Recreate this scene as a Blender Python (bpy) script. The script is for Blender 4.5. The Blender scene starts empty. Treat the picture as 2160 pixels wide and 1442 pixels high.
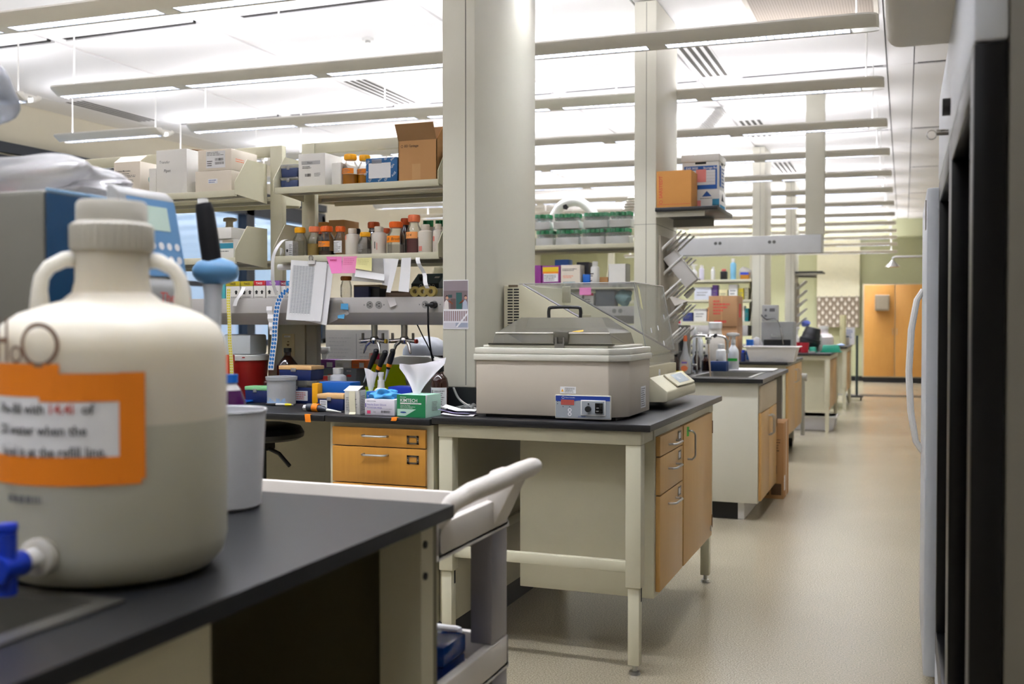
import bpy, bmesh, math, random
from mathutils import Vector, Matrix

# ---------------------------------------------------------------- camera, world, exposure
SC = bpy.context.scene
COL = SC.collection
RAD = math.radians
FPX, YAW, PIT, CAMH = 2166.0, RAD(20.9), RAD(-1.166), 1.285
cam_d = bpy.data.cameras.new('camera')
cam = bpy.data.objects.new('camera', cam_d)
COL.objects.link(cam)
cam.location = (0, 0, CAMH)
cam.rotation_euler = (math.pi / 2 + PIT, 0, YAW)
cam_d.sensor_width = 36.0
cam_d.lens = 36.0 * FPX / 2160.0
cam_d.clip_start = 0.02
cam_d.dof.use_dof = True
cam_d.dof.focus_distance = 4.1
cam_d.dof.aperture_fstop = 3.2
SC.camera = cam

world = bpy.data.worlds.new('world')
SC.world = world
world.use_nodes = True
_bg = world.node_tree.nodes['Background']
_bg.inputs['Color'].default_value = (0.70, 0.84, 1.0, 1)
_bg.inputs['Strength'].default_value = 1.4

SC.view_settings.view_transform = 'Standard'
SC.view_settings.look = 'None'
SC.view_settings.exposure = 0.38
SC.view_settings.gamma = 1.0
SC.view_settings.use_curve_mapping = False
SC.cycles.use_denoising = True
SC.cycles.max_bounces = 8
SC.cycles.transparent_max_bounces = 24
SC.cycles.sample_clamp_indirect = 6.0
SC.cycles.caustics_reflective = False
SC.cycles.caustics_refractive = False

UP_LIGHT = 10.0      # radiance of the lamps on top of the pendant lights
LOUVER = 112.0         # radiance of the lamps behind the louvres

# ---------------------------------------------------------------- pixel -> place helpers
_cy, _sy, _cp, _sp = math.cos(YAW), math.sin(YAW), math.cos(PIT), math.sin(PIT)
def U(px, py, ax, v):
    'the point of the plane ax=v that the photograph shows at a pixel'
    a = (px - 1080) / FPX; b = -(py - 721) / FPX
    d = (_cy * a + _sy * _sp * b - _sy * _cp, _sy * a - _cy * _sp * b + _cy * _cp, _cp * b + _sp)
    i = 'XYZ'.index(ax)
    t = (v - (0, 0, CAMH)[i]) / d[i]
    return Vector((t * d[0], t * d[1], CAMH + t * d[2]))
def XA(px, Y): return U(px, 700, 'Y', Y).x
def DEP(X, Y): return -X * _sy + Y * _cy
def SPOT(px0, px1, pyt, pyb, Y):
    'centre x, width and height of what spans these pixels at the depth Y'
    x0, x1 = XA(px0, Y), XA(px1, Y)
    return (x0 + x1) / 2, x1 - x0, (pyb - pyt) * DEP((x0 + x1) / 2, Y) / FPX

# ---------------------------------------------------------------- materials
def lin(h):
    if isinstance(h, str):
        h = h.lstrip('#'); c = [int(h[i:i + 2], 16) / 255 for i in (0, 2, 4)]
    else: c = list(h)
    return tuple(x / 12.92 if x <= 0.04045 else ((x + 0.055) / 1.055) ** 2.4 for x in c)
_mats = {}
def mat(name, col='#cccccc', rough=0.5, metal=0.0, var=0.06, scale=14.0, trans=0.0, alpha=1.0, emit=0.0, bump=0.0, coat=0.0, stretch=None, spec=0.5, bscale=None):
    if name in _mats: return _mats[name]
    m = bpy.data.materials.new(name); m.use_nodes = True
    nt = m.node_tree; N = nt.nodes; L = nt.links
    b = N['Principled BSDF']
    c = lin(col)
    tc = N.new('ShaderNodeTexCoord'); mp = N.new('ShaderNodeMapping')
    L.new(tc.outputs['Object'], mp.inputs['Vector'])
    if stretch: mp.inputs['Scale'].default_value = stretch
    nz = N.new('ShaderNodeTexNoise'); nz.inputs['Scale'].default_value = scale; nz.inputs['Detail'].default_value = 4
    L.new(mp.outputs['Vector'], nz.inputs['Vector'])
    mx = N.new('ShaderNodeMix'); mx.data_type = 'RGBA'
    mx.inputs[6].default_value = (*[max(0, x * (1 - var)) for x in c], 1)
    mx.inputs[7].default_value = (*[min(1, x * (1 + var)) for x in c], 1)
    L.new(nz.outputs['Fac'], mx.inputs[0])
    L.new(mx.outputs[2], b.inputs['Base Color'])
    b.inputs['Roughness'].default_value = rough
    b.inputs['Metallic'].default_value = metal
    b.inputs['Transmission Weight'].default_value = trans
    b.inputs['Coat Weight'].default_value = coat
    b.inputs['Specular IOR Level'].default_value = spec
    if alpha < 1: b.inputs['Alpha'].default_value = alpha
    if emit:
        b.inputs['Emission Color'].default_value = (*c, 1); b.inputs['Emission Strength'].default_value = emit
    if bump:
        bp = N.new('ShaderNodeBump'); bp.inputs['Strength'].default_value = bump; bp.inputs['Distance'].default_value = 0.01
        if bscale:
            n2 = N.new('ShaderNodeTexNoise'); n2.inputs['Scale'].default_value = bscale
            L.new(tc.outputs['Object'], n2.inputs['Vector']); L.new(n2.outputs['Fac'], bp.inputs['Height'])
        else: L.new(nz.outputs['Fac'], bp.inputs['Height'])
        L.new(bp.outputs['Normal'], b.inputs['Normal'])
    _mats[name] = m
    return m
def clear(name, col='#ffffff', tint=0.9, gloss=0.08, rough=0.05, haze=0.0, hazecol='#e8e8e8'):
    'thin clear plastic or glass: see-through film, a little shine, optional milky haze'
    if name in _mats: return _mats[name]
    m = bpy.data.materials.new(name); m.use_nodes = True
    nt = m.node_tree; N = nt.nodes; L = nt.links
    N.remove(N['Principled BSDF'])
    out = N['Material Output']
    tr = N.new('ShaderNodeBsdfTransparent'); tr.inputs['Color'].default_value = (*[x * tint for x in lin(col)], 1)
    gl = N.new('ShaderNodeBsdfGlossy'); gl.inputs['Roughness'].default_value = rough
    lw = N.new('ShaderNodeLayerWeight'); lw.inputs['Blend'].default_value = 0.25
    ad = N.new('ShaderNodeMath'); ad.operation = 'MULTIPLY_ADD'
    ad.inputs[1].default_value = 0.6; ad.inputs[2].default_value = gloss
    L.new(lw.outputs['Fresnel'], ad.inputs[0])
    mx = N.new('ShaderNodeMixShader')
    src = tr
    if haze:
        df = N.new('ShaderNodeBsdfDiffuse')
        nz = N.new('ShaderNodeTexNoise'); nz.inputs['Scale'].default_value = 30
        cr = N.new('ShaderNodeMix'); cr.data_type = 'RGBA'
        h = lin(hazecol)
        cr.inputs[6].default_value = (*[x * .9 for x in h], 1); cr.inputs[7].default_value = (*h, 1)
        L.new(nz.outputs['Fac'], cr.inputs[0]); L.new(cr.outputs[2], df.inputs['Color'])
        m2 = N.new('ShaderNodeMixShader'); m2.inputs[0].default_value = haze
        tl = N.new('ShaderNodeBsdfTranslucent'); L.new(cr.outputs[2], tl.inputs['Color'])
        m3 = N.new('ShaderNodeMixShader'); m3.inputs[0].default_value = .4
        L.new(df.outputs[0], m3.inputs[1]); L.new(tl.outputs[0], m3.inputs[2])
        L.new(tr.outputs[0], m2.inputs[1]); L.new(m3.outputs[0], m2.inputs[2]); src = m2
    L.new(ad.outputs[0], mx.inputs[0]); L.new(src.outputs[0], mx.inputs[1]); L.new(gl.outputs[0], mx.inputs[2])
    L.new(mx.outputs[0], out.inputs['Surface'])
    _mats[name] = m
    return m
def wood(name, col, dark, axis='z'):
    if name in _mats: return _mats[name]
    m = mat(name, col, 0.42, var=0.05, coat=0.15)
    nt = m.node_tree; N = nt.nodes; L = nt.links
    b = N['Principled BSDF']
    tc = N.new('ShaderNodeTexCoord'); mp = N.new('ShaderNodeMapping')
    mp.inputs['Scale'].default_value = {'z': (26, 26, 1.3), 'x': (1.3, 26, 26)}[axis]
    L.new(tc.outputs['Object'], mp.inputs['Vector'])
    n = N.new('ShaderNodeTexNoise'); n.inputs['Scale'].default_value = 3.0; n.inputs['Detail'].default_value = 5
    L.new(mp.outputs['Vector'], n.inputs['Vector'])
    n3 = N.new('ShaderNodeTexNoise'); n3.inputs['Scale'].default_value = 4.0
    L.new(tc.outputs['Object'], n3.inputs['Vector'])
    ad = N.new('ShaderNodeMath'); ad.operation = 'MULTIPLY_ADD'; ad.inputs[1].default_value = 0.45
    L.new(n3.outputs['Fac'], ad.inputs[0]); 
    ml = N.new('ShaderNodeMath'); ml.operation = 'MULTIPLY'; ml.inputs[1].default_value = 0.6
    L.new(n.outputs['Fac'], ml.inputs[0]); L.new(ml.outputs[0], ad.inputs[2])
    mx = N.new('ShaderNodeMix'); mx.data_type = 'RGBA'
    mx.inputs[6].default_value = (*lin(dark), 1); mx.inputs[7].default_value = (*lin(col), 1)
    L.new(ad.outputs[0], mx.inputs[0]); L.new(mx.outputs[2], b.inputs['Base Color'])
    return m
CREAM = mat('cream_enamel', '#d2cfc0', 0.38, var=0.02)
CREAM2 = mat('cream_enamel_warm', '#ccc8b0', 0.42, var=0.03)
GREYM = mat('grey_enamel', '#aba99f', 0.4, var=0.03)
DARKM = mat('dark_gap', '#1a1a18', 0.8)
EPOXY = mat('black_epoxy_resin', '#1a1b1e', 0.34, var=0.25, scale=160, bump=0.04)
WOOD = wood('maple_veneer', '#d2983f', '#b37a2c')
WOODL = wood('pale_maple_veneer', '#d2a868', '#be8f4c')
WOODX = wood('maple_veneer_doors', '#d29c52', '#bf863c')
STEEL = mat('brushed_steel', '#b9b8b4', 0.3, metal=1.0, var=0.05, scale=60)
CHROME = mat('chrome', '#d8d8d8', 0.12, metal=1.0, var=0.02)
ALU = mat('grey_aluminium', '#8f8c90', 0.42, metal=0.35, var=0.05)
WHITE = mat('white_plastic', '#e4e3df', 0.4, var=0.02)
WHITEC = mat('white_card', '#e9e7e2', 0.75, var=0.03)
CREAMC = mat('cream_card', '#e2d8c9', 0.75, var=0.03)
PAPER = mat('white_paper', '#eeeef0', 0.8, var=0.02)
BLACK = mat('black_plastic', '#151517', 0.45, var=0.1)
BLACKG = mat('black_gloss', '#070708', 0.12, var=0.1)
INK = mat('black_ink', '#1d1d1f', 0.7)
GREYINK = mat('grey_ink', '#777777', 0.8)
REDINK = mat('red_ink', '#c8453c', 0.7)
BLUEINK = mat('blue_ink', '#1f4f96', 0.7)
TEALINK = mat('teal_ink', '#2f86a0', 0.7)
NAVY = mat('navy_plastic', '#14265c', 0.4, var=0.08)
BLUEP = mat('bright_blue_plastic', '#0f63c0', 0.35, var=0.05)
ROYAL = mat('royal_blue_plastic', '#1237b4', 0.35, var=0.05)
ORANGE = mat('orange_plastic', '#ee6a22', 0.4, var=0.04)
ORANGEP = mat('pale_orange_plastic', '#ef7f52', 0.4, var=0.04)
RUST = mat('rust_plastic', '#c8541c', 0.4, var=0.04)
YELLOW = mat('yellow_plastic', '#f4ae0d', 0.4, var=0.04)
OTAPE = mat('orange_tape', '#f2860c', 0.55, var=0.08, scale=9)
PEACH = mat('peach_plastic', '#e9bd84', 0.45, var=0.05)
MINT = mat('mint_plastic', '#93d79c', 0.45, var=0.05)
HDPE = mat('natural_hdpe', '#d8d1c6', 0.45, var=0.05)
CARD = mat('brown_cardboard', '#b88a5a', 0.8, var=0.07, scale=8)
CARDD = mat('brown_cardboard_inside', '#9a7650', 0.85, var=0.07)
CARDO = mat('orange_brown_cardboard', '#c68a45', 0.75, var=0.06, scale=8)
REDP = mat('red_plastic', '#a8221c', 0.38, var=0.05)
AMBER = mat('amber_glass', '#2e120a', 0.1, var=0.1, coat=0.5)
GLASS = clear('clear_glass', '#fbfbf8', 0.95, 0.06)
FILM = clear('clear_film', '#ffffff', 0.92, 0.16, rough=0.12, haze=0.08)
MILKY = clear('milky_plastic', '#eef2f6', 0.85, 0.06, rough=0.25, haze=0.74, hazecol='#f6f8fa')
ACRYL = clear('clear_acrylic', '#fcfdfd', 0.985, 0.015, haze=0.03)

# ---------------------------------------------------------------- mesh builder
class Fr:
    'a flat frame for things printed on or stuck to a face'
    def __init__(s, o, r, u):
        s.o, s.r, s.u = Vector(o), Vector(r).normalized(), Vector(u).normalized()
        s.n = s.r.cross(s.u)
    def p(s, x, y, z=0): return s.o + s.r * x + s.u * y + s.n * z
def front(x0, y, z0): return Fr((x0, y, z0), (1, 0, 0), (0, 0, 1))
_txt = {}
class MB:
    def __init__(s): s.bm = bmesh.new(); s.mats = []
    def mi(s, m):
        if m not in s.mats: s.mats.append(m)
        return s.mats.index(m)
    def _take(s, b, m, mtx=None, smooth=False):
        i = s.mi(m)
        if mtx is not None: b.transform(mtx)
        vs = [s.bm.verts.new(v.co) for v in b.verts]
        b.verts.index_update()
        for f in b.faces:
            try: g = s.bm.faces.new([vs[v.index] for v in f.verts])
            except ValueError: continue
            g.material_index = i; g.smooth = True
        b.free()
        return s
    def box(s, p0, p1, m, bev=0.0, seg=2, mtx=None):
        b = bmesh.new()
        lo = [min(a, c) for a, c in zip(p0, p1)]; hi = [max(a, c) for a, c in zip(p0, p1)]
        bmesh.ops.create_cube(b, size=1)
        for v in b.verts: v.co = Vector([lo[k] + (v.co[k] + .5) * (hi[k] - lo[k]) for k in range(3)])
        if bev:
            bev = min(bev, min(h - l for l, h in zip(lo, hi)) * .49)
            bmesh.ops.bevel(b, geom=b.edges[:], offset=bev, segments=seg, affect='EDGES', profile=.5)
        return s._take(b, m, mtx)
    def cyl(s, p0, p1, r0, m, r1=None, seg=20, cap=True):
        p0, p1 = Vector(p0), Vector(p1); d = p1 - p0
        b = bmesh.new()
        bmesh.ops.create_cone(b, cap_ends=cap, cap_tris=False, segments=seg, radius1=r0, radius2=r0 if r1 is None else r1, depth=d.length)
        q = d.to_track_quat('Z', 'Y').to_matrix().to_4x4()
        return s._take(b, m, Matrix.Translation((p0 + p1) / 2) @ q)
    def lathe(s, prof, m, o=(0, 0, 0), seg=28, mtx=None, sx=1, sy=1):
        b = bmesh.new(); rings = []
        for r, z in prof:
            if r < 1e-5: rings.append([b.verts.new((0, 0, z))])
            else: rings.append([b.verts.new((sx * r * math.cos(2 * math.pi * k / seg), sy * r * math.sin(2 * math.pi * k / seg), z)) for k in range(seg)])
        for a, c in zip(rings, rings[1:]):
            for k in range(seg):
                k2 = (k + 1) % seg
                q = [a[k % len(a)], a[k2 % len(a)], c[k2 % len(c)], c[k % len(c)]]
                u = []
                for v in q:
                    if v not in u: u.append(v)
                if len(u) > 2: b.faces.new(u)
        return s._take(b, m, Matrix.Translation(o) @ (mtx or Matrix()))
    def tube(s, pts, r, m, seg=8, cap=True):
        pts = [Vector(p) for p in pts]; b = bmesh.new(); rings = []; n = len(pts); up = None
        rr = r if isinstance(r, (list, tuple)) else [r] * n
        for i, p in enumerate(pts):
            t = (pts[min(i + 1, n - 1)] - pts[max(i - 1, 0)]).normalized()
            if up is None:
                up = Vector((0, 0, 1)) if abs(t.z) < .9 else Vector((1, 0, 0))
            x = t.cross(up).normalized(); up = x.cross(t).normalized()
            rings.append([b.verts.new(p + (x * math.cos(2 * math.pi * k / seg) + up * math.sin(2 * math.pi * k / seg)) * rr[i]) for k in range(seg)])
        for a, c in zip(rings, rings[1:]):
            for k in range(seg): b.faces.new([a[k], a[(k + 1) % seg], c[(k + 1) % seg], c[k]])
        if cap: b.faces.new(rings[0][::-1]); b.faces.new(rings[-1])
        return s._take(b, m)
    def prism(s, poly, axis, a, c, m, bev=0.0):
        'polygon in the plane across axis, drawn out from a to c; x: (y,z), y: (x,z), z: (x,y)'
        b = bmesh.new()
        def P(q, t): return {'x': (t, q[0], q[1]), 'y': (q[0], t, q[1]), 'z': (q[0], q[1], t)}[axis]
        A = [b.verts.new(P(q, a)) for q in poly]; B = [b.verts.new(P(q, c)) for q in poly]
        b.faces.new(A); b.faces.new(B[::-1])
        for k in range(len(poly)):
            k2 = (k + 1) % len(poly); b.faces.new([A[k2], A[k], B[k], B[k2]])
        bmesh.ops.recalc_face_normals(b, faces=b.faces[:])
        if bev: bmesh.ops.bevel(b, geom=b.edges[:], offset=bev, segments=2, affect='EDGES', profile=.5)
        return s._take(b, m)
    def poly(s, pts, m):
        i = s.mi(m); f = s.bm.faces.new([s.bm.verts.new(Vector(p)) for p in pts]); f.material_index = i; f.smooth = True
        return s
    def hull(s, pts, m, bev=0.0):
        b = bmesh.new()
        for p in pts: b.verts.new(p)
        bmesh.ops.convex_hull(b, input=b.verts[:])
        for v in [v for v in b.verts if not v.link_faces]: b.verts.remove(v)
        if bev: bmesh.ops.bevel(b, geom=b.edges[:], offset=bev, segments=2, affect='EDGES', profile=.5)
        return s._take(b, m)
    def rect(s, F, x0, y0, x1, y1, m, z=0.0007):
        return s.poly([F.p(x0, y0, z), F.p(x1, y0, z), F.p(x1, y1, z), F.p(x0, y1, z)], m)
    def shape(s, F, pts, m, z=0.0007): return s.poly([F.p(x, y, z) for x, y in pts], m)
    def disc(s, F, x, y, r, m, z=0.0007, seg=14, ry=None):
        ry = ry or r
        return s.shape(F, [(x + r * math.cos(2 * math.pi * k / seg), y + ry * math.sin(2 * math.pi * k / seg)) for k in range(seg)], m, z)
    def ring(s, F, x, y, r, w, m, z=0.0007, seg=16):
        for k in range(seg):
            a, c = 2 * math.pi * k / seg, 2 * math.pi * (k + 1) / seg
            s.shape(F, [(x + q * math.cos(t), y + q * math.sin(t)) for q, t in ((r, a), (r, c), (r - w, c), (r - w, a))], m, z)
        return s
    def lines(s, F, x0, y0, x1, y1, n, m, seed=1, t=0.4):
        'small print too fine to read: rows of short dashes'
        rn = random.Random(seed); h = (y1 - y0) / n
        for k in range(n):
            x = x0; yy = y1 - (k + .75) * h; end = x1 - (x1 - x0) * rn.random() * .35
            while x < end:
                w = min((x1 - x0) * (0.06 + .16 * rn.random()), end - x)
                s.rect(F, x, yy, x + w, yy + h * t, m, 0.0012); x += w + (x1 - x0) * .03
        return s
    def bars(s, F, x0, y0, x1, y1, m, seed=1, n=14):
        rn = random.Random(seed); x = x0; st = (x1 - x0) / n
        for k in range(n):
            s.rect(F, x, y0, x + st * (.3 + .45 * rn.random()), y1, m, 0.0012); x += st
        return s
    def text(s, F, t, x, y, h, m, z=0.0012, align='LEFT', shear=0.0, wide=1.0, rot=0.0, bold=0.0):
        key = (t, align, bold)
        if key not in _txt:
            cu = bpy.data.curves.new('lettering', 'FONT'); cu.body = t; cu.size = 1.0; cu.align_x = align; cu.resolution_u = 2
            cu.offset = bold
            ob = bpy.data.objects.new('lettering', cu)
            me = bpy.data.meshes.new_from_object(ob)
            _txt[key] = ([v.co.copy() for v in me.vertices], [list(p.vertices) for p in me.polygons])
            bpy.data.objects.remove(ob); bpy.data.curves.remove(cu); bpy.data.meshes.remove(me)
        V, P = _txt[key]; i = s.mi(m); k = h / 0.7
        c, n = math.cos(rot), math.sin(rot)
        vs = []
        for v in V:
            a, b2 = (v.x * wide + shear * v.y) * k, v.y * k
            vs.append(s.bm.verts.new(F.p(x + a * c - b2 * n, y + a * n + b2 * c, z)))
        for p in P:
            try: f = s.bm.faces.new([vs[q] for q in p]); f.material_index = i
            except ValueError: pass
        return s
    def ribbon(s, pts, w, m, side=(1, 0, 0), t=0.0006):
        'a strip of paper or tape along pts, w wide across side'
        pts = [Vector(p) for p in pts]; sd = Vector(side).normalized()
        b = bmesh.new(); L = []
        for i, p in enumerate(pts):
            tg = (pts[min(i + 1, len(pts) - 1)] - pts[max(i - 1, 0)]).normalized()
            n = tg.cross(sd).normalized()
            L.append([b.verts.new(p + sd * a * w / 2 + n * c) for a, c in ((-1, 0), (1, 0), (1, t), (-1, t))])
        for a, c in zip(L, L[1:]):
            for k in range(4): b.faces.new([a[k], a[(k + 1) % 4], c[(k + 1) % 4], c[k]])
        b.faces.new(L[0][::-1]); b.faces.new(L[-1])
        return s._take(b, m)
    def crumple(s, c, r, m, seed=1, sub=3, amt=.25, flat=None):
        'a crumpled ball of film, paper or gloves'
        b = bmesh.new(); rn = random.Random(seed)
        bmesh.ops.create_icosphere(b, subdivisions=sub, radius=1)
        ph = [(Vector((rn.uniform(-1, 1), rn.uniform(-1, 1), rn.uniform(-1, 1))).normalized(), rn.uniform(3, 9), rn.uniform(0, 6)) for _ in range(9)]
        for v in b.verts:
            d = sum(math.sin(v.co.dot(a) * f + q) for a, f, q in ph) / 9
            v.co = v.co * (1 + amt * 2 * d)
            v.co = Vector((v.co.x * r[0], v.co.y * r[1], v.co.z * r[2]))
            if flat is not None: v.co.z = max(v.co.z, flat)
        return s._take(b, m, Matrix.Translation(c))
    def grid(s, fn, nu, nv, m, thick=0.0):
        b = bmesh.new()
        V = [[b.verts.new(fn(i / nu, j / nv)) for j in range(nv + 1)] for i in range(nu + 1)]
        for i in range(nu):
            for j in range(nv): b.faces.new([V[i][j], V[i + 1][j], V[i + 1][j + 1], V[i][j + 1]])
        if thick:
            # a second skin behind the first, joined round the rim
            b.normal_update()
            W = [[b.verts.new(V[i][j].co + V[i][j].normal * thick) for j in range(nv + 1)] for i in range(nu + 1)]
            for i in range(nu):
                for j in range(nv): b.faces.new([W[i][j + 1], W[i + 1][j + 1], W[i + 1][j], W[i][j]])
            ring = [(i, 0) for i in range(nu)] + [(nu, j) for j in range(nv)] + [(i, nv) for i in range(nu, 0, -1)] + [(0, j) for j in range(nv, 0, -1)]
            for (i, j), (k, l) in zip(ring, ring[1:] + ring[:1]): b.faces.new([V[k][l], V[i][j], W[i][j], W[k][l]])
            bmesh.ops.recalc_face_normals(b, faces=b.faces[:])
        return s._take(b, m)
    def make(s, name, sharp=32):
        me = bpy.data.meshes.new(name)
        s.bm.to_mesh(me); s.bm.free()
        for m in s.mats: me.materials.append(m)
        me.set_sharp_from_angle(angle=RAD(sharp))
        return me
def PART(name, mb, parent, label=None, loc=None, rot=None):
    o = bpy.data.objects.new(name, mb if isinstance(mb, bpy.types.Mesh) else mb.make(name))
    COL.objects.link(o); o.parent = parent
    if label: o['label'] = label
    if loc: o.location = loc
    if rot: o.rotation_euler = rot
    return o
def tag(o, label, cat, group=None, kind=None):
    o['label'] = label; o['category'] = cat
    if group: o['group'] = group
    if kind: o['kind'] = kind
    return o
def THING(name, label, cat, loc=(0, 0, 0), rz=0.0, group=None):
    o = bpy.data.objects.new(name, None); COL.objects.link(o)
    o.empty_display_size = 0.05
    o.location = loc; o.rotation_euler = (0, 0, rz)
    return tag(o, label, cat, group)
def ONE(name, mb, label, cat, loc=(0, 0, 0), rz=0.0, group=None, rot=None):
    o = bpy.data.objects.new(name, mb if isinstance(mb, bpy.types.Mesh) else mb.make(name))
    COL.objects.link(o); o.location = loc; o.rotation_euler = rot or (0, 0, rz)
    return tag(o, label, cat, group)
def STRUCT(name, mb):
    o = bpy.data.objects.new(name, mb.make(name)); COL.objects.link(o); o['kind'] = 'structure'
    return o
def COPY(src, loc, rz=0.0, label=None, group=None):
    r = src.copy(); COL.objects.link(r); r.location = loc; r.rotation_euler = (0, 0, rz)
    if label: r['label'] = label
    if group: r['group'] = group
    for ch in list(src.children):
        c = ch.copy(); COL.objects.link(c); c.parent = r
        for g in list(ch.children):
            d = g.copy(); COL.objects.link(d); d.parent = c
    return r
class Cyl(Fr):
    'a frame wrapped round an upright cylinder; x runs along the arc from the angle a0'
    def __init__(s, r, a0=-math.pi / 2, z0=0.0, c=(0, 0)): s.rad, s.a0, s.z0, s.c = r, a0, z0, c
    def p(s, x, y, z=0):
        a = s.a0 + x / s.rad; q = s.rad + z
        return Vector((s.c[0] + q * math.cos(a), s.c[1] + q * math.sin(a), s.z0 + y))
_rect0 = MB.rect
def _rectc(s, F, x0, y0, x1, y1, m, z=0.0007):
    if isinstance(F, Cyl):
        n = max(1, int(abs(x1 - x0) / F.rad / .12))
        for k in range(n):
            a, b = x0 + (x1 - x0) * k / n, x0 + (x1 - x0) * (k + 1) / n
            s.poly([F.p(a, y0, z), F.p(b, y0, z), F.p(b, y1, z), F.p(a, y1, z)], m)
        return s
    return _rect0(s, F, x0, y0, x1, y1, m, z)
MB.rect = _rectc
# ---------------------------------------------------------------- common supplies
def media_bottle(name, label, loc, r, h, capm, liq=None, lev=0.0, band=None, bandz=(.3, .5), glass=None, txt=None, txm=None, group='screw-cap bottles on the bottle shelf', neck=.62, rz=0.0, print_=None, card=None):
    'laboratory bottle: body with shoulder and neck, ribbed cap, liquid, label band'
    g = glass or GLASS
    t = THING(name, label, 'bottle', loc, rz, group)
    hc = h * .155; hb = h - hc; rn = r * neck
    prof = [(0, .001), (r * .9, .001), (r, .006), (r, hb * .62), (r * .96, hb * .70), (r * .82, hb * .79), (rn * 1.02, hb * .87), (rn * .94, hb * .9), (rn * .94, hb)]
    PART('body', MB().lathe(prof, g, seg=24), t)
    mb = MB().lathe([(0, hb - .004), (rn * 1.16, hb - .004), (rn * 1.2, hb), (rn * 1.2, h - .004), (rn * 1.1, h), (0, h)], capm, seg=24)
    for k in range(18):
        a = k * math.pi / 9
        mb.cyl((rn * 1.2 * math.cos(a), rn * 1.2 * math.sin(a), hb + .002), (rn * 1.2 * math.cos(a), rn * 1.2 * math.sin(a), h - .005), .0012, capm, seg=5)
    PART('cap', mb, t)
    if liq:
        q = r * .955; z1 = lev * hb
        PART('liquid', MB().lathe([(0, .004), (q, .004), (q, min(z1, hb * .62)), (0, min(z1, hb * .62))], liq, seg=24), t)
    if band:
        a0 = -math.pi / 2 - RAD(20); F = Cyl(r + .0006, a0, 0)
        w = r * 1.25
        mb = MB().rect(F, -w, hb * bandz[0], w, hb * bandz[1], band)
        if txt: mb.text(F, txt, -r * .45, hb * (bandz[0] * .7 + bandz[1] * .3), hb * (bandz[1] - bandz[0]) * .42, txm or INK, .0014, shear=.2)
        else: mb.lines(F, -r * .7, hb * (bandz[0] + .02), r * .8, hb * (bandz[1] - .02), 3, GREYINK, seed=int(r * 1e5))
        PART('label_band', mb, t)
    if card:
        F = Cyl(r + .0006, -math.pi / 2 - RAD(10), 0)
        mb = MB().rect(F, -r * .9, hb * .12, r * .9, hb * .6, card).lines(F, -r * .7, hb * .15, r * .7, hb * .56, 7, GREYINK, 5)
        PART('label_band', mb, t, 'white paper label')
    if print_:
        F = Cyl(r + .0006, -math.pi / 2 - RAD(15), 0)
        PART('graduations', MB().lines(F, -r * .8, hb * .15, r * .7, hb * .58, 9, print_, 11, .25), t)
    return t
def hdpe_bottle(name, label, loc, r, h, group=None, capm=None, body=None, mark=None):
    t = THING(name, label, 'bottle', loc, 0, group)
    hb = h * .82
    prof = [(0, .001), (r * .93, .001), (r, .006), (r, hb * .86), (r * .93, hb * .93), (r * .6, hb * .985), (r * .52, hb)]
    PART('body', MB().lathe(prof, body or HDPE, seg=24), t)
    PART('cap', MB().lathe([(0, hb), (r * .6, hb), (r * .62, hb + .003), (r * .62, h - .003), (r * .56, h), (0, h)], capm or CREAMC, seg=20), t)
    if mark:
        F = Cyl(r + .0005, -math.pi / 2 - RAD(25), 0)
        mb = MB()
        for k, (x, z, w, hh, m) in enumerate(mark): mb.rect(F, x * r, z * hb, (x + w) * r, (z + hh) * hb, m)
        PART('marking', mb, t)
    return t
def carton(name, label, loc, w, d, h, m, deco=None, group=None, rz=0.0, lid=None, cat='box', flaps=None, bev=.002, side=None, open_=False):
    'box standing at loc; its front face is at local y=0, centre x=0'
    t = THING(name, label, cat, loc, rz, group)
    if open_:
        mb = MB(); k = .003
        mb.box((-w / 2, 0, 0), (w / 2, d, k), m).box((-w / 2, 0, 0), (w / 2, k, h), m).box((-w / 2, d - k, 0), (w / 2, d, h), m).box((-w / 2, 0, 0), (-w / 2 + k, d, h), m).box((w / 2 - k, 0, 0), (w / 2, d, h), m)
    else: mb = MB().box((-w / 2, 0, .0005), (w / 2, d, h), m, bev)
    PART('body', mb, t)
    if deco:
        mb = MB(); deco(mb, front(-w / 2, -.0001, 0), w, h); PART('printed_face', mb, t)
    if side:
        mb = MB(); side(mb, Fr((w / 2 + .0001, 0, 0), (0, 1, 0), (0, 0, 1)), d, h); PART('printed_side', mb, t)
    for f in flaps or ():
        PART('flap', MB().prism(f[0], f[1], f[2], f[3], f[4] if len(f) > 4 else m), t)
    return t
def tip_box(label, loc, w, d, h, base, lid, lidf=.22, group='pipette tip boxes on the desk worktop', note=None, rz=0.0):
    t = THING('tip_box', label, 'tip box', loc, rz, group)
    hl = h * lidf
    PART('base', MB().prism([(-w / 2 + .004, .0005), (w / 2 - .004, .0005), (w / 2, h - hl), (-w / 2, h - hl)], 'y', 0, d, base, .002), t)
    PART('lid', MB().box((-w / 2 - .002, -.002, h - hl + .0005), (w / 2 + .002, d + .002, h), lid, .004), t)
    PART('clasp', MB().box((-w * .12, -.005, h - hl - .008), (w * .04, -.001, h - hl + .008), clear('clasp_clear', '#e8e8f0', .8, .1, haze=.5), .001), t)
    if note:
        F = front(-w / 2, -.0006, 0)
        mb = MB().rect(F, w * note[0], h * note[1], w * note[2], h * note[3], PAPER).lines(F, w * (note[0] + .03), h * (note[1] + .04), w * (note[2] - .03), h * (note[3] - .04), 4, REDINK if len(note) > 4 else GREYINK, 3)
        PART('note', mb, t, 'white paper note')
    return t
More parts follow.
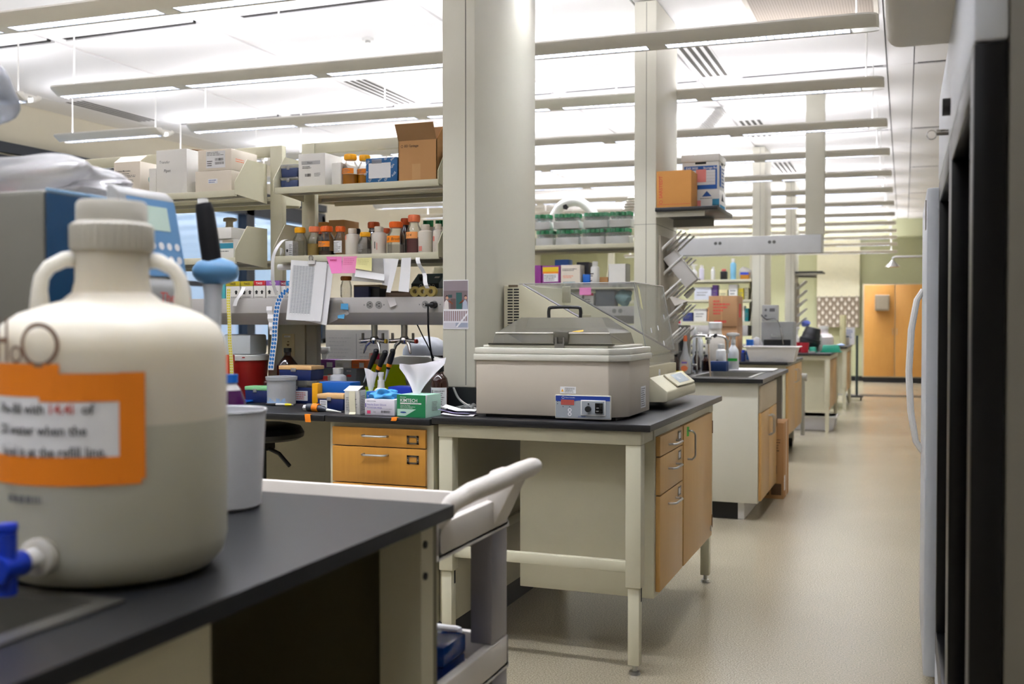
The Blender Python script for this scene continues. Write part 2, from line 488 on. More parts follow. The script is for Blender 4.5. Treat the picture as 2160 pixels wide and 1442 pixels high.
def spray_bottle(name, label, loc, r, h, bodym, headm, band=None, group=None, rz=0.0, liq=None):
    t = THING(name, label, 'spray bottle', loc, rz, group)
    hb = h * .72
    PART('body', MB().lathe([(0, .001), (r * .92, .001), (r, .008), (r, hb * .66), (r * .9, hb * .76), (r * .55, hb * .86), (r * .38, hb * .93), (r * .38, hb)], bodym, seg=24), t)
    k = h - hb
    PART('head', MB().cyl((0, 0, hb - .002), (0, 0, hb + k * .35), r * .42, headm).prism([(-r * 1.2, h - k * .32), (-r * 1.15, h - k * .05), (-r * .4, h), (r * .5, h - .002), (r * 1.1, h - k * .12), (r * 1.05, h - k * .3), (r * .35, h - k * .38), (r * .3, h - k * .7), (-r * .3, h - k * .7), (-r * .35, h - k * .38)], 'y', -r * .22, r * .22, headm, .002), t)
    PART('trigger', MB().prism([(-r * .75, h - k * .36), (-r * .55, h - k * .36), (-r * .55, h - k * .65), (-r * .8, h - k * .95), (-r * .95, h - k * .95), (-r * .75, h - k * .62)], 'y', -r * .16, r * .16, headm, .001), t)
    if band:
        F = Cyl(r + .0006, -math.pi / 2, 0)
        PART('label_band', MB().rect(F, -r * 1.1, hb * band[1], r * .9, hb * band[2], band[0]), t)
    if liq: PART('liquid', MB().lathe([(0, .003), (r * .94, .003), (r * .94, hb * liq[1]), (0, hb * liq[1])], liq[0], seg=20), t)
    return t
# ================================================================ the room
def floor_mat():
    m = mat('terrazzo_floor', '#a89d87', 0.16, var=0.05, scale=3)
    nt = m.node_tree; N = nt.nodes; L = nt.links; b = N['Principled BSDF']
    tc = N.new('ShaderNodeTexCoord')
    n1 = N.new('ShaderNodeTexNoise'); n1.inputs['Scale'].default_value = 170; n1.inputs['Detail'].default_value = 3
    n2 = N.new('ShaderNodeTexNoise'); n2.inputs['Scale'].default_value = 1.3; n2.inputs['Detail'].default_value = 5
    for n in (n1, n2): L.new(tc.outputs['Object'], n.inputs['Vector'])
    r1 = N.new('ShaderNodeValToRGB'); r1.color_ramp.elements[0].position = .38; r1.color_ramp.elements[1].position = .66
    r1.color_ramp.elements[0].color = (*lin('#8d8470'), 1); r1.color_ramp.elements[1].color = (*lin('#b4aa94'), 1)
    L.new(n1.outputs['Fac'], r1.inputs[0])
    mx = N.new('ShaderNodeMix'); mx.data_type = 'RGBA'; mx.blend_type = 'MULTIPLY'; mx.inputs[0].default_value = .15
    L.new(r1.outputs[0], mx.inputs[6]); L.new(n2.outputs['Fac'], mx.inputs[7]); L.new(mx.outputs[2], b.inputs['Base Color'])
    rr = N.new('ShaderNodeMapRange'); rr.inputs[3].default_value = .2; rr.inputs[4].default_value = .26
    L.new(n2.outputs['Fac'], rr.inputs[0]); L.new(rr.outputs[0], b.inputs['Roughness'])
    bp = N.new('ShaderNodeBump'); bp.inputs['Strength'].default_value = .05; bp.inputs['Distance'].default_value = .005
    L.new(n1.outputs['Fac'], bp.inputs['Height']); L.new(bp.outputs['Normal'], b.inputs['Normal'])
    return m
XL, XR, YB, YF, ZC = -8.2, 1.0, -1.6, 23.4, 3.43
STRUCT('floor', MB().box((XL, YB, -.1), (XR, YF, 0), floor_mat()))
CEIL = mat('ceiling_panel_white', '#f0eeec', 0.7, var=0.015, scale=2)
CEILGAP = mat('ceiling_gap_dark', '#211f1b', 0.9)
c = MB().box((XL, YB, ZC + .05), (XR, YF, ZC + .15), CEILGAP)
seams = [-1.6 + 0, 3.08, 6.15, 9.22, 12.30, 15.38, 18.46, 21.54, 23.4]
ys = [-1.6, 0.0] + seams[1:]
for y0, y1 in zip(ys, ys[1:]):
    for x0, x1, pan in ((-8.2, -7.75, 0), (-7.75, -7.4, 0), (-7.4, -6.10, 1), (-6.10, -6.0, 0), (-6.0, -4.75, 1), (-4.75, -4.40, 0), (-4.40, -3.09, 1), (-3.09, -3.0, 0), (-3.0, -1.72, 1), (-1.72, -1.37, 0), (-1.37, -.15, 1), (-.15, .06, 0), (.06, 1.0, 1)):
        g = .075 if pan else .0
        c.box((x0 + .004, y0 + .003, ZC - (.012 if pan else 0)), (x1 - .004, y1 - g - .003, ZC + .05), CEIL)
        if pan: c.box((x0 + .03, y1 - g, ZC - .006), (x1 - .03, y1 - .012, ZC + .049), CEILGAP)
STRUCT('ceiling', c)
WALLC = mat('wall_cream_paint', '#dad4c2', 0.8, var=0.02)
WALLG = mat('wall_sage_paint', '#b8ba96', 0.8, var=0.02)
WALLW = mat('wall_warm_white_paint', '#cfcabc', 0.8, var=0.02)
# left wall: windows between Z .95 and 2.72, dark frames
wins = [(4.02 + 1.9 * k, 4.02 + 1.9 * k + 1.899) for k in range(5)]
w = MB().box((XL - .2, YB, 0), (XL, YF, .95), WALLC).box((XL - .2, YB, 2.86), (XL, YF, ZC + .1), WALLC)
for a, b_ in ((YB, wins[0][0]), (wins[-1][1], YF)): w.box((XL - .2, a, .95), (XL, b_, 2.86), WALLC)
STRUCT('wall_left', w)
WFRAME = mat('dark_blue_window_frame', '#15202f', 0.45)
for k, (a, b_) in enumerate(wins):
    f = MB()
    for p0, p1 in (((XL - .12, a, .95), (XL + .02, a + .09, 2.86)), ((XL - .12, b_ - .09, .95), (XL + .02, b_, 2.86)), ((XL - .12, a, 2.70), (XL + .02, b_, 2.90)), ((XL - .12, a, .95), (XL + .02, b_, 1.03)), ((XL - .1, a, 1.72), (XL, b_, 1.78))):
        f.box(p0, p1, WFRAME)
    r = STRUCT('window_%d' % (k + 1), f)
    g = PART('pane', MB().box((XL - .07, a + .09, 1.03), (XL - .062, b_ - .09, 2.7), clear('window_glass', '#eef6ff', .95, .03)), r)
STRUCT('trim_1', MB().box((XL + .002, YB, 2.92), (XL + .06, 13.5, 3.02), WFRAME))
STRUCT('wall_right', MB().box((XR, YB, 0), (XR + .15, YF, ZC + .1), WALLW))
STRUCT('wall_back', MB().box((XL, YB - .15, 0), (XR, YB, ZC + .1), WALLW))
STRUCT('wall_far', MB().box((XL, YF, 0), (XR, YF + .15, ZC + .1), WALLG))
# soffit that drops from the ceiling before the far wall, a pale wall panel and the dark floor strip
STRUCT('trim_2', MB().box((XL, 22.95, 3.05), (XR, YF, ZC), WALLG))
STRUCT('trim_3', MB().box((-1.78, 23.25, 1.80), (-.90, YF, 3.05), mat('pale_panel', '#ddd8bc', .7)))
STRUCT('trim_4', MB().box((-2.2, 18.6, 0.0005), (XR, 18.95, .006), mat('dark_floor_strip', '#2b2722', .4)))
STRUCT('baseboard_far', MB().box((XL, YF - .015, 0), (XR, YF, .1), BLACK))

# ---------------------------------------------------------------- pendant lights
LAMPUP = mat('lamp_tube_up', '#f6f6ff', .5, emit=UP_LIGHT)
LAMPDN = mat('lamp_tube_down', '#f4f7ff', .5, emit=LOUVER)
LBODY = mat('light_housing_white', '#e6e3dc', .5, var=.02)
LOUV = mat('louver_blade', '#8f939b', .3, metal=.6)
LINER = mat('louver_liner', '#303236', .5)
def light_body(L):
    'runs from x=0 to x=-L, about z=0; 0.22 wide'
    prof = [(-.148, .022), (-.15, .012), (-.14, .002), (-.062, -.034), (-.044, -.034), (-.042, .0), (.042, .0), (.044, -.034), (.062, -.034), (.14, .002), (.15, .012), (.148, .022), (.12, .024), (.11, .012), (-.11, .012), (-.12, .024)]
    mb = MB(); b = bmesh.new()
    rings = []
    for x, k in ((0, .55), (-.012, .8), (-.045, .97), (-.09, 1), (-L + .09, 1), (-L + .045, .97), (-L + .012, .8), (-L, .55)):
        rings.append([b.verts.new((x, y * k, z)) for y, z in prof])
    n = len(prof)
    for A, B in zip(rings, rings[1:]):
        for q in range(n): b.faces.new([A[q], A[(q + 1) % n], B[(q + 1) % n], B[q]])
    b.faces.new(rings[0][::-1]); b.faces.new(rings[-1])
    bmesh.ops.recalc_face_normals(b, faces=b.faces[:])
    mb._take(b, LBODY)
    return mb.make('light_housing')
def uplamp_me(L):
    return MB().box((-L + .1, -.08, .0125), (-.1, .08, .022), LAMPUP).make('uplight_tube')
def louver_me():
    mb = MB().box((-1.03, -.038, -.004), (0, .038, -.0005), LAMPDN)
    for k in range(26): mb.box((-1.03 + k * 1.03 / 25 - .0015, -.040, -.033), (-1.03 + k * 1.03 / 25 + .0015, .040, -.006), LOUV)
    for y in (-.0408, .0408): mb.box((-1.03, y - .0006, -.0335), (0, y + .0006, -.0005), LINER)
    mb.box((-1.03, -.0015, -.033), (0, .0015, -.006), LOUV)
    return mb.make('louver')
def gap_me(): return MB().box((-1.135, -.0425, -.0338), (-1.035, .0425, -.002), LBODY).make('blank')
def cable_me(h): return MB().cyl((0, 0, .03), (0, 0, h), .004, WHITE, seg=6).make('cable')
LLEN = 5.76
long_me, short_me, upl, ups, lou, blk = light_body(LLEN), light_body(1.2), uplamp_me(LLEN), uplamp_me(1.2), louver_me(), gap_me()
rows = [-.135, 1.40, 2.93] + [4.47 + 1.535 * k for k in range(12)]
ORD = ['nearest', 'second nearest', 'third', 'fourth', 'fifth', 'sixth', 'seventh', 'eighth', 'ninth', 'tenth', 'eleventh', 'farthest']
def pendant(name, label, x, y, z, L, body, up, nl, tilt, group):
    t = THING(name, label, 'light', (x, y, z), 0, group)
    t.rotation_euler = (0, tilt, 0)
    PART('housing', body, t); PART('uplight_tube', up, t)
    for k in range(nl): PART('louver', lou, t, loc=(-.15 - 1.14 * k if nl > 1 else -.08, 0, 0))
    for k in range(nl - 1): PART('blank', blk, t, loc=(-.15 - 1.14 * k, 0, 0))
    h = ZC - z - .012
    for k in ((.12, L * .33, L * .67, L - .12) if nl > 1 else (.12, L - .12)):
        PART('cable', MB().cyl((-k, 0, .02), (-k, 0, h - k * math.sin(tilt)), .006, WHITE, seg=6), t)
for k, y in enumerate(rows):
    tilt = .0118 if 4 < y < 8 else .008
    if k < 3: lb = 'long white pendant light above the near bench, %s' % ('behind the camera', 'over the carboy', 'next to the nearest run in view')[k]
    else: lb = 'long white louvred pendant light, %s of the runs seen under the ceiling' % ORD[k - 3]
    pendant('pendant_light', lb, -.14, y, 2.92 + (.0 if y < 9 else .0), LLEN, long_me, upl, 5, tilt, 'long pendant lights in rows')
    if 5 < y < 17:
        pendant('short_pendant_light', 'short white louvred pendant light by the left wall, %s row' % ORD[k - 4], -6.2, y, 2.985, 1.2, short_me, ups, 1, .006, 'short pendant lights along the left wall')
for y, z, lb in ((22.0, 2.835, 'long pendant light close to the far wall, upper of the two there'), (22.6, 2.717, 'long pendant light closest to the far wall, hung lowest')):
    pendant('pendant_light', lb, -.14, y, z, LLEN, long_me, upl, 5, .006, 'long pendant lights in rows')
# ---------------------------------------------------------------- air vents and the perforated grille in the ceiling
VENTD = mat('vent_slot_dark', '#4a463e', .8)
def vent_me(w=.25, l=1.1):
    mb = MB().box((-w / 2, -l / 2, -.004), (w / 2, l / 2, .0), CEIL)
    for k in range(4):
        x = -w / 2 + (k + .5) * w / 4
        mb.box((x - .016, -l / 2 + .03, -.0062), (x + .016, l / 2 - .03, -.0042), VENTD)
    return mb.make('air_vent')
vm = vent_me()
vents = [(-1.56, 8.55, 'white four-slot ceiling vent beside the second service column'), (-1.56, 11.7, 'white four-slot ceiling vent beyond the second service column'),
         (-1.56, 14.8, 'small far white ceiling vent near the third column'), (-4.59, 8.6, 'white slotted ceiling vent left of the first service column'),
         (-7.58, 8.4, 'long slotted ceiling vent over the cream left wall'), (-4.59, 11.7, 'far slotted vent left of the first service column')]
for x, y, lb in vents: ONE('air_vent', vm, lb, 'vent', (x, y, ZC), 0, 'slotted ceiling vents')
gm = MB().box((-.42, -.6, -.012), (.42, .6, 0), mat('grille_frame', '#d9d2c4', .5))
def perf_mat():
    m = mat('perforated_metal', '#8d8378', .6)
    nt = m.node_tree; N = nt.nodes; L = nt.links
    tc = N.new('ShaderNodeTexCoord'); mp = N.new('ShaderNodeMapping'); mp.inputs['Scale'].default_value = (55, 55, 55)
    v = N.new('ShaderNodeTexVoronoi'); v.inputs['Randomness'].default_value = 0; v.inputs['Scale'].default_value = 1
    r = N.new('ShaderNodeValToRGB'); r.color_ramp.elements[0].position = .28; r.color_ramp.elements[1].position = .34
    r.color_ramp.elements[0].color = (*lin('#453d34'), 1); r.color_ramp.elements[1].color = (*lin('#a89c8d'), 1)
    L.new(tc.outputs['Object'], mp.inputs[0]); L.new(mp.outputs[0], v.inputs['Vector']); L.new(v.outputs['Distance'], r.inputs[0])
    L.new(r.outputs[0], N['Principled BSDF'].inputs['Base Color'])
    return m
gm.box((-.39, -.57, -.0135), (.39, .57, -.0125), perf_mat())
ONE('ceiling_grille', gm, 'brown perforated air grille in the ceiling above the aisle', 'grille', (-.60, 7.02, ZC - .012))
sp = MB().cyl((0, 0, 0), (0, 0, -.02), .045, WHITE).cyl((0, 0, -.02), (0, 0, -.035), .02, STEEL)
ONE('smoke_detector', sp, 'small round white detector on the ceiling panel upper left', 'detector', (-3.8, 6.9, ZC - .012))

# ---------------------------------------------------------------- service columns and the overhead beam
def column(x0, x1, y0, y1, z0, label, seam=.62, joint=None):
    t = THING('service_column', label, 'column', ((x0 + x1) / 2, (y0 + y1) / 2, z0))
    dx, dy, H = (x1 - x0) / 2, (y1 - y0) / 2, ZC - .013 - z0
    mb = MB().box((-dx, -dy, 0), (dx, dy, H), CREAM, .006)
    PART('casing', mb, t)
    sx = -dx + 2 * dx * seam
    PART('seam', MB().box((sx - .002, -dy - .0012, .01), (sx + .002, -dy + .002, H - .01), mat('seam_grey', '#7c7a70', .7)), t)
    if joint: PART('joint_line', MB().box((-dx - .001, -dy - .001, joint - z0), (dx + .001, dy + .001, joint - z0 + .003), mat('seam_grey', '#7c7a70', .7)), t)
    return t
PX0, PX1 = -1.80, -1.652
c1 = column(PX0, PX1, 3.90, 4.64, 1.01, 'wide cream service column nearest, with a snapshot on its front', .72)
PART('black_base', MB().box((-.08, -.375, -.095), (.08, .375, 0), EPOXY), c1)
c2 = column(-1.70, -1.55, 6.75, 7.42, 1.01, 'cream service column standing behind the sink island, with a dark shelf', .55, 1.93)
PART('black_base', MB().box((-.08, -.34, -.095), (.08, .34, 0), EPOXY), c2)
c4 = column(-1.75, -1.60, 12.85, 13.5, 1.01, 'cream column in the middle distance with a grey power box beside it')
PART('black_base', MB().box((-.08, -.33, -.095), (.08, .33, 0), EPOXY), c4)
c5 = column(-1.72, -1.58, 16.3, 16.95, 1.01, 'distant cream column with a thin dark shelf')
PART('black_base', MB().box((-.08, -.33, -.095), (.08, .33, 0), EPOXY), c5)
# the beam that hangs on a short drop column
t = THING('overhead_beam', 'pale grey overhead power beam with two pairs of outlets', 'beam', (-1.55, 10.05, 1.925))
mb = MB().box((-.75, -.05, 0), (.82, .09, .17), mat('beam_grey', '#c4c5c6', .45), .006)
PART('beam_body', mb, t)
for dx in (-.16, .35):
    m2 = MB(); F = front(dx, -.0505, .11)
    for k in (0, .042): m2.disc(F, k, 0, .016, mat('outlet_grey', '#5c5c5a', .5))
    PART('outlet', m2, t)
PART('end_cap', MB().box((.82, -.05, 0), (.834, .09, .17), GREYM), t)
t = THING('drop_column', 'flat cream drop column from the ceiling to the end of the overhead beam', 'column', (-.79, 10.06, 2.095))
PART('casing', MB().box((-.085, -.05, 0.001), (.085, .07, ZC - .013 - 2.095), CREAM, .004), t)
# ================================================================ benches
def bar_handle(mb, a, b, out, r=.0045, m=STEEL):
    a, b, out = Vector(a), Vector(b), Vector(out)
    d = (b - a); k = out.length * .55 / d.length
    mb.tube([a, a + out * .6, a + out * .9 + d * k * .5, a + out + d * k, b + out - d * k, b + out * .9 - d * k * .5, b + out * .6, b], r, m, 8)
    return mb
def holder(mb, F, x, y, w=.052, h=.036, card=None):
    for p in ((x, y, x + w, y + .007), (x, y + h - .007, x + w, y + h), (x, y, x + .01, y + h), (x + w - .01, y, x + w, y + h)):
        mb.rect(F, *p, mat('label_holder_bronze', '#6f665a', .35, metal=.7), .002)
    if card: mb.rect(F, x + .008, y + .006, x + w - .008, y + h - .006, card, .001)
    for q in (.004, w - .004): mb.disc(F, x + q, y + h / 2, .002, STEEL, .003, 8)
    return mb
def counter(label, x0, x1, y0, y1, z, hole=None, t=.026):
    mb = MB()
    if hole:
        a, b_, c_, d = hole
        for p in ((x0, y0, x1, c_), (x0, d, x1, y1), (x0, c_, a, d), (b_, c_, x1, d)):
            mb.box((p[0], p[1], z - t), (p[2], p[3], z), EPOXY)
    else: mb.box((x0, y0, z - t), (x1, y1, z), EPOXY, .004)
    return ONE('countertop', mb, label, 'countertop')

ZT, ZD = .915, .907
# ---- near bench (lower left of the picture)
counter('black worktop of the near bench, under the big white carboy', -3.2, -.846, .36, 1.887, ZT, (-1.62, -.975, .50, 1.055))
t = THING('bench_cabinet', 'cream end cabinet below the near bench with two dark bolt holes', 'cabinet', (-1.2, 1.1, 0))
OL = mat('olive_cream_enamel', '#b9b49a', .45, var=.03)
OLD = mat('olive_shaded_panel', '#5d573f', .5, var=.05)  # darker olive: shade under the worktop put into the recess panel colour
PART('side_panel', MB().box((.30, -.72, .1), (.33, .04, ZT - .027), OL).box((-.9, .0, .1), (.2995, .04, .69), OL).box((.24, -.72, 0.001), (.27, .04, .1), BLACK), t)
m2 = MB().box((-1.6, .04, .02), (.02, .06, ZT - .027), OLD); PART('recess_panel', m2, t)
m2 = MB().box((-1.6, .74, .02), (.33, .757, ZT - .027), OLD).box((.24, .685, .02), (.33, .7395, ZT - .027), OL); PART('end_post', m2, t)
F = Fr((.3305, .70, .80), (0, 1, 0), (0, 0, 1))
for z in (-.012, .05):
    PART('bolt_hole', MB().cyl((.3305, .70, .80 + z), (.334, .70, .80 + z), .0075, DARKM, seg=12), t)
t = THING('sink', 'stainless sink sunk into the near bench in front of the carboy', 'sink', (-1.3, .78, ZT))
RIM = mat('sink_steel', '#8e8c86', .32, metal=.9, var=.05)
m2 = MB()
for p in ((-.345, -.305, .345, -.27), (-.345, .27, .345, .295), (-.345, -.27, -.315, .27), (.315, -.27, .345, .27)): m2.box((p[0], p[1], .0005), (p[2], p[3], .004), RIM)
PART('rim', m2, t)
m2 = MB()
for p0, p1 in (((-.318, -.278, -.2), (-.314, .273, .0)), ((.314, -.278, -.2), (.318, .273, .0)), ((-.318, -.278, -.2), (.318, -.274, .0)), ((-.318, .269, -.2), (.318, .273, .0)), ((-.318, -.278, -.204), (.318, .273, -.2))): m2.box(p0, p1, RIM)
PART('basin', m2, t)

# ---- first island: table bench with the water bath, desk counter with the drawers
counter('black worktop of the table bench that carries the water bath', -1.700, -.840, 3.58, 5.12, ZT)
counter('black worktop above the maple drawers, crowded with supplies', -2.172, -1.706, 3.58, 5.12, ZD)
counter('black worktop over the knee space with the stool', -4.6, -2.177, 3.58, 5.12, ZD)
t = THING('table_frame', 'cream steel table frame with telescopic legs under the water bath', 'table frame', (-1.27, 4.35, 0))
def leg(t, x, y, zs=.32, s=.029):
    m2 = MB().box((x - s, y - s, zs), (x + s, y + s, .838), CREAM2, .004)
    l = PART('leg', m2, t)
    PART('lower_leg', MB().box((x - s * .74, y - s * .74, .036), (x + s * .74, y + s * .74, zs), CREAM2, .003), l)
    PART('slot', MB().box((x + s * .745, y + s * .1, zs - .055), (x + s * .78, y + s * .5, zs - .005), DARKM), l)
    PART('foot', MB().cyl((x, y, .0005), (x, y, .012), .022, STEEL, .019).cyl((x, y, .012), (x, y, .037), .009, STEEL), l, 'round levelling foot')
for x, y in ((-.38, -.72), (.362, -.72), (-.38, .70), (.362, .70)): leg(t, x, y)
m2 = MB()
for p0, p1 in (((-.41, -.752, .838), (.392, -.70, .888)), ((-.41, .68, .838), (.392, .73, .888)), ((-.41, -.70, .838), (-.36, .68, .888)), ((.345, -.70, .838), (.392, .68, .888))): m2.box(p0, p1, CREAM2, .004)
PART('apron', m2, t)
PART('side_panel', MB().box((-.43, -.69, .1), (-.385, .70, .835), OL).box((-.43, -.69, .001), (-.39, .70, .1), BLACK), t)
PART('stretcher', MB().box((-.351, -.735, .372), (.333, -.705, .412), CREAM2, .003), t)
PART('stretcher', MB().box((-.395, -.691, .372), (-.365, .671, .412), CREAM2, .003), t)
# hanging cabinet
t = THING('hanging_cabinet', 'cream cabinet with three maple drawers and a door hung under the table bench', 'cabinet', (-1.14, 4.365, 0))
PART('body', MB().box((-.27, -.585, .24), (.268, .585, .876), CREAM2, .003), t)
FX = .2685
def side_front(t, name, y0, y1, z0, z1, hy=None, hz=None, vert=None, hol=True, card=None, wood_m=WOODL, out=.03):
    d = PART(name, MB().box((FX, y0, z0), (FX + .018, y1, z1), wood_m, .002), t)
    if vert: PART('handle', bar_handle(MB(), (FX + .018, vert[0], vert[1]), (FX + .018, vert[0], vert[2]), (.032, 0, 0)), d)
    elif hy: PART('handle', bar_handle(MB(), (FX + .018, hy[0], hz), (FX + .018, hy[1], hz), (.03, 0, 0)), d)
    if hol:
        Fq = Fr((FX + .018, 0, 0), (0, 1, 0), (0, 0, 1))
        PART('label_holder', holder(MB(), Fq, y1 - .10, z1 - .05, .06, .038, card or PAPER), d)
    return d
side_front(t, 'drawer', -.565, -.145, .775, .85, (-.42, -.28), .806, card=PAPER)
side_front(t, 'drawer', -.565, -.145, .628, .771, (-.42, -.28), .712)
side_front(t, 'drawer', -.565, -.145, .262, .624, (-.42, -.28), .575)
d = side_front(t, 'door', -.12, .55, .262, .85, vert=(-.04, .70, .82), hol=False)
Fq = Fr((FX + .018, 0, 0), (0, 1, 0), (0, 0, 1))
PART('green_tag', MB().shape(Fq, [(-.07, .80), (-.02, .795), (-.015, .835), (-.065, .84)], mat('green_tag', '#55c43a', .6), .001), d)
for z in (.33, .78): PART('hinge', MB().box((FX + .015, .551, z - .03), (FX + .021, .558, z + .03), mat('hinge_bronze', '#6b4f38', .4, metal=.6)), d)
PART('lock', MB().cyl((FX + .018, .52, .30), (FX + .022, .52, .30), .014, STEEL), d)
# drawer cabinet
t = THING('drawer_cabinet', 'cream cabinet of maple drawers with label frames beside the stool', 'cabinet', (-1.938, 3.95, 0))
PART('body', MB().box((-.229, -.335, .1), (.231, .38, .879), CREAM2).box((-.229, -.28, .001), (.231, .38, .1), BLACK), t)
def drawer(z0, z1, hz):
    d = PART('drawer', MB().box((-.21, -.353, z0), (.204, -.3355, z1), WOOD, .002), t)
    PART('handle', bar_handle(MB(), (-.065, -.353, hz), (.04, -.353, hz), (0, -.03, 0)), d)
    PART('label_holder', holder(MB(), front(.125, -.353, z1 - .058), 0, 0, .052, .034), d)
drawer(.789, .862, .832); drawer(.642, .785, .757); drawer(.496, .638, .61); drawer(.118, .492, .46)
PART('knee_space_panel', MB().box((-2.66, .381, .001), (-.231, .42, .875), OL), t)

# ---- shelf racks above the first island
def rack(name, label, x0, x1, ys, zs, posts, top, dep=.25, z0=None, back=True, left=True, right=True):
    t = THING(name, label, 'shelf', ((x0 + x1) / 2, ys, zs[0]))
    ox = (x0 + x1) / 2; zb = zs[0]
    for a, b_ in posts:
        p = PART('post', MB().box((a - ox, -.018, z0 - zb), (b_ - ox, .018, top - zb), CREAM2, .002), t)
        PART('slot_strip', MB().box((a - ox - .0005, -.006, z0 - zb + .05), (a - ox + .003, .006, top - zb - .02), DARKM), p)
    PART('top_rail', MB().box((posts[0][1] - ox, -.016, top - .05 - zb), (posts[-1][0] - ox, .016, top - zb), CREAM2, .002), t)
    for z in zs:
        for sgn in ((-1, 1) if back else (-1,)):
            y0, y1 = (-.022 - dep, -.022) if sgn < 0 else (.022, .022 + dep)
            m2 = MB().box((x0 - ox, y0, z - zb - .006), (x1 - ox, y1, z - zb), CREAM2)
            yl = y0 if sgn < 0 else y1
            m2.box((x0 - ox, yl - .004, z - zb - .03), (x1 - ox, yl + .004, z - zb), CREAM2, .001)
            m2.box((x0 - ox, (y0 + y1) / 2 - .01, z - zb - .022), (x1 - ox, (y0 + y1) / 2 + .01, z - zb - .006), GREYM)
            s = PART('shelf', m2, t)
            f, bk = (y0, y1) if sgn < 0 else (y1, y0)
            k = 1 if sgn < 0 else -1
            for on, x in ((left, x0 - ox), (right, x1 - ox)):
                if on:
                    pl = [(f - k * .012, z - zb - .02), (f - k * .012, z - zb + .035), (f + k * .085, z - zb + .155), (bk, z - zb + .155), (bk, z - zb - .04)]
                    PART('bracket', MB().prism(pl, 'x', x - .0015, x + .0015, CREAM2), s)
    return t
YS = 4.355
rack('shelf_rack', 'cream shelf rack with reagent bottles left of the nearest column', -2.742, -1.90, YS, (1.587, 1.905), ((-2.757, -2.684), (-1.90, -1.84)), 2.15, z0=1.392)
rack('shelf_rack', 'cream shelf rack holding white cartons above the blue machine', -4.25, -2.955, YS, (1.587, 1.905), ((-4.30, -4.23), (-2.938, -2.869)), 2.15, z0=1.392)
rack('shelf_rack', 'cream shelf rack at the far left behind the plastic wrap', -5.6, -4.33, YS, (1.587, 1.905), ((-5.65, -5.58), (-4.395, -4.33)), 2.15, z0=1.392)
# raceway with outlets
t = THING('raceway', 'grey outlet raceway across the first island under the bottle shelf', 'raceway', (-3.2, YS, 1.268))
RWAY = mat('raceway_grey', '#b7b3b0', .4, var=.02)
prof = [(-.275, .124), (-.275, .055), (-.235, 0), (.235, 0), (.275, .055), (.275, .124)]
PART('channel', MB().prism(prof, 'x', -2.4, 1.395, RWAY, .002), t)
OUTL = mat('outlet_grey_face', '#8d8b88', .5)
def outlet(F, mb):
    for k in (-.0225, .0225):
        mb.disc(F, k, 0, .017, OUTL, .001, 20)
        for y in (-.0062, .0062): mb.rect(F, k - .001, y - .0016, k + .007, y + .0016, DARKM, .0016)
        mb.disc(F, k - .008, 0, .0028, DARKM, .0016, 8)
    for k in (-.05, .05): mb.disc(F, k, 0, .003, GREYINK, .001, 8)
    return mb
for px in (789.5, 907):
    xo = XA(px, 4.08) + 3.2
    PART('outlet', outlet(front(xo, -.2755, .0895), MB()), t)
for px in (640, 560):
    xo = XA(px, 4.08) + 3.2
# panel and post below the raceway
xa, xb, xc = XA(565, 4.33), XA(645, 4.33), XA(668, 4.33)
t = THING('post_panel', 'cream panel between the racks with an ivory switch plate', 'panel', ((xa + xb) / 2, 4.35, ZD))
ox = (xa + xb) / 2
PART('panel', MB().box((xa - ox, -.02, .0005), (xb - ox - .006, .02, .36), CREAM2, .002), t)
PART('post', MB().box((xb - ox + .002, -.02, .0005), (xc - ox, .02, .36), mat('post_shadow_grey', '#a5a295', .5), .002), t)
PART('slot_strip', MB().box((xb - ox - .006, -.005, .0005), (xb - ox + .002, .005, .36), DARKM), t)
x0, x1 = XA(596, 4.33) - ox, XA(622, 4.33) - ox
z1 = U(609, 704, 'Y', 4.33).z - ZD; z0 = U(609, 752, 'Y', 4.33).z - ZD
IV = mat('ivory_plastic', '#ddd0a2', .45)
sp = PART('switch_plate', MB().box((x0, -.026, z0), (x1, -.0205, z1), IV, .002), t)
F = front(x0, -.0262, z0); w_, h_ = x1 - x0, z1 - z0
m2 = MB().rect(F, w_ * .2, h_ * .85, w_ * .7, h_ * .93, PAPER).rect(F, w_ * .2, h_ * .08, w_ * .7, h_ * .16, PAPER).text(F, 'PORT', w_ * .3, h_ * .87, h_ * .04, GREYINK)
for z in (.38, .56): m2.shape(F, [(w_ * .38, h_ * z), (w_ * .62, h_ * z), (w_ * .56, h_ * (z - .09)), (w_ * .44, h_ * (z - .09))], mat('jack_brown', '#6e5320', .5))
m2.rect(F, w_ * .44, h_ * .64, w_ * .6, h_ * .68, mat('jack_brown', '#6e5320', .5))
PART('jack', m2, sp)

# ---- second island: the sink bench
SY0, SY1 = 6.65, 8.18
counter('black worktop of the sink island with a stainless sink at its corner', -4.2, -.835, SY0, SY1, ZT, (-1.30, -.95, 6.80, 7.50))
t = THING('sink', 'stainless sink basin let into the second island, under the gooseneck tap', 'sink', (-1.125, 7.15, ZT))
m2 = MB()
for p in ((-.20, -.375, .20, -.348), (-.20, .348, .20, .375), (-.20, -.348, -.172, .348), (.172, -.348, .20, .348)): m2.box((p[0], p[1], .0005), (p[2], p[3], .004), STEEL)
PART('rim', m2, t)
m2 = MB()
for p0, p1 in (((-.174, -.349, -.2), (-.17, .349, .0)), ((.17, -.349, -.2), (.174, .349, .0)), ((-.174, -.349, -.2), (.174, -.345, .0)), ((-.174, .345, -.2), (.174, .349, .0)), ((-.174, -.349, -.204), (.174, .349, -.2))): m2.box(p0, p1, STEEL)
PART('basin', m2, t)
t = THING('sink_cabinet', 'cream sink cabinet with maple doors at the end of the second island', 'cabinet', (-1.5, 7.1, 0))
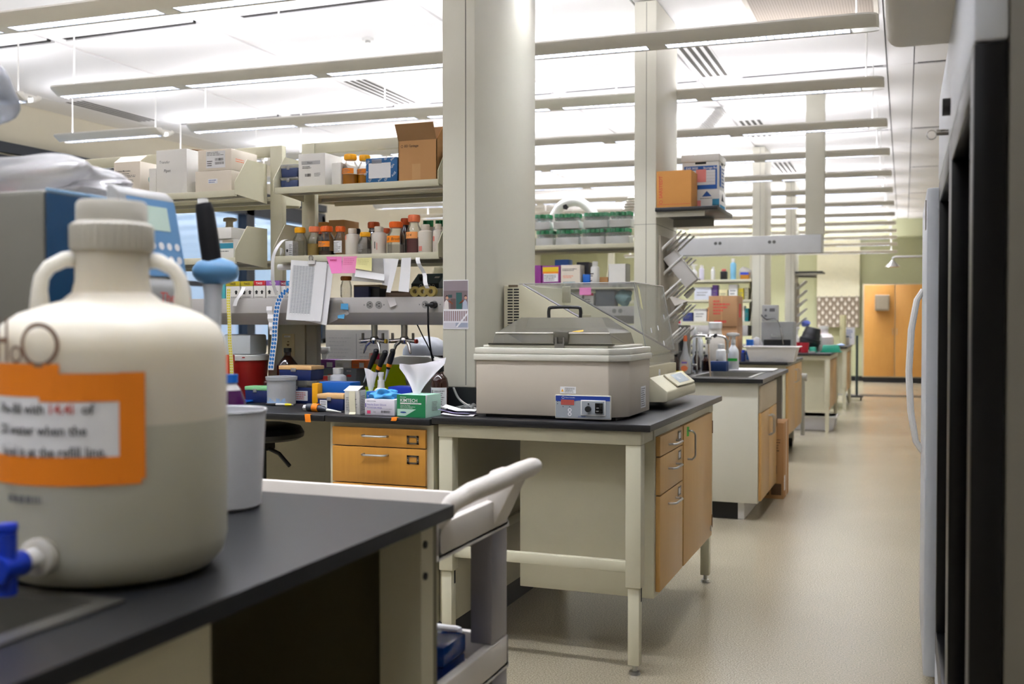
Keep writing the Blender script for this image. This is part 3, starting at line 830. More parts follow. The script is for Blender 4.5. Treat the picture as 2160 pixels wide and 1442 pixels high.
PART('body', MB().box((-2.6, -.42, .115), (.632, -.39, ZT - .028), CREAM, .003).box((.60, -.3895, .115), (.632, .45, ZT - .028), CREAM, .003).box((-2.6, -.3895, .115), (.5995, .45, .15), CREAM), t)
PART('toe_kick', MB().box((-2.6, -.36, .001), (.50, .45, .115), BLACK), t)
PART('toe_leg', MB().box((.50, -.37, .001), (.54, .45, .115), WHITE), t)
FX = .6325
side_front(t, 'false_front', -.40, .44, .70, .87, hol=False, wood_m=mat('pale_maple_panel', '#c9b9a0', .45))
d = side_front(t, 'door', -.40, .02, .13, .695, vert=(-.02, .52, .65), hol=False)
d = side_front(t, 'door', .025, .44, .13, .695, vert=(.07, .52, .65), hol=False)
for z in (.22, .56): PART('hinge', MB().box((FX + .012, .436, z - .03), (FX + .021, .446, z + .03), mat('hinge_bronze', '#6b4f38', .4, metal=.6)), d)
PART('bay_panel', MB().box((-.1, .452, .001), (.2, 1.02, ZT - .03), GREYM).box((.21, .97, .001), (.63, 1.03, ZT - .03), GREYM), t)
rack('shelf_rack', 'cream shelf rack of green-capped tubes between the two columns', -3.4, -1.745, 7.42, (1.545, 1.84), ((-3.44, -3.37), (-1.80, -1.745)), 1.97, z0=1.392, dep=.26, right=False)
t = THING('raceway', 'grey outlet raceway of the second island, seen through the acrylic lid', 'raceway', (-2.6, 7.42, 1.268))
PART('channel', MB().prism(prof, 'x', -1.6, .895, RWAY, .002), t)
for px in (1302, 1215): PART('outlet', outlet(front(XA(px, 7.145) + 2.6, -.2755, .0895), MB()), t)

# ---- third to fifth island
counter('black worktop of the third island under the white wash basin', -4.0, -.975, 9.5, 11.0, ZT)
t = THING('island_cabinet', 'cream cabinet with pale maple doors on castors under the third island', 'cabinet', (-1.6, 10.25, 0))
PART('body', MB().box((-2.3, -.70, .22), (.60, .72, ZT - .028), CREAM2, .003), t)
FX = .6005
side_front(t, 'door', -.68, .0, .24, .87, vert=(-.08, .70, .82), hol=False)
side_front(t, 'door', .005, .68, .24, .87, vert=(.09, .70, .82), hol=False)
for y in (-.6, .6):
    c_ = PART('castor', MB().cyl((.50, y, .05), (.54, y, .05), .05, BLACK, seg=18), t)
    PART('fork', MB().box((.49, y - .03, .06), (.55, y + .03, .218), GREYM), c_)
PART('gas_valve', MB().cyl((.60, .80, .70), (.66, .80, .70), .04, GREYM).cyl((.62, .80, .1), (.62, .80, .70), .02, GREYM), t)
def table(label, x1, y0, y1, lab2):
    counter(label, -3.6, x1, y0, y1, ZT)
    t = THING('table_frame', lab2, 'table frame', (x1 - .4, (y0 + y1) / 2, 0))
    h = (y1 - y0) / 2 - .06
    for x, y in ((.36, -h), (.36, h), (-.5, -h)):
        l = PART('leg', MB().box((x - .028, y - .028, .3), (x + .028, y + .028, .84), CREAM2, .003), t)
        PART('lower_leg', MB().box((x - .021, y - .021, .001), (x + .021, y + .021, .3), CREAM2), l)
    PART('apron', MB().box((-.6, -h - .028, .84), (.388, h + .028, .888), CREAM2), t)
    c_ = THING('hanging_cabinet', 'maple fronted cabinet hung ' + lab2.split(' ', 3)[3], 'cabinet', (x1 - .45, (y0 + y1) / 2, 0))
    PART('body', MB().box((-.45, -h + .14, .23), (.408, h - .05, .838), CREAM2), c_)
    m2 = MB().box((.4085, -h + .16, .25), (.424, -.01, .82), WOODL, .002); PART('door', m2, c_)
    PART('door', MB().box((.4085, .0, .25), (.424, h - .07, .82), WOODL, .002), c_)
table('dark worktop of the fourth island with red cups and green trays', -.78, 12.25, 13.9, 'cream table frame under the fourth island worktop')
table('farthest dark worktop, in front of the maple wardrobe', -.76, 15.5, 17.0, 'cream table frame under the farthest worktop')
rack('shelf_rack', 'crowded cream shelf rack behind the stacked brown cartons', -3.6, -1.757, 13.15, (1.28, 1.55, 1.80), ((-3.66, -3.58), (-1.82, -1.76)), 2.35, z0=1.2405, dep=.28)
t = THING('raceway', 'white outlet raceway low on the fourth island behind the brown cartons', 'raceway', (-2.7, 13.15, 1.1))
PART('channel', MB().box((-1.2, -.3, 0), (.9, .3, .134), RWAY, .004), t)
# far wardrobe
t = THING('wardrobe', 'tall maple double-door cabinet against the far green wall', 'cabinet', (-.18, 23.05, 0))
PART('body', MB().box((-.64, -.23, .11), (.62, .34, 2.06), mat('wardrobe_edge', '#b9b09a', .5)), t)
PART('plinth', MB().box((-.62, -.2, .001), (.62, .34, .11), BLACK), t)
for a, b_ in ((-.61, -.008), (.008, .60)): 
    d = PART('door', MB().box((a, -.25, .13), (b_, -.2305, 2.04), WOODX, .002), t)
    xh = -.04 if a < 0 else .04
    PART('handle', bar_handle(MB(), (xh, -.25, 1.0), (xh, -.25, 1.13), (0, -.03, 0)), d)
ONE('paper_dispenser', MB().box((-.14, -.11, 0), (.14, .11, .33), mat('dispenser_grey', '#8f8474', .5), .02).box((-.11, -.115, .04), (.11, -.108, .28), mat('dispenser_face', '#9c917f', .4)), 'grey box dispenser fixed on the left maple wardrobe door', 'dispenser', (-.43, 22.688, 1.50))
# ================================================================ foreground on the near bench
CAPW = mat('cap_plastic', '#cdc9be', .45, var=.02)
JUG = mat('carboy_hdpe', '#ddd6c6', .42, var=.03, scale=5)
JUGW = mat('carboy_hdpe_with_water', '#c2c0b0', .42, var=.03, scale=5)
for m_ in (JUG, JUGW):
    b_ = m_.node_tree.nodes['Principled BSDF']; b_.inputs['Subsurface Weight'].default_value = .7; b_.inputs['Subsurface Scale'].default_value = .09; b_.inputs['Subsurface Radius'].default_value = (1, .95, .85)
t = THING('carboy', 'huge white water carboy with ribbed cap, taped orange note and blue tap', 'carboy', (-1.102, 1.218, ZT), RAD(42))
R_ = .163
PART('body', MB().lathe([(0, .001), (.12, .001), (.143, .008), (.157, .024), (R_, .05), (R_, .227)], JUGW, seg=56)
     .lathe([(R_, .227), (R_, .325), (.160, .345), (.150, .365), (.128, .381), (.098, .392), (.070, .400), (.056, .412), (.052, .43), (.052, .475)], JUG, seg=56), t)
PART('cap', (lambda mb: [mb.box((-.0015, -.0595, .477), (.0015, -.0560, .511), CAPW, .0008, mtx=Matrix.Rotation(k * math.pi / 18, 4, 'Z')) for k in range(36)] and mb)(
    MB().lathe([(0, .473), (.056, .473), (.058, .477), (.058, .511), (.055, .514), (.050, .516), (.050, .542), (.047, .547), (0, .548)], CAPW, seg=48)), t, 'white ribbed screw cap')
for s in (-1, 1):
    PART('handle', MB().tube([(s * .046, 0, .462), (s * .066, 0, .460), (s * .086, 0, .449), (s * .096, 0, .434), (s * .099, 0, .415), (s * .099, 0, .388)], [.013, .0115, .0105, .0105, .011, .014], JUG, 12), t)
F = Cyl(R_ + .0005, -math.pi / 2, 0)
A = R_
mb = MB()
OT2 = OTAPE
mb.rect(F, -1.30 * A, .268, -.42 * A, .313, OT2, .0008).rect(F, -.60 * A, .262, .245 * A, .300, OT2, .0012)
mb.rect(F, -1.30 * A, .149, .22 * A, .188, OT2, .0008).rect(F, .045 * A, .156, .25 * A, .301, OT2, .0015)
PART('tape_frame', mb, t, 'orange tape around the note')
mb = MB().rect(F, -1.28 * A, .178, .07 * A, .274, PAPER, .0004)
hh = .0132
mb.text(F, 'Re-fill with', -.55 * A, .246, hh, INK, .0022, align='RIGHT', wide=.95, bold=.01).text(F, '14.4l', -.30 * A, .246, hh, REDINK, .0022, align='RIGHT', bold=.01).text(F, 'of', -.15 * A, .246, hh, INK, .0022, align='RIGHT', bold=.01)
mb.text(F, 'DI water when the', -.20 * A, .2175, hh, INK, .0022, align='RIGHT', wide=.95, bold=.01).text(F, 'level is at the refill line.', -.05 * A, .1885, hh, INK, .0022, align='RIGHT', wide=.9, bold=.01)
PART('note', mb, t, 'white note that tells when to refill the water')
SCR = mat('faded_brown_marker', '#7e6252', .7)
mb = MB()
for x in (-1.12, -.98): mb.rect(F, x * A, .315, (x + .035) * A, .375, SCR)
mb.rect(F, -1.12 * A, .34, -.96 * A, .347, SCR)
mb.ring(F, -.60 * A, .338, .030, .006, SCR, .0007, 28)
mb.ring(F, -.84 * A, .325, .012, .004, SCR, .0007, 14)
mb.lines(F, -.95 * A, .12, -.55 * A, .14, 1, GREYINK, 3, .5)
PART('marker_writing', mb, t, 'handwritten H2O in faded brown marker')
a = RAD(-90 - 34)
d = Vector((math.cos(a), math.sin(a), 0))
mb = MB().cyl(d * .150 + Vector((0, 0, .055)), d * .176 + Vector((0, 0, .055)), .025, JUG).cyl(d * .176 + Vector((0, 0, .055)), d * .205 + Vector((0, 0, .055)), .014, WHITE)
sp = PART('spigot', mb, t, 'white outlet with a blue tap')
PART('tap', MB().cyl(d * .203 + Vector((0, 0, .055)), d * .25 + Vector((0, 0, .055)), .017, ROYAL).cyl(d * .23 + Vector((0, 0, .02)), d * .23 + Vector((0, 0, .10)), .013, ROYAL).box((d.x * .23 - .014, d.y * .23 - .008, .10), (d.x * .23 + .014, d.y * .23 + .008, .112), ROYAL, .003), sp, 'blue tap')

# beaker
t = THING('beaker', 'tall white plastic beaker with a rolled rim right behind the carboy', 'beaker', (-1.265, 1.70, ZT))
PART('body', MB().lathe([(0, .001), (.068, .001), (.074, .006), (.0835, .190), (.0865, .193), (.0855, .1955), (.081, .194), (.072, .008), (0, .006)], mat('milky_white_beaker', '#dcdde0', .38, var=.02, trans=.15), seg=40), t)
# bottle with purple liquid
t = THING('bottle', 'small bottle of purple liquid with a blue cap behind the tall beaker', 'bottle', (-1.350, 1.838, ZT))
PURP = mat('purple_liquid', '#431448', .25, var=.1)
PART('body', MB().lathe([(0, .001), (.031, .001), (.033, .006), (.033, .165), (.033, .198), (.024, .222), (.0155, .235), (.0155, .243)], mat('white_bottle_base', '#d7d3d0', .45)).lathe([(.0335, .166), (.0335, .1985), (.0245, .2225)], PURP), t)
PART('cap', MB().cyl((0, 0, .238), (0, 0, .256), .018, BLUEP), t)
# benchtop centrifuge: grey side, blue front, sloped control head
t = THING('centrifuge', 'grey and blue benchtop instrument with a sloped keypad behind the carboy', 'instrument', (-1.75, 1.62, ZT))
GI = mat('instrument_grey', '#75736a', .45)
BI = mat('instrument_blue', '#0c3a5c', .4)
LB = mat('instrument_light_blue', '#8fb4d4', .4)
PART('body', MB().box((-.5, -.17, .001), (.279, .17, .612), GI, .012), t)
PART('front_panel', MB().box((.2795, -.165, .03), (.286, .165, .606), BI, .003).box((.2795, -.165, .607), (.286, .165, .614), LB, .002), t, 'blue front panel')
hd = MB().prism([(.287, .638), (.30, .638), (.318, .624), (.352, .455), (.362, .44), (.365, .40), (.352, .375), (.287, .365)], 'y', -.02, .145, mat('head_grey', '#a2a2a0', .4), .006)
h = PART('control_head', hd, t)
pn = Vector((.352 - .318, 0, .455 - .624)).normalized()
F = Fr((.3545, .0, .455), (0, 1, 0), -pn)
mb = MB().shape(F, [(-.005, .005), (.138, .005), (.138, .165), (-.005, .165)], mat('keypad_blue', '#6493c0', .4), .001).rect(F, .02, .10, .11, .150, mat('lcd_mint', '#c9ded2', .3), .002)
for i in range(2):
    for j in range(4): mb.disc(F, .05 + .024 * j, .04 + .028 * i, .008, PAPER, .002, 12)
PART('keypad', mb, h, 'light blue keypad with a pale display')
F2 = Fr((.3655, -.0, .40), (0, 1, 0), (0, 0, 1))
PART('lettering', MB().text(F2, 'Thermo', .04, .008, .020, mat('logo_red', '#d8342c', .5), .002), h)
# pipette controller on a stand
t = THING('pipette_controller', 'black and blue pipette controller standing upright beside the blue instrument', 'pipette controller', (-1.410, 1.862, ZT), YAW)
PART('stand', MB().cyl((0, 0, .001), (0, 0, .015), .020, WHITE).cyl((0, 0, .015), (0, 0, .33), .009, WHITE), t)
PART('nose', MB().lathe([(.010, .33), (.017, .34), (.019, .43), (.022, .45), (0, .452)], MILKY), t)
PART('body', MB().lathe([(0, -.048), (.010, -.046), (.022, -.036), (.029, -.018), (.031, 0), (.029, .02), (.022, .04), (.012, .05), (0, .052)], mat('controller_blue', '#5c90bb', .4), (0.004, 0, .478), mtx=Matrix.Rotation(math.pi / 2, 4, 'Y') ), t, 'light blue rounded body')
PART('grip', MB().tube([(.0, 0, .49), (-.008, 0, .55), (-.016, 0, .61), (-.019, 0, .625)], [.021, .0215, .020, .017], mat('grip_black', '#08080c', .6, spec=.3), 16), t)
PART('button', MB().cyl((-.0195, 0, .622), (-.021, 0, .636), .013, WHITE, .011), t)
# wrapped plastic on the instrument and a clear bag at the edge of the picture
WRAP = clear('crumpled_wrap', '#ffffff', .9, .1, rough=.2, haze=.5, hazecol='#f2f0f2')
ONE('plastic_wrap', MB().crumple((-.03, 0, .045), (.20, .12, .055), WRAP, 3, 5, .26, -.042).crumple((.10, .02, .02), (.10, .09, .03), WRAP, 9, 4, .3, -.018), 'crumpled white plastic wrap on top of the grey and blue instrument', 'plastic wrap', (-1.69, 1.66, ZT + .614))
t = THING('plastic_bag', 'clear bag with green and blue bits at the upper left edge of the photo', 'bag', (-1.97, 1.50, ZT + .614))
PART('film', MB().crumple((.02, 0, .09), (.09, .08, .10), FILM, 5, 4, .15, -.085).crumple((.25, 0, .20), (.105, .09, .075), clear('crumpled_film', '#f4f8ff', .85, .14, rough=.15, haze=.45, hazecol='#dfe2ea'), 8, 4, .14), t)
PART('contents', MB().cyl((.18, -.01, .15), (.26, .02, .17), .03, mat('bag_green', '#2c5a40', .5)).cyl((.17, .0, .22), (.29, .0, .24), .02, mat('bag_violet', '#5060a8', .5)), t)

# ---------------------------------------------------------------- service cart behind the near bench
CART = mat('cart_resin', '#d6d0c8', .45, var=.03)
CARTIN = mat('cart_white_inside', '#e9e6e2', .5)
X0, X1, Y0, Y1 = -2.35, -.900, 1.925, 2.335
t = THING('utility_cart', 'off-white plastic utility cart with a long handle between the near bench and the table bench', 'cart', ((X0 + X1) / 2, (Y0 + Y1) / 2, 0))
hx, hy = (X1 - X0) / 2, (Y1 - Y0) / 2
def tray(z0, z1, name):
    mb = MB().box((-hx, -hy, z0), (hx, hy, z0 + .012), CARTIN)
    for p0, p1 in (((-hx, -hy, z0), (hx, -hy + .02, z1)), ((-hx, hy - .02, z0), (hx, hy, z1)), ((-hx, -hy, z0), (-hx + .02, hy, z1)), ((hx - .025, -hy, z0), (hx, hy, z1))): mb.box(p0, p1, CART, .006)
    return PART(name, mb, t)
tray(.785, .862, 'tray'); tray(.44, .520, 'tray'); tray(.14, .2, 'tray')
for sx in (-1, 1):
    for sy in (-1, 1):
        x, y = sx * (hx - .03) - (.057 if sy < 0 < sx else 0), sy * (hy - .055)
        PART('post', MB().box((x - .028, y - .05, .2005), (x + .028, y + .05, .4395), ALU, .004).box((x - .028, y - .05, .5205), (x + .028, y + .05, .7845), ALU, .004), t, 'grey aluminium post')
        PART('castor', MB().cyl((x - .016, y, .055), (x + .016, y, .055), .054, BLACK).box((x - .022, y - .03, .07), (x + .022, y + .03, .139), GREYM), t)
hb = MB().tube([(hx - .012, -hy + .02, .86), (hx + .02, -hy + .03, .905), (hx + .05, -hy + .06, .925), (hx + .068, -hy + .14, .933), (hx + .072, hy - .12, .938), (hx + .073, hy - .04, .938), (hx + .073, hy - .012, .937)], [.019, .020, .021, .0215, .0215, .0215, .018], CART, 14)
hb.hull([(hx + .07, hy - .10, .935), (hx + .07, hy - .03, .935), (hx - .02, hy - .10, .862), (hx - .02, hy - .004, .862), (hx, hy - .1, .80), (hx, hy - .004, .80), (hx - .02, hy - .004, .93), (hx - .02, hy - .09, .93)], CART, .008)
PART('handle', hb, t, 'rounded push handle')
mb = MB()
mb.box((0, 0, 0), (.20, .012, .15), PAPER)
ONE('magazine', MB().box((-.10, -.07, .0005), (.10, .07, .012), PAPER, .001).box((-.095, -.065, .0121), (.08, .06, .0126), mat('magazine_violet', '#5a5474', .5)), 'white and violet magazine lying in the top tray of the cart', 'magazine', (-1.065, 2.065, .7975), .1)
SB = clear('smoky_blue_plastic', '#1a6fc8', .8, .1, haze=.75, hazecol='#0d58b4')
t = THING('tip_box', 'translucent blue tip box on the middle tray of the cart', 'tip box', (-1.0, 2.085, .4525))
PART('base', MB().box((-.06, -.045, .0005), (.06, .075, .07), mat('deep_blue_plastic', '#0b2f78', .35), .005), t)
PART('lid', MB().box((-.062, -.047, .0705), (.062, .077, .115), SB, .006), t)
ONE('paper_stack', MB().box((-.12, -.08, .0005), (.10, .08, .015), PAPER, .001).box((-.10, -.06, .0155), (.08, .06, .0165), PAPER), 'white papers lying left of the blue tip box on the cart', 'paper', (-1.25, 2.13, .4525), .12)
ONE('roll', MB().lathe([(.02, .001), (.052, .001), (.052, .10), (.02, .10), (.02, .001)], mat('dark_grey_roll', '#5a5a60', .6), seg=28), 'dark grey roll standing on the cart tray behind the blue tip box', 'roll', (-1.175, 2.25, .4525))
ONE('soap_bar', MB().box((-.05, -.02, .001), (.05, .02, .09), PAPER, .015).box((-.03, -.0205, .06), (.02, -.0202, .075), mat('faded_pink', '#d77c80', .6)), 'white packet with a pink mark on the cart tray', 'packet', (-1.05, 2.275, .4525), .0)

# ---------------------------------------------------------------- refrigerators on the right
FW = mat('fridge_white', '#c8ccd2', .35, var=.015)
FG = mat('fridge_grey_side', '#6e6a5e', .5, var=.04)
FGL = mat('fridge_door_glass', '#040405', .1, spec=.12)
FBK = mat('fridge_black_frame', '#060607', .3, var=.1, spec=.25)
t = THING('glass_door_refrigerator', 'large refrigerator with black-framed glass doors close by on the right', 'refrigerator', (.52, 2.83, 0))
xf, y0, y1 = .105 - .52, 1.90 - 2.83, 3.76 - 2.83
PART('body', MB().box((xf + .055, y0 + .004, .06), (.42, y1, 2.03), FG, .006), t)
PART('header', MB().box((xf, y0, 1.755), (xf + .0545, y1, 2.03), FW, .008), t, 'white header above the doors')
for k in range(2):
    a, b = y0 + k * .93 + .002, y0 + (k + 1) * .93 - .002
    d = PART('door', MB().box((xf + .001, a, .16), (xf + .054, a + .075, 1.752), FBK, .004).box((xf + .001, b - .075, .16), (xf + .054, b, 1.752), FBK, .004).box((xf + .001, a + .0752, .16), (xf + .054, b - .0752, .25), FBK, .003).box((xf + .001, a + .0752, 1.68), (xf + .054, b - .0752, 1.752), FBK, .003), t)
    PART('glass', MB().box((xf + .038, a + .0755, .2505), (xf + .046, b - .0755, 1.6795), FGL, .001), d)
PART('grille', MB().box((xf + .001, y0 + .002, .06), (xf + .05, y1 - .002, .155), FW), t)
for y in (y0 + .1, y1 - .1):
    for x in (xf + .12, .36): PART('foot', MB().cyl((x, y, .001), (x, y, .06), .025, BLACK), t)
PART('lock', MB().cyl((xf - .018, y0 + .95, 1.83), (xf + .001, y0 + .95, 1.83), .022, BLACK), t)
ky = MB().cyl((xf - .03, y0 + 1.0, 1.775), (xf - .001, y0 + 1.0, 1.775), .008, CHROME)
for k in range(12):
    a = k * math.pi / 6; a2 = (k + 1) * math.pi / 6
    ky.tube([(xf - .042 + .012 * math.cos(a), y0 + 1.0, 1.77 + .012 * math.sin(a)), (xf - .042 + .012 * math.cos(a2), y0 + 1.0, 1.77 + .012 * math.sin(a2))], .0015, CHROME, 5)
PART('key', ky, t)
t = THING('refrigerator', 'white refrigerator with a bowed handle just beyond the glass-doored one', 'refrigerator', (.50, 4.25, 0))
xf = .069 - .50
PART('body', MB().box((xf + .05, -.46, .03), (.42, .40, 1.74), FW, .006), t)
d = PART('door', MB().box((xf, -.46, .06), (xf + .0495, .40, 1.74), FW, .008), t)
PART('handle', MB().tube([(xf + .002, .20, .76), (xf - .022, .20, .80), (xf - .042, .20, .92), (xf - .050, .20, 1.08), (xf - .042, .20, 1.25), (xf - .022, .20, 1.37), (xf + .002, .20, 1.41)], [.012, .013, .014, .014, .014, .013, .012], WHITE, 10), d)
PART('hinge', MB().box((xf - .004, -.44, 1.60), (xf, -.40, 1.70), STEEL), d)
for y in (-.4, .34):
    for x in (xf + .1, .36): PART('foot', MB().cyl((x, y, .001), (x, y, .03), .02, BLACK), t)
FOAM = mat('dirty_foam', '#e4e0d8', .8, var=.06, scale=4)
ONE('foam_box', MB().box((-.2, -.30, .001), (.2, .30, .26), FOAM, .035, 4).box((-.06, -.306, .04), (.05, -.299, .075), mat('foam_smudge', '#9a8578', .8)), 'rounded off-white foam box overhanging the top of the glass-doored refrigerator', 'foam box', (.15, 2.75, 2.032))
# ================================================================ first island: what stands on its shelves
Z1, Z2, ZR = 1.5875, 1.9055, 1.3925
def LOC(px0, px1, Y, z): return ((XA(px0, Y) + XA(px1, Y)) / 2, Y, z)
def HH(px, pt, pb, Y): return (pb - pt) * DEP(XA(px, Y), Y) / FPX
def WW(px0, px1, Y): return XA(px1, Y) - XA(px0, Y)
YB_ = 4.185
TEA = mat('tea_liquid', '#a88d4c', .15, var=.05)
DARKL = mat('dark_brown_liquid', '#3a211b', .15)
PINKL = mat('rosy_brown_liquid', '#6d3f45', .15)
GOLD = mat('golden_liquid', '#c07a10', .12, var=.05)
CLEARL = mat('colourless_liquid', '#b7b2ab', .1, alpha=.35)
OLAB = mat('orange_label', '#f28a18', .6, var=.05)
PLAB = mat('pale_orange_label', '#f3a25c', .6)
def mb_at(label, p0, p1, pt, pb, Y, capm, z=Z1, **k):
    r = WW(p0, p1, Y) / 2
    return media_bottle('media_bottle', label, LOC(p0, p1, Y, z), r, HH((p0 + p1) / 2, pt, pb, Y), capm, **k)
mb_at('clear bottle with an amber yellow cap, leftmost on the bottle shelf', 621, 647, 477, 539, YB_, YELLOW, print_=GREYINK)
mb_at('bottle of cloudy tan liquid with a pale orange cap on the bottle shelf', 651, 677, 475, 538, YB_, ORANGEP, liq=TEA, lev=.5)
mb_at('orange-capped bottle with a wide orange band over dark brown liquid', 675, 705, 475, 538, YB_, ORANGE, liq=DARKL, lev=.2, band=OLAB, bandz=(.36, .58))
mb_at('orange-capped bottle with a white paper label, on the bottle shelf', 707, 731, 476, 538, YB_, ORANGE, card=PAPER)
mb_at('short clear bottle with a bright yellow cap between two white bottles', 758, 784, 489, 537, YB_ - .01, YELLOW, card=None, print_=PAPER, liq=CLEARL, lev=.3)
mb_at('orange-capped bottle with LB on its orange band, on the bottle shelf', 819, 853, 468, 536, YB_ - .015, ORANGE, band=OLAB, bandz=(.42, .66), txt='LB  Broth', liq=CLEARL, lev=.35)
mb_at('tall orange-capped bottle of rosy brown liquid with pale orange label', 859, 889, 453, 535, YB_, ORANGEP, liq=PINKL, lev=.5, band=PLAB, bandz=(.46, .66), txt='1-14')
mb_at('dark amber bottle with a rust cap behind the brown liquid bottle', 669, 684, 469, 530, YB_ + .085, RUST, glass=AMBER)
mb_at('amber bottle with a rust cap standing tall in the back row', 776, 802, 460, 532, YB_ + .085, RUST, glass=AMBER, neck=.7)
mb_at('clear bottle with a flat orange cap half hidden behind a white bottle', 803, 826, 474, 532, YB_ + .075, RUST)
mb_at('tall amber bottle with an orange cap left of the rosy brown bottle', 845, 866, 454, 532, YB_ + .08, RUST, glass=AMBER, neck=.66)
for lb, p0, p1, pt in (('slim dark bottle with a black cap behind the brown liquid bottle', 685, 695, 467), ('clear bottle with a black cap right behind the first white bottle', 741, 760, 472)):
    mb_at(lb, p0, p1, pt, 531, YB_ + .08, BLACK, glass=AMBER if p0 == 685 else None, neck=.8)
GM = mat('green_mark', '#6fae7a', .6); RM = mat('red_mark', '#d98478', .6)
for lb, p0, p1, pt, pb, dy, mk in (
    ('white plastic bottle right of the paper-labelled bottle on the bottle shelf', 731, 757, 480, 537, 0, [(-.5, .7, .5, .2, mat('salmon_sticker', '#ef9a7e', .6))]),
    ('white plastic bottle with green and red scribbles, cream cap', 786, 814, 478, 537, -.01, [(-.6, .5, .3, .1, GM), (.3, .25, .12, .3, INK), (.6, .2, .1, .3, RM)]),
    ('white plastic bottle with a reddish stain, second from the right', 884, 912, 475, 536, -.005, [(-.2, .1, .6, .2, RM)]),
    ('white plastic bottle at the right end of the bottle shelf', 914, 935, 473, 535, .0, [(-.3, .5, .5, .2, RM)]),
    ('small cream-capped plastic bottle behind the short yellow-capped one', 757, 779, 482, 531, .075, None)):
    hdpe_bottle('plastic_bottle', lb, LOC(p0, p1, YB_ + dy, Z1), WW(p0, p1, YB_) / 2, HH(p0, pt, pb, YB_), 'white plastic bottles on the bottle shelf', mark=mk)
# dispenser box with an arrow and a white roll at the left end
def arrow(mb, F, x, y, s, m=INK): return mb.shape(F, [(x - s, y), (x, y + s * .9), (x + s, y), (x + s * .5, y), (x + s * .5, y - s * .9), (x - s * .5, y - s * .9), (x - s * .5, y)], m, .001)
carton('label_box', 'small white label box with a black arrow at the left end of the bottle shelf', LOC(602, 618, 4.16, Z1), WW(602, 618, 4.16), .05, HH(610, 505, 539, 4.16), PAPER, lambda mb, F, w, h: arrow(mb, F, w * .3, h * .4, w * .2).lines(F, w * .55, h * .1, w * .95, h * .8, 6, GREYINK))
ONE('label_roll', MB().lathe([(.004, -.008), (.022, -.008), (.022, .008), (.004, .008), (.004, -.008)], PAPER, mtx=Matrix.Rotation(math.pi / 2, 4, 'X')), 'round white label roll beside the arrow box on the bottle shelf', 'roll', LOC(580, 598, 4.13, Z1 + .023))
# upper shelf, right bay
YU = 4.12
tip_box('clear-lidded navy tip box, upper one of the pair at the shelf end', LOC(594, 629, YU + .01, Z2 + .0525), WW(594, 629, YU), .1, HH(600, 335, 362, YU), mat('dusty_navy', '#37466f', .45), FILM, .3, 'wrapped tip boxes on the upper shelf')
tip_box('clear-lidded navy tip box, lower one of the pair at the shelf end', LOC(593, 630, YU, Z2), WW(593, 630, YU), .11, .051, mat('dusty_navy', '#37466f', .45), FILM, .3, 'wrapped tip boxes on the upper shelf')
def white_lbl(mb, F, w, h):
    mb.rect(F, w * .12, h * .67, w * .82, h * .78, mat('label_grey_bar', '#b5b5b5', .7)).text(F, 'Filters', w * .34, h * .70, h * .05, INK).lines(F, w * .15, h * .55, w * .6, h * .64, 2, GREYINK, 2).bars(F, w * .25, h * .31, w * .48, h * .40, INK, 4).lines(F, w * .6, h * .3, w * .85, h * .42, 3, GREYINK, 3)
carton('carton', 'tall white carton with a grey label bar and barcode on the upper shelf', LOC(631, 687, YU, Z2), WW(631, 687, YU), .16, HH(660, 317, 387, YU), WHITEC, white_lbl, 'white cartons on the upper shelves')
carton('carton', 'plain white carton left of the golden bottles on the upper shelf', LOC(701, 720, YU, Z2), WW(701, 720, YU), .15, HH(715, 335, 383, YU), WHITEC, None, 'white cartons on the upper shelves')
mb_at('bottle of golden liquid with orange tape and amber cap, left of the pair', 725, 756, 316, 382, YU + .04, YELLOW, Z2, liq=GOLD, lev=.42, band=OLAB, bandz=(.43, .63), group='golden bottles on the upper shelf')
mb_at('bottle of golden liquid with orange tape, right one beside the blue box', 757, 784, 316, 380, YU + .06, YELLOW, Z2, liq=GOLD, lev=.42, band=OLAB, bandz=(.43, .63), group='golden bottles on the upper shelf')
BBOX = mat('blue_printed_card', '#1d5d92', .6)
def qia(mb, F, w, h):
    for k, (x, y) in enumerate(((.12, .06), (.42, .04), (.62, .06), (.86, .22), (-.02, .32), (.02, .72), (.62, .88), (.82, .84), (.82, .55))):
        mb.text(F, 'QIAGEN'[(k * 2) % 4:(k * 2) % 4 + 3], w * x, h * y, h * .085, PAPER, .001, rot=.8)
    mb.rect(F, w * .1, h * .2, w * .8, h * .8, PAPER, .002).lines(F, w * .14, h * .26, w * .76, h * .62, 6, mat('pale_rule', '#b9bccb', .8), 7, .2).lines(F, w * .2, h * .68, w * .5, h * .76, 1, GREYINK, 8)
    mb.rect(F, w * .2, h * .78, w * .52, h * .95, clear('tape_clear', '#e8e8f0', .8, .1, haze=.5), .003)
carton('carton', 'blue printed carton with a white form taped on its face', LOC(773, 838, YU, Z2), WW(773, 839, YU), .12, HH(805, 327, 380, YU), BBOX, qia)
w_, h_ = WW(841, 922, YU - .01), HH(880, 290, 375, YU)
def bd(mb, F, w, h):
    mb.ring(F, w * .1, h * .865, .006, .0015, INK).text(F, 'BD Syringe', w * .16, h * .84, h * .06, INK).rect(F, w * .36, h * .04, w * .58, h * .42, mat('packing_tape', '#bf9463', .3), .0008)
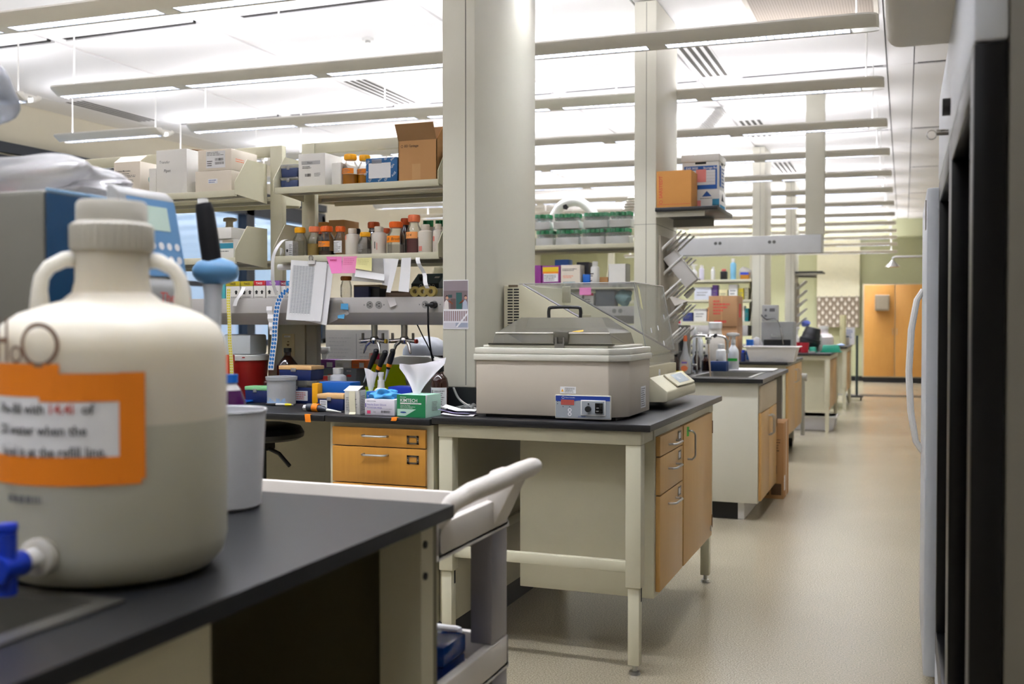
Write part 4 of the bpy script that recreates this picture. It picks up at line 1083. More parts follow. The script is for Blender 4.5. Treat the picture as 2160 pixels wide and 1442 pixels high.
carton('carton', 'brown cardboard carton with open flaps, tallest on the upper shelf', (LOC(841, 922, YU - .01, Z2)[0], YU - .01, Z2), w_, .17, h_, CARD, bd, None, open_=True,
       flaps=[([(.0, h_), (-.035, h_ + .068), (-.032, h_ + .070), (.003, h_)], 'x', -w_ / 2, w_ / 2 - .003, CARDD), ([(.168, h_), (.185, h_ + .09), (.188, h_ + .09), (.171, h_)], 'x', -w_ / 2, w_ / 2 - .003, CARDD), ([(w_ / 2 - .003, h_), (w_ / 2 + .03, h_ + .06), (w_ / 2 + .033, h_ + .058), (w_ / 2, h_)], 'y', .003, .167, CARD)])
# upper shelf, left bay
YL = 4.12
def micro(mb, F, w, h):
    mb.text(F, 'Graduated Microtubes', w * .07, h * .72, h * .045, INK, wide=.9, bold=.01).lines(F, w * .3, h * .64, w * .75, h * .69, 1, GREYINK, 2).lines(F, w * .06, h * .55, w * .9, h * .63, 2, GREYINK, 3).bars(F, w * .15, h * .42, w * .36, h * .46, INK, 5).lines(F, w * .5, h * .42, w * .8, h * .5, 2, GREYINK, 6).rect(F, w * .02, h * .02, w * .98, h * .2, PAPER, .0005)
    mb.text(F, 'BIOEXPRESS', w * .28, h * .07, h * .065, TEALINK, bold=.02).lines(F, w * .08, h * .07, w * .24, h * .13, 1, TEALINK, 9)
def micro_s(mb, F, w, h): mb.disc(F, w * .45, h * .52, .018, mat('teal_seal', '#4c9a96', .6), ry=.02)
w_, h_ = WW(243, 298, YL), HH(270, 326, 399, YL)
carton('carton', 'white microtube carton with torn top flaps and a peach label', LOC(243, 298, YL, Z2), w_, .17, h_, CREAMC, micro, 'white cartons on the upper shelves', side=micro_s,
       flaps=[([(0, h_), (.05, h_ + .035), (.052, h_ + .033), (.003, h_)], 'x', -w_ / 2, w_ / 2, CREAMC)])
carton('carton', 'narrow plain white carton between two lettered cartons', LOC(316, 332, YL + .02, Z2), WW(317, 332, YL), .16, HH(320, 340, 398, YL), WHITEC, None, 'white cartons on the upper shelves')
def tp(mb, F, w, h): mb.text(F, 'Transfer', w * .1, h * .70, h * .06, GREYINK, shear=.15, rot=-.02).text(F, 'Pipet', w * .25, h * .50, h * .065, GREYINK, shear=.15)
w_, h_ = WW(332, 396, YL - .01), HH(365, 303, 396, YL)
carton('carton', 'large white carton with Transfer Pipet handwritten on it', LOC(332, 396, YL - .01, Z2), w_, .16, h_, WHITEC, tp, 'white cartons on the upper shelves',
       flaps=[([(0.05, h_ + .001), (.155, h_ + .012), (.155, h_ + .015), (.05, h_ + .004)], 'x', -w_ / 2, w_ / 2, CARDD)])
def bc(mb, F, w, h): mb.rect(F, w * .25, h * .12, w * .82, h * .92, PAPER).lines(F, w * .28, h * .7, w * .8, h * .9, 3, GREYINK, 2).bars(F, w * .52, h * .46, w * .78, h * .58, INK, 4).bars(F, w * .52, h * .28, w * .78, h * .4, INK, 7).lines(F, w * .28, h * .2, w * .48, h * .5, 3, INK, 5)
hl = HH(455, 350, 395, YL)
def sl(mb, F, w, h): mb.rect(F, w * .36, h * .4, w * .62, h * .62, PAPER).lines(F, w * .38, h * .43, w * .6, h * .6, 2, BLUEINK, 4)
carton('carton', 'low cream carton under the barcoded one on the left rack', LOC(414, 490, YL, Z2), WW(414, 490, YL), .2, hl, CREAMC, sl, 'white cartons on the upper shelves')
carton('carton', 'cream carton with a barcode label, upper of the stack of two', LOC(420, 490, YL, Z2 + hl + .0005), WW(420, 490, YL), .21, HH(455, 306, 350, YL), CREAMC, bc, 'white cartons on the upper shelves', side=lambda mb, F, w, h: mb.lines(F, w * .15, h * .4, w * .5, h * .6, 2, ORANGEP, 3))
def elan(mb, F, w, h): mb.shape(F, [(w * .05, h * .5), (w * .35, h * .75), (w * .9, h * .35), (w * .9, h * .1)], mat('pale_blue_print', '#b7c6e2', .7)).text(F, 'Clear', w * .5, h * .72, h * .16, INK, shear=.2).lines(F, w * .7, h * .3, w * .95, h * .6, 3, INK, 2)
carton('carton', 'flat white carton with a pale blue print, upper of two at the far left', LOC(158, 232, YL + .02, Z2 + .056), WW(158, 230, YL), .14, .062, WHITEC, elan, 'white cartons on the upper shelves', rz=-.06)
carton('carton', 'flat white carton, lower of two at the far left of the rack', LOC(162, 220, YL + .02, Z2), WW(158, 215, YL), .14, .055, WHITEC, elan, 'white cartons on the upper shelves')
carton('carton', 'dark navy carton with white print beside the microtube carton', LOC(192, 240, YL + .16, Z2), WW(196, 240, YL), .08, HH(215, 348, 398, YL + .16), mat('navy_card', '#173250', .6), lambda mb, F, w, h: mb.lines(F, w * .1, h * .2, w * .9, h * .6, 3, PAPER, 3, .25))
cl = MB().cyl((-.05, 0, .02), (.055, 0, .035), .012, BLACK).lathe([(.004, -.004), (.018, -.004), (.018, .004), (.004, .004)], STEEL, (0, -.012, .03), 16, Matrix.Rotation(math.pi / 2, 4, 'X')).tube([(.0, 0, .03), (.03, 0, .055), (.07, 0, .06), (.09, 0, .05)], .006, BLACK)
ONE('bench_clamp', cl, 'black clamp tool with a round steel screw on the navy carton', 'clamp', LOC(205, 230, YL + .19, Z2 + HH(215, 348, 398, YL + .16) - .004), .1)
carton('carton', 'red carton glimpsed through the plastic wrap at the far left', LOC(-10, 38, YL, Z2), WW(-10, 38, YL), .12, HH(20, 350, 398, YL), mat('red_card', '#c3263a', .6), None)
# lower shelf, left bay
hb_ = HH(480, 501, 541, YL)
def blab(mb, F, w, h): mb.rect(F, w * .08, h * .5, w * .98, h * .78, TEALINK).rect(F, w * .08, h * .8, w * .4, h * .97, PAPER).rect(F, w * .42, h * .82, w * .98, h * .93, mat('beige_stripe', '#b5a898', .7)).lines(F, w * .1, h * .3, w * .8, h * .42, 1, GREYINK, 4)
carton('carton', 'white and blue carton under a shallow white tray on the left rack', LOC(456, 492, YL, Z1), WW(456, 496, YL), .15, hb_, WHITEC, blab)
carton('carton', 'shallow white lidded tray on the white and blue carton', LOC(453, 488, YL - .01, Z1 + hb_ + .0005), WW(453, 490, YL), .16, HH(480, 476, 500, YL), WHITEC, None)
spray_bottle('spray_bottle', 'spray bottle silhouetted against the window behind the shallow tray', LOC(475, 500, 4.52, Z1), .035, HH(487, 444, 541, 4.52), HDPE, mat('beige_sprayer', '#a99f8c', .5))
# row of label-dispenser boxes on the raceway
def ttag(name, label, p0, p1, pt, pb, Y, band, bandtxt=INK, pa=(.25, .75), side=None, d=.07):
    w, h = WW(p0, p1, Y), HH(p0, pt, pb, Y)
    def deco(mb, F, w, h):
        mb.rect(F, 0, h * .72, w, h, band)
        for k in pa: arrow(mb, F, w * k, h * .36, min(w * .17, .011))
        mb.text(F, 'TAGS', w * .5, h * .79, h * .12, bandtxt, .0014, 'CENTER', bold=.02).lines(F, w * .1, h * .04, w * .9, h * .12, 1, GREYINK, 3)
    def sd(mb, F, w2, h): mb.rect(F, 0, h * .72, w2, h, band).lines(F, w2 * .1, h * .2, w2 * .9, h * .68, 5, GREYINK, 4)
    return carton(name, label, LOC(p0, p1, Y, ZR), w, d, h, WHITEC, deco, 'label dispenser boxes on the raceway', side=sd)
YR = 4.10
OLIVE = mat('olive_yellow_print', '#b9a812', .6)
ttag('label_box', 'label box with an olive yellow band, left one of the pair', 477, 506, 592, 628, YR, OLIVE)
ttag('label_box', 'label box with an olive yellow band, right one next to the red box', 509, 534, 592, 628, YR, OLIVE)
ttag('label_box', 'label box with a red band and two arrows', 536, 559, 591, 628, YR, mat('red_band', '#cf2232', .6), PAPER)
ttag('label_box', 'label box with a violet and red band behind the hanging white strip', 562, 590, 591, 628, YR, mat('violet_band', '#9a64b8', .6), PAPER)
ttag('label_box', 'label box with a blue band partly behind the clipped list', 604, 626, 592, 628, YR, mat('blue_band', '#2e86c4', .6), PAPER)
ttag('label_box', 'narrow crimson-banded label box between the violet and blue ones', 592, 603, 592, 628, YR + .01, mat('crimson_band', '#8f2336', .6), PAPER, pa=())
carton('label_box', 'turquoise label box at the left end of the dispenser row', LOC(462, 475, YR, ZR), WW(462, 475, YR), .06, HH(468, 596, 628, YR), mat('turquoise_card', '#49b4bd', .6), None, 'label dispenser boxes on the raceway')
carton('label_box', 'purple label box left of the turquoise one, mostly hidden', LOC(446, 460, YR, ZR), WW(446, 460, YR), .06, HH(450, 598, 628, YR), mat('purple_card', '#8a2f86', .6), None, 'label dispenser boxes on the raceway')
# things on the raceway, right bay
hdpe = None
t = media_bottle('sample_jar', 'clear jar with a brown cap on the raceway left of the navy box', LOC(720, 741, 4.14, ZR), WW(720, 741, 4.14) / 2, HH(730, 581, 626, 4.14), mat('brown_cap', '#a05a12', .4), group=None, print_=PAPER, neck=.8)
carton('storage_box', 'navy storage box on the raceway under the yellow note', LOC(747, 778, 4.12, ZR), WW(747, 778, 4.12), .11, HH(760, 603, 626, 4.12), mat('deep_navy', '#12163a', .5), None)
carton('storage_box', 'black storage box right of the navy box on the raceway', LOC(779, 801, 4.14, ZR), WW(780, 801, 4.14), .1, HH(790, 607, 626, 4.14), BLACK, None)
carton('storage_box', 'beige lidded box on the raceway behind the navy box', LOC(746, 802, 4.26, ZR), WW(746, 802, 4.26), .09, HH(760, 598, 626, 4.26), mat('beige_card', '#b9a583', .7), None)
carton('carton', 'flat brown carton lying on the raceway below the hanging strips', LOC(803, 866, 4.2, ZR), WW(803, 866, 4.2), .12, HH(830, 612, 626, 4.2), mat('umber_card', '#6d5848', .8), None)
TAPEROLL = mat('masking_tape', '#a08d4e', .7)
rollm = MB().lathe([(.010, -.011), (.0235, -.011), (.0235, .011), (.010, .011), (.010, -.011)], TAPEROLL, mtx=Matrix.Rotation(math.pi / 2, 4, 'X')).make('tape_roll')
for px, lb in ((877, 'roll of tan tape standing on the raceway, left of three'), (894, 'roll of tan tape standing on the raceway, middle of three'), (911, 'roll of tan tape standing on the raceway, right of three')):
    ONE('tape_roll', rollm, lb, 'tape roll', (XA(px, 4.13), 4.13, ZR + .0238), 0, 'tape rolls on the raceway')
# stirrer on a ledge of the rear side
t = THING('vortex_mixer', 'teal grey control unit with a knob on the raceway behind the white strips', 'instrument', LOC(868, 926, 4.36, ZR), 0)
w_ = WW(868, 926, 4.36) / 2
TE = mat('teal_grey', '#52646d', .4)
PART('ledge', MB().box((-w_ - .02, -.01, .0005), (w_ + .02, .22, .045), CREAM2), t)
PART('body', MB().prism([(0, .045), (0, .07), (.07, .118), (.16, .118), (.16, .045)], 'x', -w_, w_, TE, .003), t)
F = Fr((-w_, -.0005, .047), (1, 0, 0), (0, 0, 1)); mb = MB().rect(F, 0, 0, 2 * w_, .022, mat('teal_dark', '#1e2b30', .5))
for k in range(4): mb.ring(F, w_ * (.7 + .3 * k), .011, .007, .002, PAPER, .001)
PART('socket', mb, t)
F = Fr((-w_, 0, .0705), (1, 0, 0), (0, .07, .048)); PART('display', MB().rect(F, w_ * 1.45, .04, w_ * 1.8, .055, PAPER, .002), t)
PART('knob', MB().cyl((-w_ * .4, .03, .088), (-w_ * .4, .018, .106), .014, BLACK), t)

# ---------------------------------------------------------------- papers and tapes that hang from the bottle shelf
YH = 4.055
def P3(px, py, Y=YH): return U(px, py, 'Y', Y)
def sheet(name, label, cs, m, cat, deco=None, Y=YH, curl=.008, group=None, seed=1, n=8):
    c = [U(x, y, 'Y', Y) for x, y in cs]   # tl, tr, br, bl
    o = (c[0] + c[1]) / 2
    def fn(u, v):
        p = (c[0] * (1 - u) + c[1] * u) * (1 - v) + (c[3] * (1 - u) + c[2] * u) * v
        return p - o + Vector((0, -curl * (v * v + .3 * math.sin(3.1 * u + seed) * v), 0))
    t = THING(name, label, cat, o, 0, group)
    PART('sheet', MB().grid(fn, n, n, m, .0006), t)
    if deco:
        class W(Fr):
            def __init__(s): pass
            def p(s, x, y, z=0): return fn(x, 1 - y) + Vector((0, -.0012 - z, 0))
        mb = MB(); deco(mb, W()); PART('printing', mb, t)
    return t
def table_print(mb, F):
    for r in range(34):
        for c_ in range(7):
            x = .09 + c_ * .085
            mb.rect(F, x, .9 - r * .0235, x + .062, .9 - r * .0235 + .009, mat('table_print_grey', '#8e939c', .8), 0)
    for c_ in range(8): mb.rect(F, .08 + c_ * .085, .1, .083 + c_ * .085, .92, mat('table_print_grey', '#8e939c', .8), 0)
sheet('paper_list', 'second white sheet hanging behind the clipped table of numbers', ((624, 551), (704, 557), (690, 686), (616, 670)), PAPER, 'paper', None, YH + .004, seed=2)
sheet('paper_list', 'white sheet printed with a table of numbers held by a bulldog clip', ((614, 548), (690, 553), (678, 678), (606, 674)), PAPER, 'paper', table_print, YH - .004)
c0 = P3(657, 553, YH - .012)
t = THING('bulldog_clip', 'steel bulldog clip holding the printed sheets on the shelf edge', 'clip', c0)
PART('jaw', MB().prism([(-.002, -.008), (.014, -.008), (.010, .010), (.002, .010)], 'x', -.018, .018, STEEL), t)
PART('loop', MB().tube([(-.008, -.002, .008), (-.011, -.004, .022), (-.006, -.006, .03), (.006, -.006, .03), (.011, -.004, .022), (.008, -.002, .008)], .0025, STEEL).cyl((0, -.004, .020), (0, -.001, .020), .008, GREYM), t)
HP = mat('hot_pink_paper', '#f285c4', .7); HP2 = mat('pink_paper', '#ee92c0', .7); YP = mat('pale_yellow_paper', '#e2dc9c', .7)
def scrib(mb, F): mb.lines(F, .1, .5, .9, .92, 4, mat('pink_ink', '#c23a72', .7), 3, .2)
sheet('sticky_note', 'hot pink sticky note, the left one on the shelf edge', ((688, 541), (721, 541), (722, 576), (702, 577)), HP, 'note', lambda mb, F: mb.lines(F, .2, .7, .7, .9, 1, mat('pink_ink', '#c23a72', .7), 3), YH, group='sticky notes on the bottle shelf edge')
sheet('sticky_note', 'pink sticky note with handwriting, right of the hot pink one', ((723, 541), (753, 540), (752, 576), (722, 576)), HP2, 'note', scrib, YH - .003, group='sticky notes on the bottle shelf edge', seed=3)
sheet('plastic_sleeve', 'clear plastic sleeve of white slips under the yellow note', ((749, 544), (808, 545), (812, 597), (743, 592)), clear('sleeve_film', '#ffffff', .9, .1, rough=.2, haze=.55), 'sleeve', None, YH - .001)
sheet('sticky_note', 'pale yellow sticky note stuck on the plastic sleeve', ((752, 544), (784, 543), (785, 572), (752, 566)), YP, 'note', lambda mb, F: mb.lines(F, .1, .4, .9, .9, 4, mat('olive_ink', '#a8a06a', .7), 3, .2), YH - .012, group='sticky notes on the bottle shelf edge', seed=2)
sheet('paper_slip', 'white paper slip tilted across the plastic sleeve', ((750, 569), (812, 578), (812, 592), (749, 583)), PAPER, 'paper', None, YH - .014, seed=4)
sheet('paper_strip', 'wide white paper strip hanging from the shelf, next to the sleeve', ((808, 545), (828, 545), (824, 604), (808, 600)), PAPER, 'paper strip', None, YH + .004, group='paper strips hanging from the bottle shelf', n=6)
sheet('paper_strip', 'slanting white paper strip with a ragged end', ((827, 545), (841, 546), (826, 617), (816, 616)), PAPER, 'paper strip', None, YH - .004, group='paper strips hanging from the bottle shelf', n=6, seed=5)
sheet('paper_strip', 'broad white paper strip, second from the right on the shelf edge', ((847, 544), (867, 543), (864, 616), (842, 614)), PAPER, 'paper strip', None, YH, group='paper strips hanging from the bottle shelf', n=6, seed=3)
pts = [P3(882 + k * 2.2, 543 + k * 6.5) + Vector((0, -.012 * math.sin(k * .9) - .004, 0)) for k in range(11)]
o = pts[0].copy()
ONE('paper_strip', MB().ribbon([p - o for p in pts], .020, PAPER), 'curled narrow white strip, rightmost on the shelf edge', 'paper strip', o, 0, 'paper strips hanging from the bottle shelf')
sheet('paper_slip', 'small white slip stuck crooked on the raceway between the outlets', ((815, 628), (832, 627), (837, 643), (824, 648)), mat('grey_paper', '#c9c4c2', .8), 'paper', None, 4.074, .004)
sheet('sticker_bag', 'small clear bag of blue stickers taped to the raceway', ((693, 634), (720, 632), (738, 662), (694, 684)), FILM, 'bag', None, 4.072, .01)
sheet('label_patch', 'light blue patch inside the little sticker bag', ((719, 640), (734, 640), (735, 653), (719, 652)), mat('sky_blue_paper', '#4f9ccb', .7), 'sticker', None, 4.068, .002, 'blue stickers on the raceway')
sheet('label_patch', 'light blue crumpled patch at the bottom of the sticker bag', ((712, 665), (727, 662), (726, 672), (713, 671)), mat('sky_blue_paper', '#4f9ccb', .7), 'sticker', None, 4.06, .002, 'blue stickers on the raceway')
# dotted strips
def path(L, Y, dy=0.0): return [U(x, y, 'Y', Y) + Vector((0, dy, 0)) for x, y in L]
def smooth(pts, n=6):
    out = []
    for i in range(len(pts) - 1):
        p0, p1, p2, p3 = pts[max(i - 1, 0)], pts[i], pts[i + 1], pts[min(i + 2, len(pts) - 1)]
        for k in range(n):
            t = k / n
            out.append(.5 * ((2 * p1) + (p2 - p0) * t + (2 * p0 - 5 * p1 + 4 * p2 - p3) * t * t + (3 * p1 - p0 - 3 * p2 + p3) * t ** 3))
    return out + [pts[-1]]
def strip(name, label, L, Y, w, m, dots=None):
    pts = smooth([Vector(p) for p in L]); o = pts[0].copy(); pts = [p - o for p in pts]
    t = THING(name, label, 'sticker strip', o)
    PART('backing', MB().ribbon(pts, w, m), t)
    if dots:
        shape, dm, cols, pitch = dots; mb = MB(); acc = 0.0; prev = pts[0]
        for i in range(1, len(pts)):
            seg = (pts[i] - prev).length; tg = (pts[i] - prev).normalized(); s = pitch - acc
            while s < seg:
                c = prev + tg * s
                for q in cols:
                    F = Fr(c + Vector((q * w, 0, 0)), (1, 0, 0), (0, 0, 1))
                    F.n = Vector((0, -1, 0))
                    if shape == 'dot': mb.disc(F, 0, 0, w * .2, dm, .0018, 12, ry=w * .24)
                    else: mb.rect(F, -w * .19, -w * .2, w * .19, w * .2, dm, .0018)
                s += pitch
            acc = seg - (s - pitch); prev = pts[i]
        PART('stickers', mb, t)
    return t
strip('sticker_strip', 'long hanging strip of blue dot stickers in front of the switch plate', path([(617, 608), (600, 616), (588, 635), (583, 660), (580, 690), (579, 715), (575, 745), (571, 780)], 4.05), 4.05, .031, PAPER, ('dot', mat('dot_blue', '#1f72bd', .6), (-.22, .22), .0185))
strip('sticker_strip', 'long hanging strip of yellow square stickers in front of the red bucket', path([(483, 606), (482, 640), (484, 680), (485, 720), (488, 760), (489, 800)], 4.03), 4.03, .021, mat('pale_cream_strip', '#ece6c4', .7), ('sq', mat('sticker_yellow', '#dfd23c', .6), (-.24, .24), .0125))
strip('paper_strip', 'white strip looping out of the arrow box down to the violet label box', [U(608, 505, 'Y', 4.12), U(596, 508, 'Y', 4.06), U(583, 525, 'Y', 4.02), U(576, 545, 'Y', 4.02), U(575, 575, 'Y', 4.03), U(577, 600, 'Y', 4.05), U(584, 622, 'Y', 4.07)], 4.05, .018, PAPER)
strip('paper_strip', 'short white strip with an olive end hanging from the yellow label boxes', [U(514, 606, 'Y', 4.09), U(508, 620, 'Y', 4.065), U(499, 632, 'Y', 4.06), U(495, 645, 'Y', 4.055)], 4.05, .021, PAPER, )
pts = [U(568 + 1.2 * k, 646 + 8.5 * k, 'Y', 4.062) + Vector((0, -.006 * (k % 2), 0)) for k in range(8)]
o = pts[0].copy(); ONE('paper_strip', MB().ribbon([p - o for p in pts], .03, PAPER), 'crumpled white label strip stuck below the raceway beside the blue dots', 'paper strip', o)
# plug and cord
t = THING('extension_cord', 'black plug and cord hanging from the right outlet of the raceway', 'cord', P3(912, 643, 4.079))
o = t.location.copy()
PART('plug', MB().cyl((0.012, 0, 0), (.012, -.03, 0), .014, BLACK).box((-.02, -.034, -.007), (.02, -.012, .007), BLACK, .004), t)
pts = smooth([Vector(p) - Vector(o) for p in (P3(903, 645, 4.05), P3(903, 665, 4.05), P3(904, 700, 4.06), P3(909, 740, 4.12), P3(914, 765, 4.2))])
PART('cord', MB().tube(pts, .0045, BLACK), t)
pts = smooth([P3(880, 684, 4.2), P3(890, 705, 4.2), P3(903, 730, 4.22), P3(915, 755, 4.25)]); o = pts[0].copy()
ONE('extension_cord', MB().tube([p - o for p in pts], .003, BLACK), 'thin black cable hanging below the raceway left of the plug cord', 'cord', o)
# snapshot taped to the column
x0, x1 = XA(935, 3.898), XA(988, 3.898); z0, z1 = U(960, 694, 'Y', 3.898).z, U(960, 590, 'Y', 3.898).z
t = THING('photo_print', 'colour snapshot of two fiddlers by a white railing, stuck on the column', 'photo', ((x0 + x1) / 2, 3.8985, z0))
w_, h_ = x1 - x0, z1 - z0
mb = MB().box((-w_ / 2, -.0008, 0), (w_ / 2, 0, h_), PAPER)
F = front(-w_ / 2, -.0009, 0)
def q(x0, y0, x1, y1, c, z=.0004): mb.rect(F, w_ * x0, h_ * y0, w_ * x1, h_ * y1, mat('print_' + c.strip('#'), c, .5), z)
q(.02, .40, .98, .98, '#75666a'); q(.02, .78, .98, .98, '#8a7f85', .0006); q(.02, .02, .98, .40, '#c9c6cf', .0005)
q(.52, .40, .75, .74, '#2b5a58', .0006); q(.2, .64, .36, .70, '#2b4a4e', .0006); q(.3, .4, .5, .62, '#5b4a48', .0006)
for x, c in ((.14, '#dcd6d2'), (.88, '#aab2c4')):
    mb.shape(F, [(w_ * (x - .11), h_ * .40), (w_ * (x + .09), h_ * .40), (w_ * (x + .07), h_ * .55), (w_ * x, h_ * .60), (w_ * (x - .09), h_ * .55)], mat('print_' + c.strip('#'), c, .5), .0009)
    mb.disc(F, w_ * (x + .02), h_ * .635, w_ * .055, mat('print_skin', '#c89a80', .5), .0010)
    mb.disc(F, w_ * (x + .01), h_ * .665, w_ * .05, mat('print_hair', '#3a2a24', .5), .0009)
mb.shape(F, [(w_ * .22, h_ * .56), (w_ * .38, h_ * .50), (w_ * .39, h_ * .52), (w_ * .24, h_ * .60)], mat('print_violin', '#7d3f22', .5), .0012)
mb.shape(F, [(w_ * .64, h_ * .51), (w_ * .82, h_ * .56), (w_ * .80, h_ * .60), (w_ * .64, h_ * .53)], mat('print_violin', '#7d3f22', .5), .0012)
for k in range(11): q(.05 + k * .085, .16, .09 + k * .085, .38, '#8b6f6c', .0007)
q(.02, .37, .98, .405, '#e9e7ea', .0010); q(.02, .13, .98, .165, '#e4e2e8', .0008); q(.5, .04, .98, .13, '#9aa0b4', .0006)
mb.shape(F, [(w_ * .5, h_ * .04), (w_ * .58, h_ * .04), (w_ * .98, h_ * .3), (w_ * .98, h_ * .35)], mat('print_e9e7ea', '#e9e7ea', .5), .0012)
PART('print', mb, t)

# rear shelf of the first island, seen between the bottles
carton('carton', 'brown carton on the rear shelf behind the left bottles', LOC(664, 690, 4.42, Z1), WW(664, 690, 4.42), .15, HH(640, 456, 535, 4.42), CARDO, None)
carton('carton', 'tan carton on the rear shelf behind the dark bottles', LOC(694, 726, 4.42, Z1), WW(694, 726, 4.42), .15, HH(690, 452, 535, 4.42), CARD, None)
for k, (px, lb) in enumerate(((900, 'bagged white tube box with green caps at the right of the rear shelf, left one'), (926, 'bagged white tube box with green caps at the right of the rear shelf, right one'))):
    t = carton('tube_box', lb, (XA(px, 4.45), 4.45, Z1), WW(px - 12, px + 12, 4.45), .08, HH(px, 470, 535, 4.45), WHITEC, None, 'tube boxes on the rear shelf')
    for q in range(3): PART('cap', MB().cyl((-.018 + .018 * q, .02, HH(px, 470, 535, 4.45)), (-.018 + .018 * q, .02, HH(px, 456, 535, 4.45)), .0085, mat('green_cap', '#1f8f5a', .45, var=.05)), t)
ONE('paper_roll', MB().lathe([(.006, -.05), (.014, -.05), (.015, 0), (.014, .05), (.006, .05), (.006, -.05)], PAPER, mtx=Matrix.Rotation(math.pi / 2, 4, 'Y')), 'white paper roll tucked under the bottle shelf behind the clipped list', 'roll', (XA(600, 4.12), 4.15, U(600, 562, 'Y', 4.12).z))
# ================================================================ first island: the desk worktop
def on(px, py, z=ZD): 
    p = U(px, py, 'Z', z); return p
def desk(p0, p1, Y): return LOC(p0, p1, Y, ZD)
# water bath
BATH = mat('bath_enamel', '#bfb6a8', .45, var=.02)
BATHW = mat('bath_rim_plastic', '#d9d7cb', .4, var=.02)
PANEL = mat('panel_grey_blue', '#9fa5ab', .45)
t = THING('water_bath', 'large beige water bath with a smoky gabled lid and control panel', 'water bath', (-1.262, 3.66, ZT))
bx0, bx1, by1, hb2 = -.285, .305, .40, .222
ch = .075
plan = [(bx0, 0), (bx1 - ch * .8, 0), (bx1, ch), (bx1, by1), (bx0, by1)]
PART('tank', MB().prism(plan, 'z', .012, hb2, BATH, .004).box((bx0 + .03, .03, .0005), (bx1 - .04, by1 - .03, .012), BLACK), t)
def off(p, d):
    return [(bx0 - d, -d), (bx1 - ch * .8 + d * .4, -d), (bx1 + d, ch - d * .4), (bx1 + d, by1 + d), (bx0 - d, by1 + d)]
PART('rim', MB().prism(off(plan, .008), 'z', hb2 - .002, hb2 + .022, BATHW, .003).prism(off(plan, .004), 'z', hb2 + .0225, hb2 + .046, BATHW, .004).prism(off(plan, -.022), 'z', hb2 + .0462, hb2 + .056, BATHW, .002), t)
SMOKE = clear('smoky_lid', '#d0cdc2', .82, .06, rough=.08, haze=.24, hazecol='#bcb9ae')
zl = hb2 + .057
lx0, lx1, ly0, ly1 = bx0 + .055, bx1 - .055, .03, by1 - .03
mb = MB()
lo = [(lx0, ly0), (lx1, ly0), (lx1, ly1), (lx0, ly1)]
mid = [(lx0 + .012, ly0 + .01), (lx1 - .012, ly0 + .01), (lx1 - .012, ly1 - .01), (lx0 + .012, ly1 - .01)]
top = [(lx0 + .075, .155), (lx1 - .075, .155), (lx1 - .075, .245), (lx0 + .075, .245)]
for A, B, z0, z1 in ((lo, mid, zl, zl + .045), (mid, top, zl + .045, zl + .105)):
    for k in range(4):
        k2 = (k + 1) % 4
        mb.poly([(*A[k], z0), (*A[k2], z0), (*B[k2], z1), (*B[k], z1)], SMOKE)
mb.poly([(*q, zl + .105) for q in top], SMOKE)
lid = PART('lid', mb, t, 'smoky see-through gabled lid')
PART('lid_edge', MB().tube([(lx0 + .012, ly0 + .009, zl + .045), (lx0 + .25, ly0 + .009, zl + .045)], .0035, BATHW, 6).tube([(lx0 + .31, ly0 + .009, zl + .045), (lx1 - .012, ly0 + .009, zl + .045)], .0035, BATHW, 6).box((lx0 - .01, ly0 - .014, zl - .0005), (lx1 + .01, ly0 + .004, zl + .006), clear('lid_flange', '#c9c7bd', .7, .1)), lid)
PART('latch', MB().box((lx0 + .25, ly0 - .004, zl + .006), (lx0 + .31, ly0 + .02, zl + .052), SMOKE, .004).box((lx0 + .262, ly0 - .02, zl - .014), (lx0 + .298, ly0 - .014, zl + .006), STEEL).box((lx0 + .262, ly0 - .014, zl), (lx0 + .268, ly0 - .008, zl + .03), STEEL).box((lx0 + .292, ly0 - .014, zl), (lx0 + .298, ly0 - .008, zl + .03), STEEL), lid)
hx_ = (lx0 + lx1) / 2
PART('handle', MB().tube(smooth([Vector(p) for p in ((hx_ - .065, .2, zl + .104), (hx_ - .065, .2, zl + .135), (hx_ - .05, .2, zl + .145), (hx_ + .05, .2, zl + .145), (hx_ + .065, .2, zl + .135), (hx_ + .065, .2, zl + .104))], 4), .0065, BLACK, 10), lid, 'black carrying handle')
F = Fr((lx0 + .32, ly0 + .009, zl + .047), (1, 0, 0), (0, .12, .06))
PART('warning_label', MB().shape(F, [(0, .003), (.02, .012), (.042, .018), (.045, .006), (.03, .001)], YELLOW, .003), lid, 'yellow warning label')
x0 = XA(1172, 3.655) + 1.262; x1 = XA(1290, 3.655) + 1.262
mb = MB().box((x0, -.012, .006), (x1, -.0005, .095), BATHW, .003)
cp = PART('control_panel', mb, t)
F = front(x0, -.0122, .006); W_, H_ = x1 - x0, .089
mb = MB().rect(F, .003, .004, W_ - .003, H_ - .003, PANEL).shape(F, [(.003, H_ * .74), (W_ * .2, H_ * .70), (W_ * .45, H_ * .78), (W_ - .003, H_ * .78), (W_ - .003, H_ - .003), (.003, H_ - .003)], mat('panel_blue', '#20409a', .45), .001)
mb.rect(F, W_ * .11, H_ * .58, W_ * .35, H_ * .80, mat('red_display', '#b2564e', .25), .0016).ring(F, W_ * .15, H_ * .89, .005, .001, PAPER, .0016).text(F, 'Fisher Scientific', W_ * .19, H_ * .87, .0042, PAPER, .0016)
for x, y in ((.27, .37), (.27, .2)): mb.disc(F, W_ * x, H_ * y, .0075, PAPER, .0016); mb.disc(F, W_ * x, H_ * y, .004, PANEL, .0018)
for x, y in ((.05, .72), (.05, .62), (.15, .5), (.27, .5)): mb.disc(F, W_ * x, H_ * y, .0018, INK, .0016, 8)
mb.text(F, 'ISOTEMP', W_ * .42, H_ * .08, .005, mat('panel_blue', '#20409a', .45), .0016, shear=.2)
PART('printed_face', mb, cp)
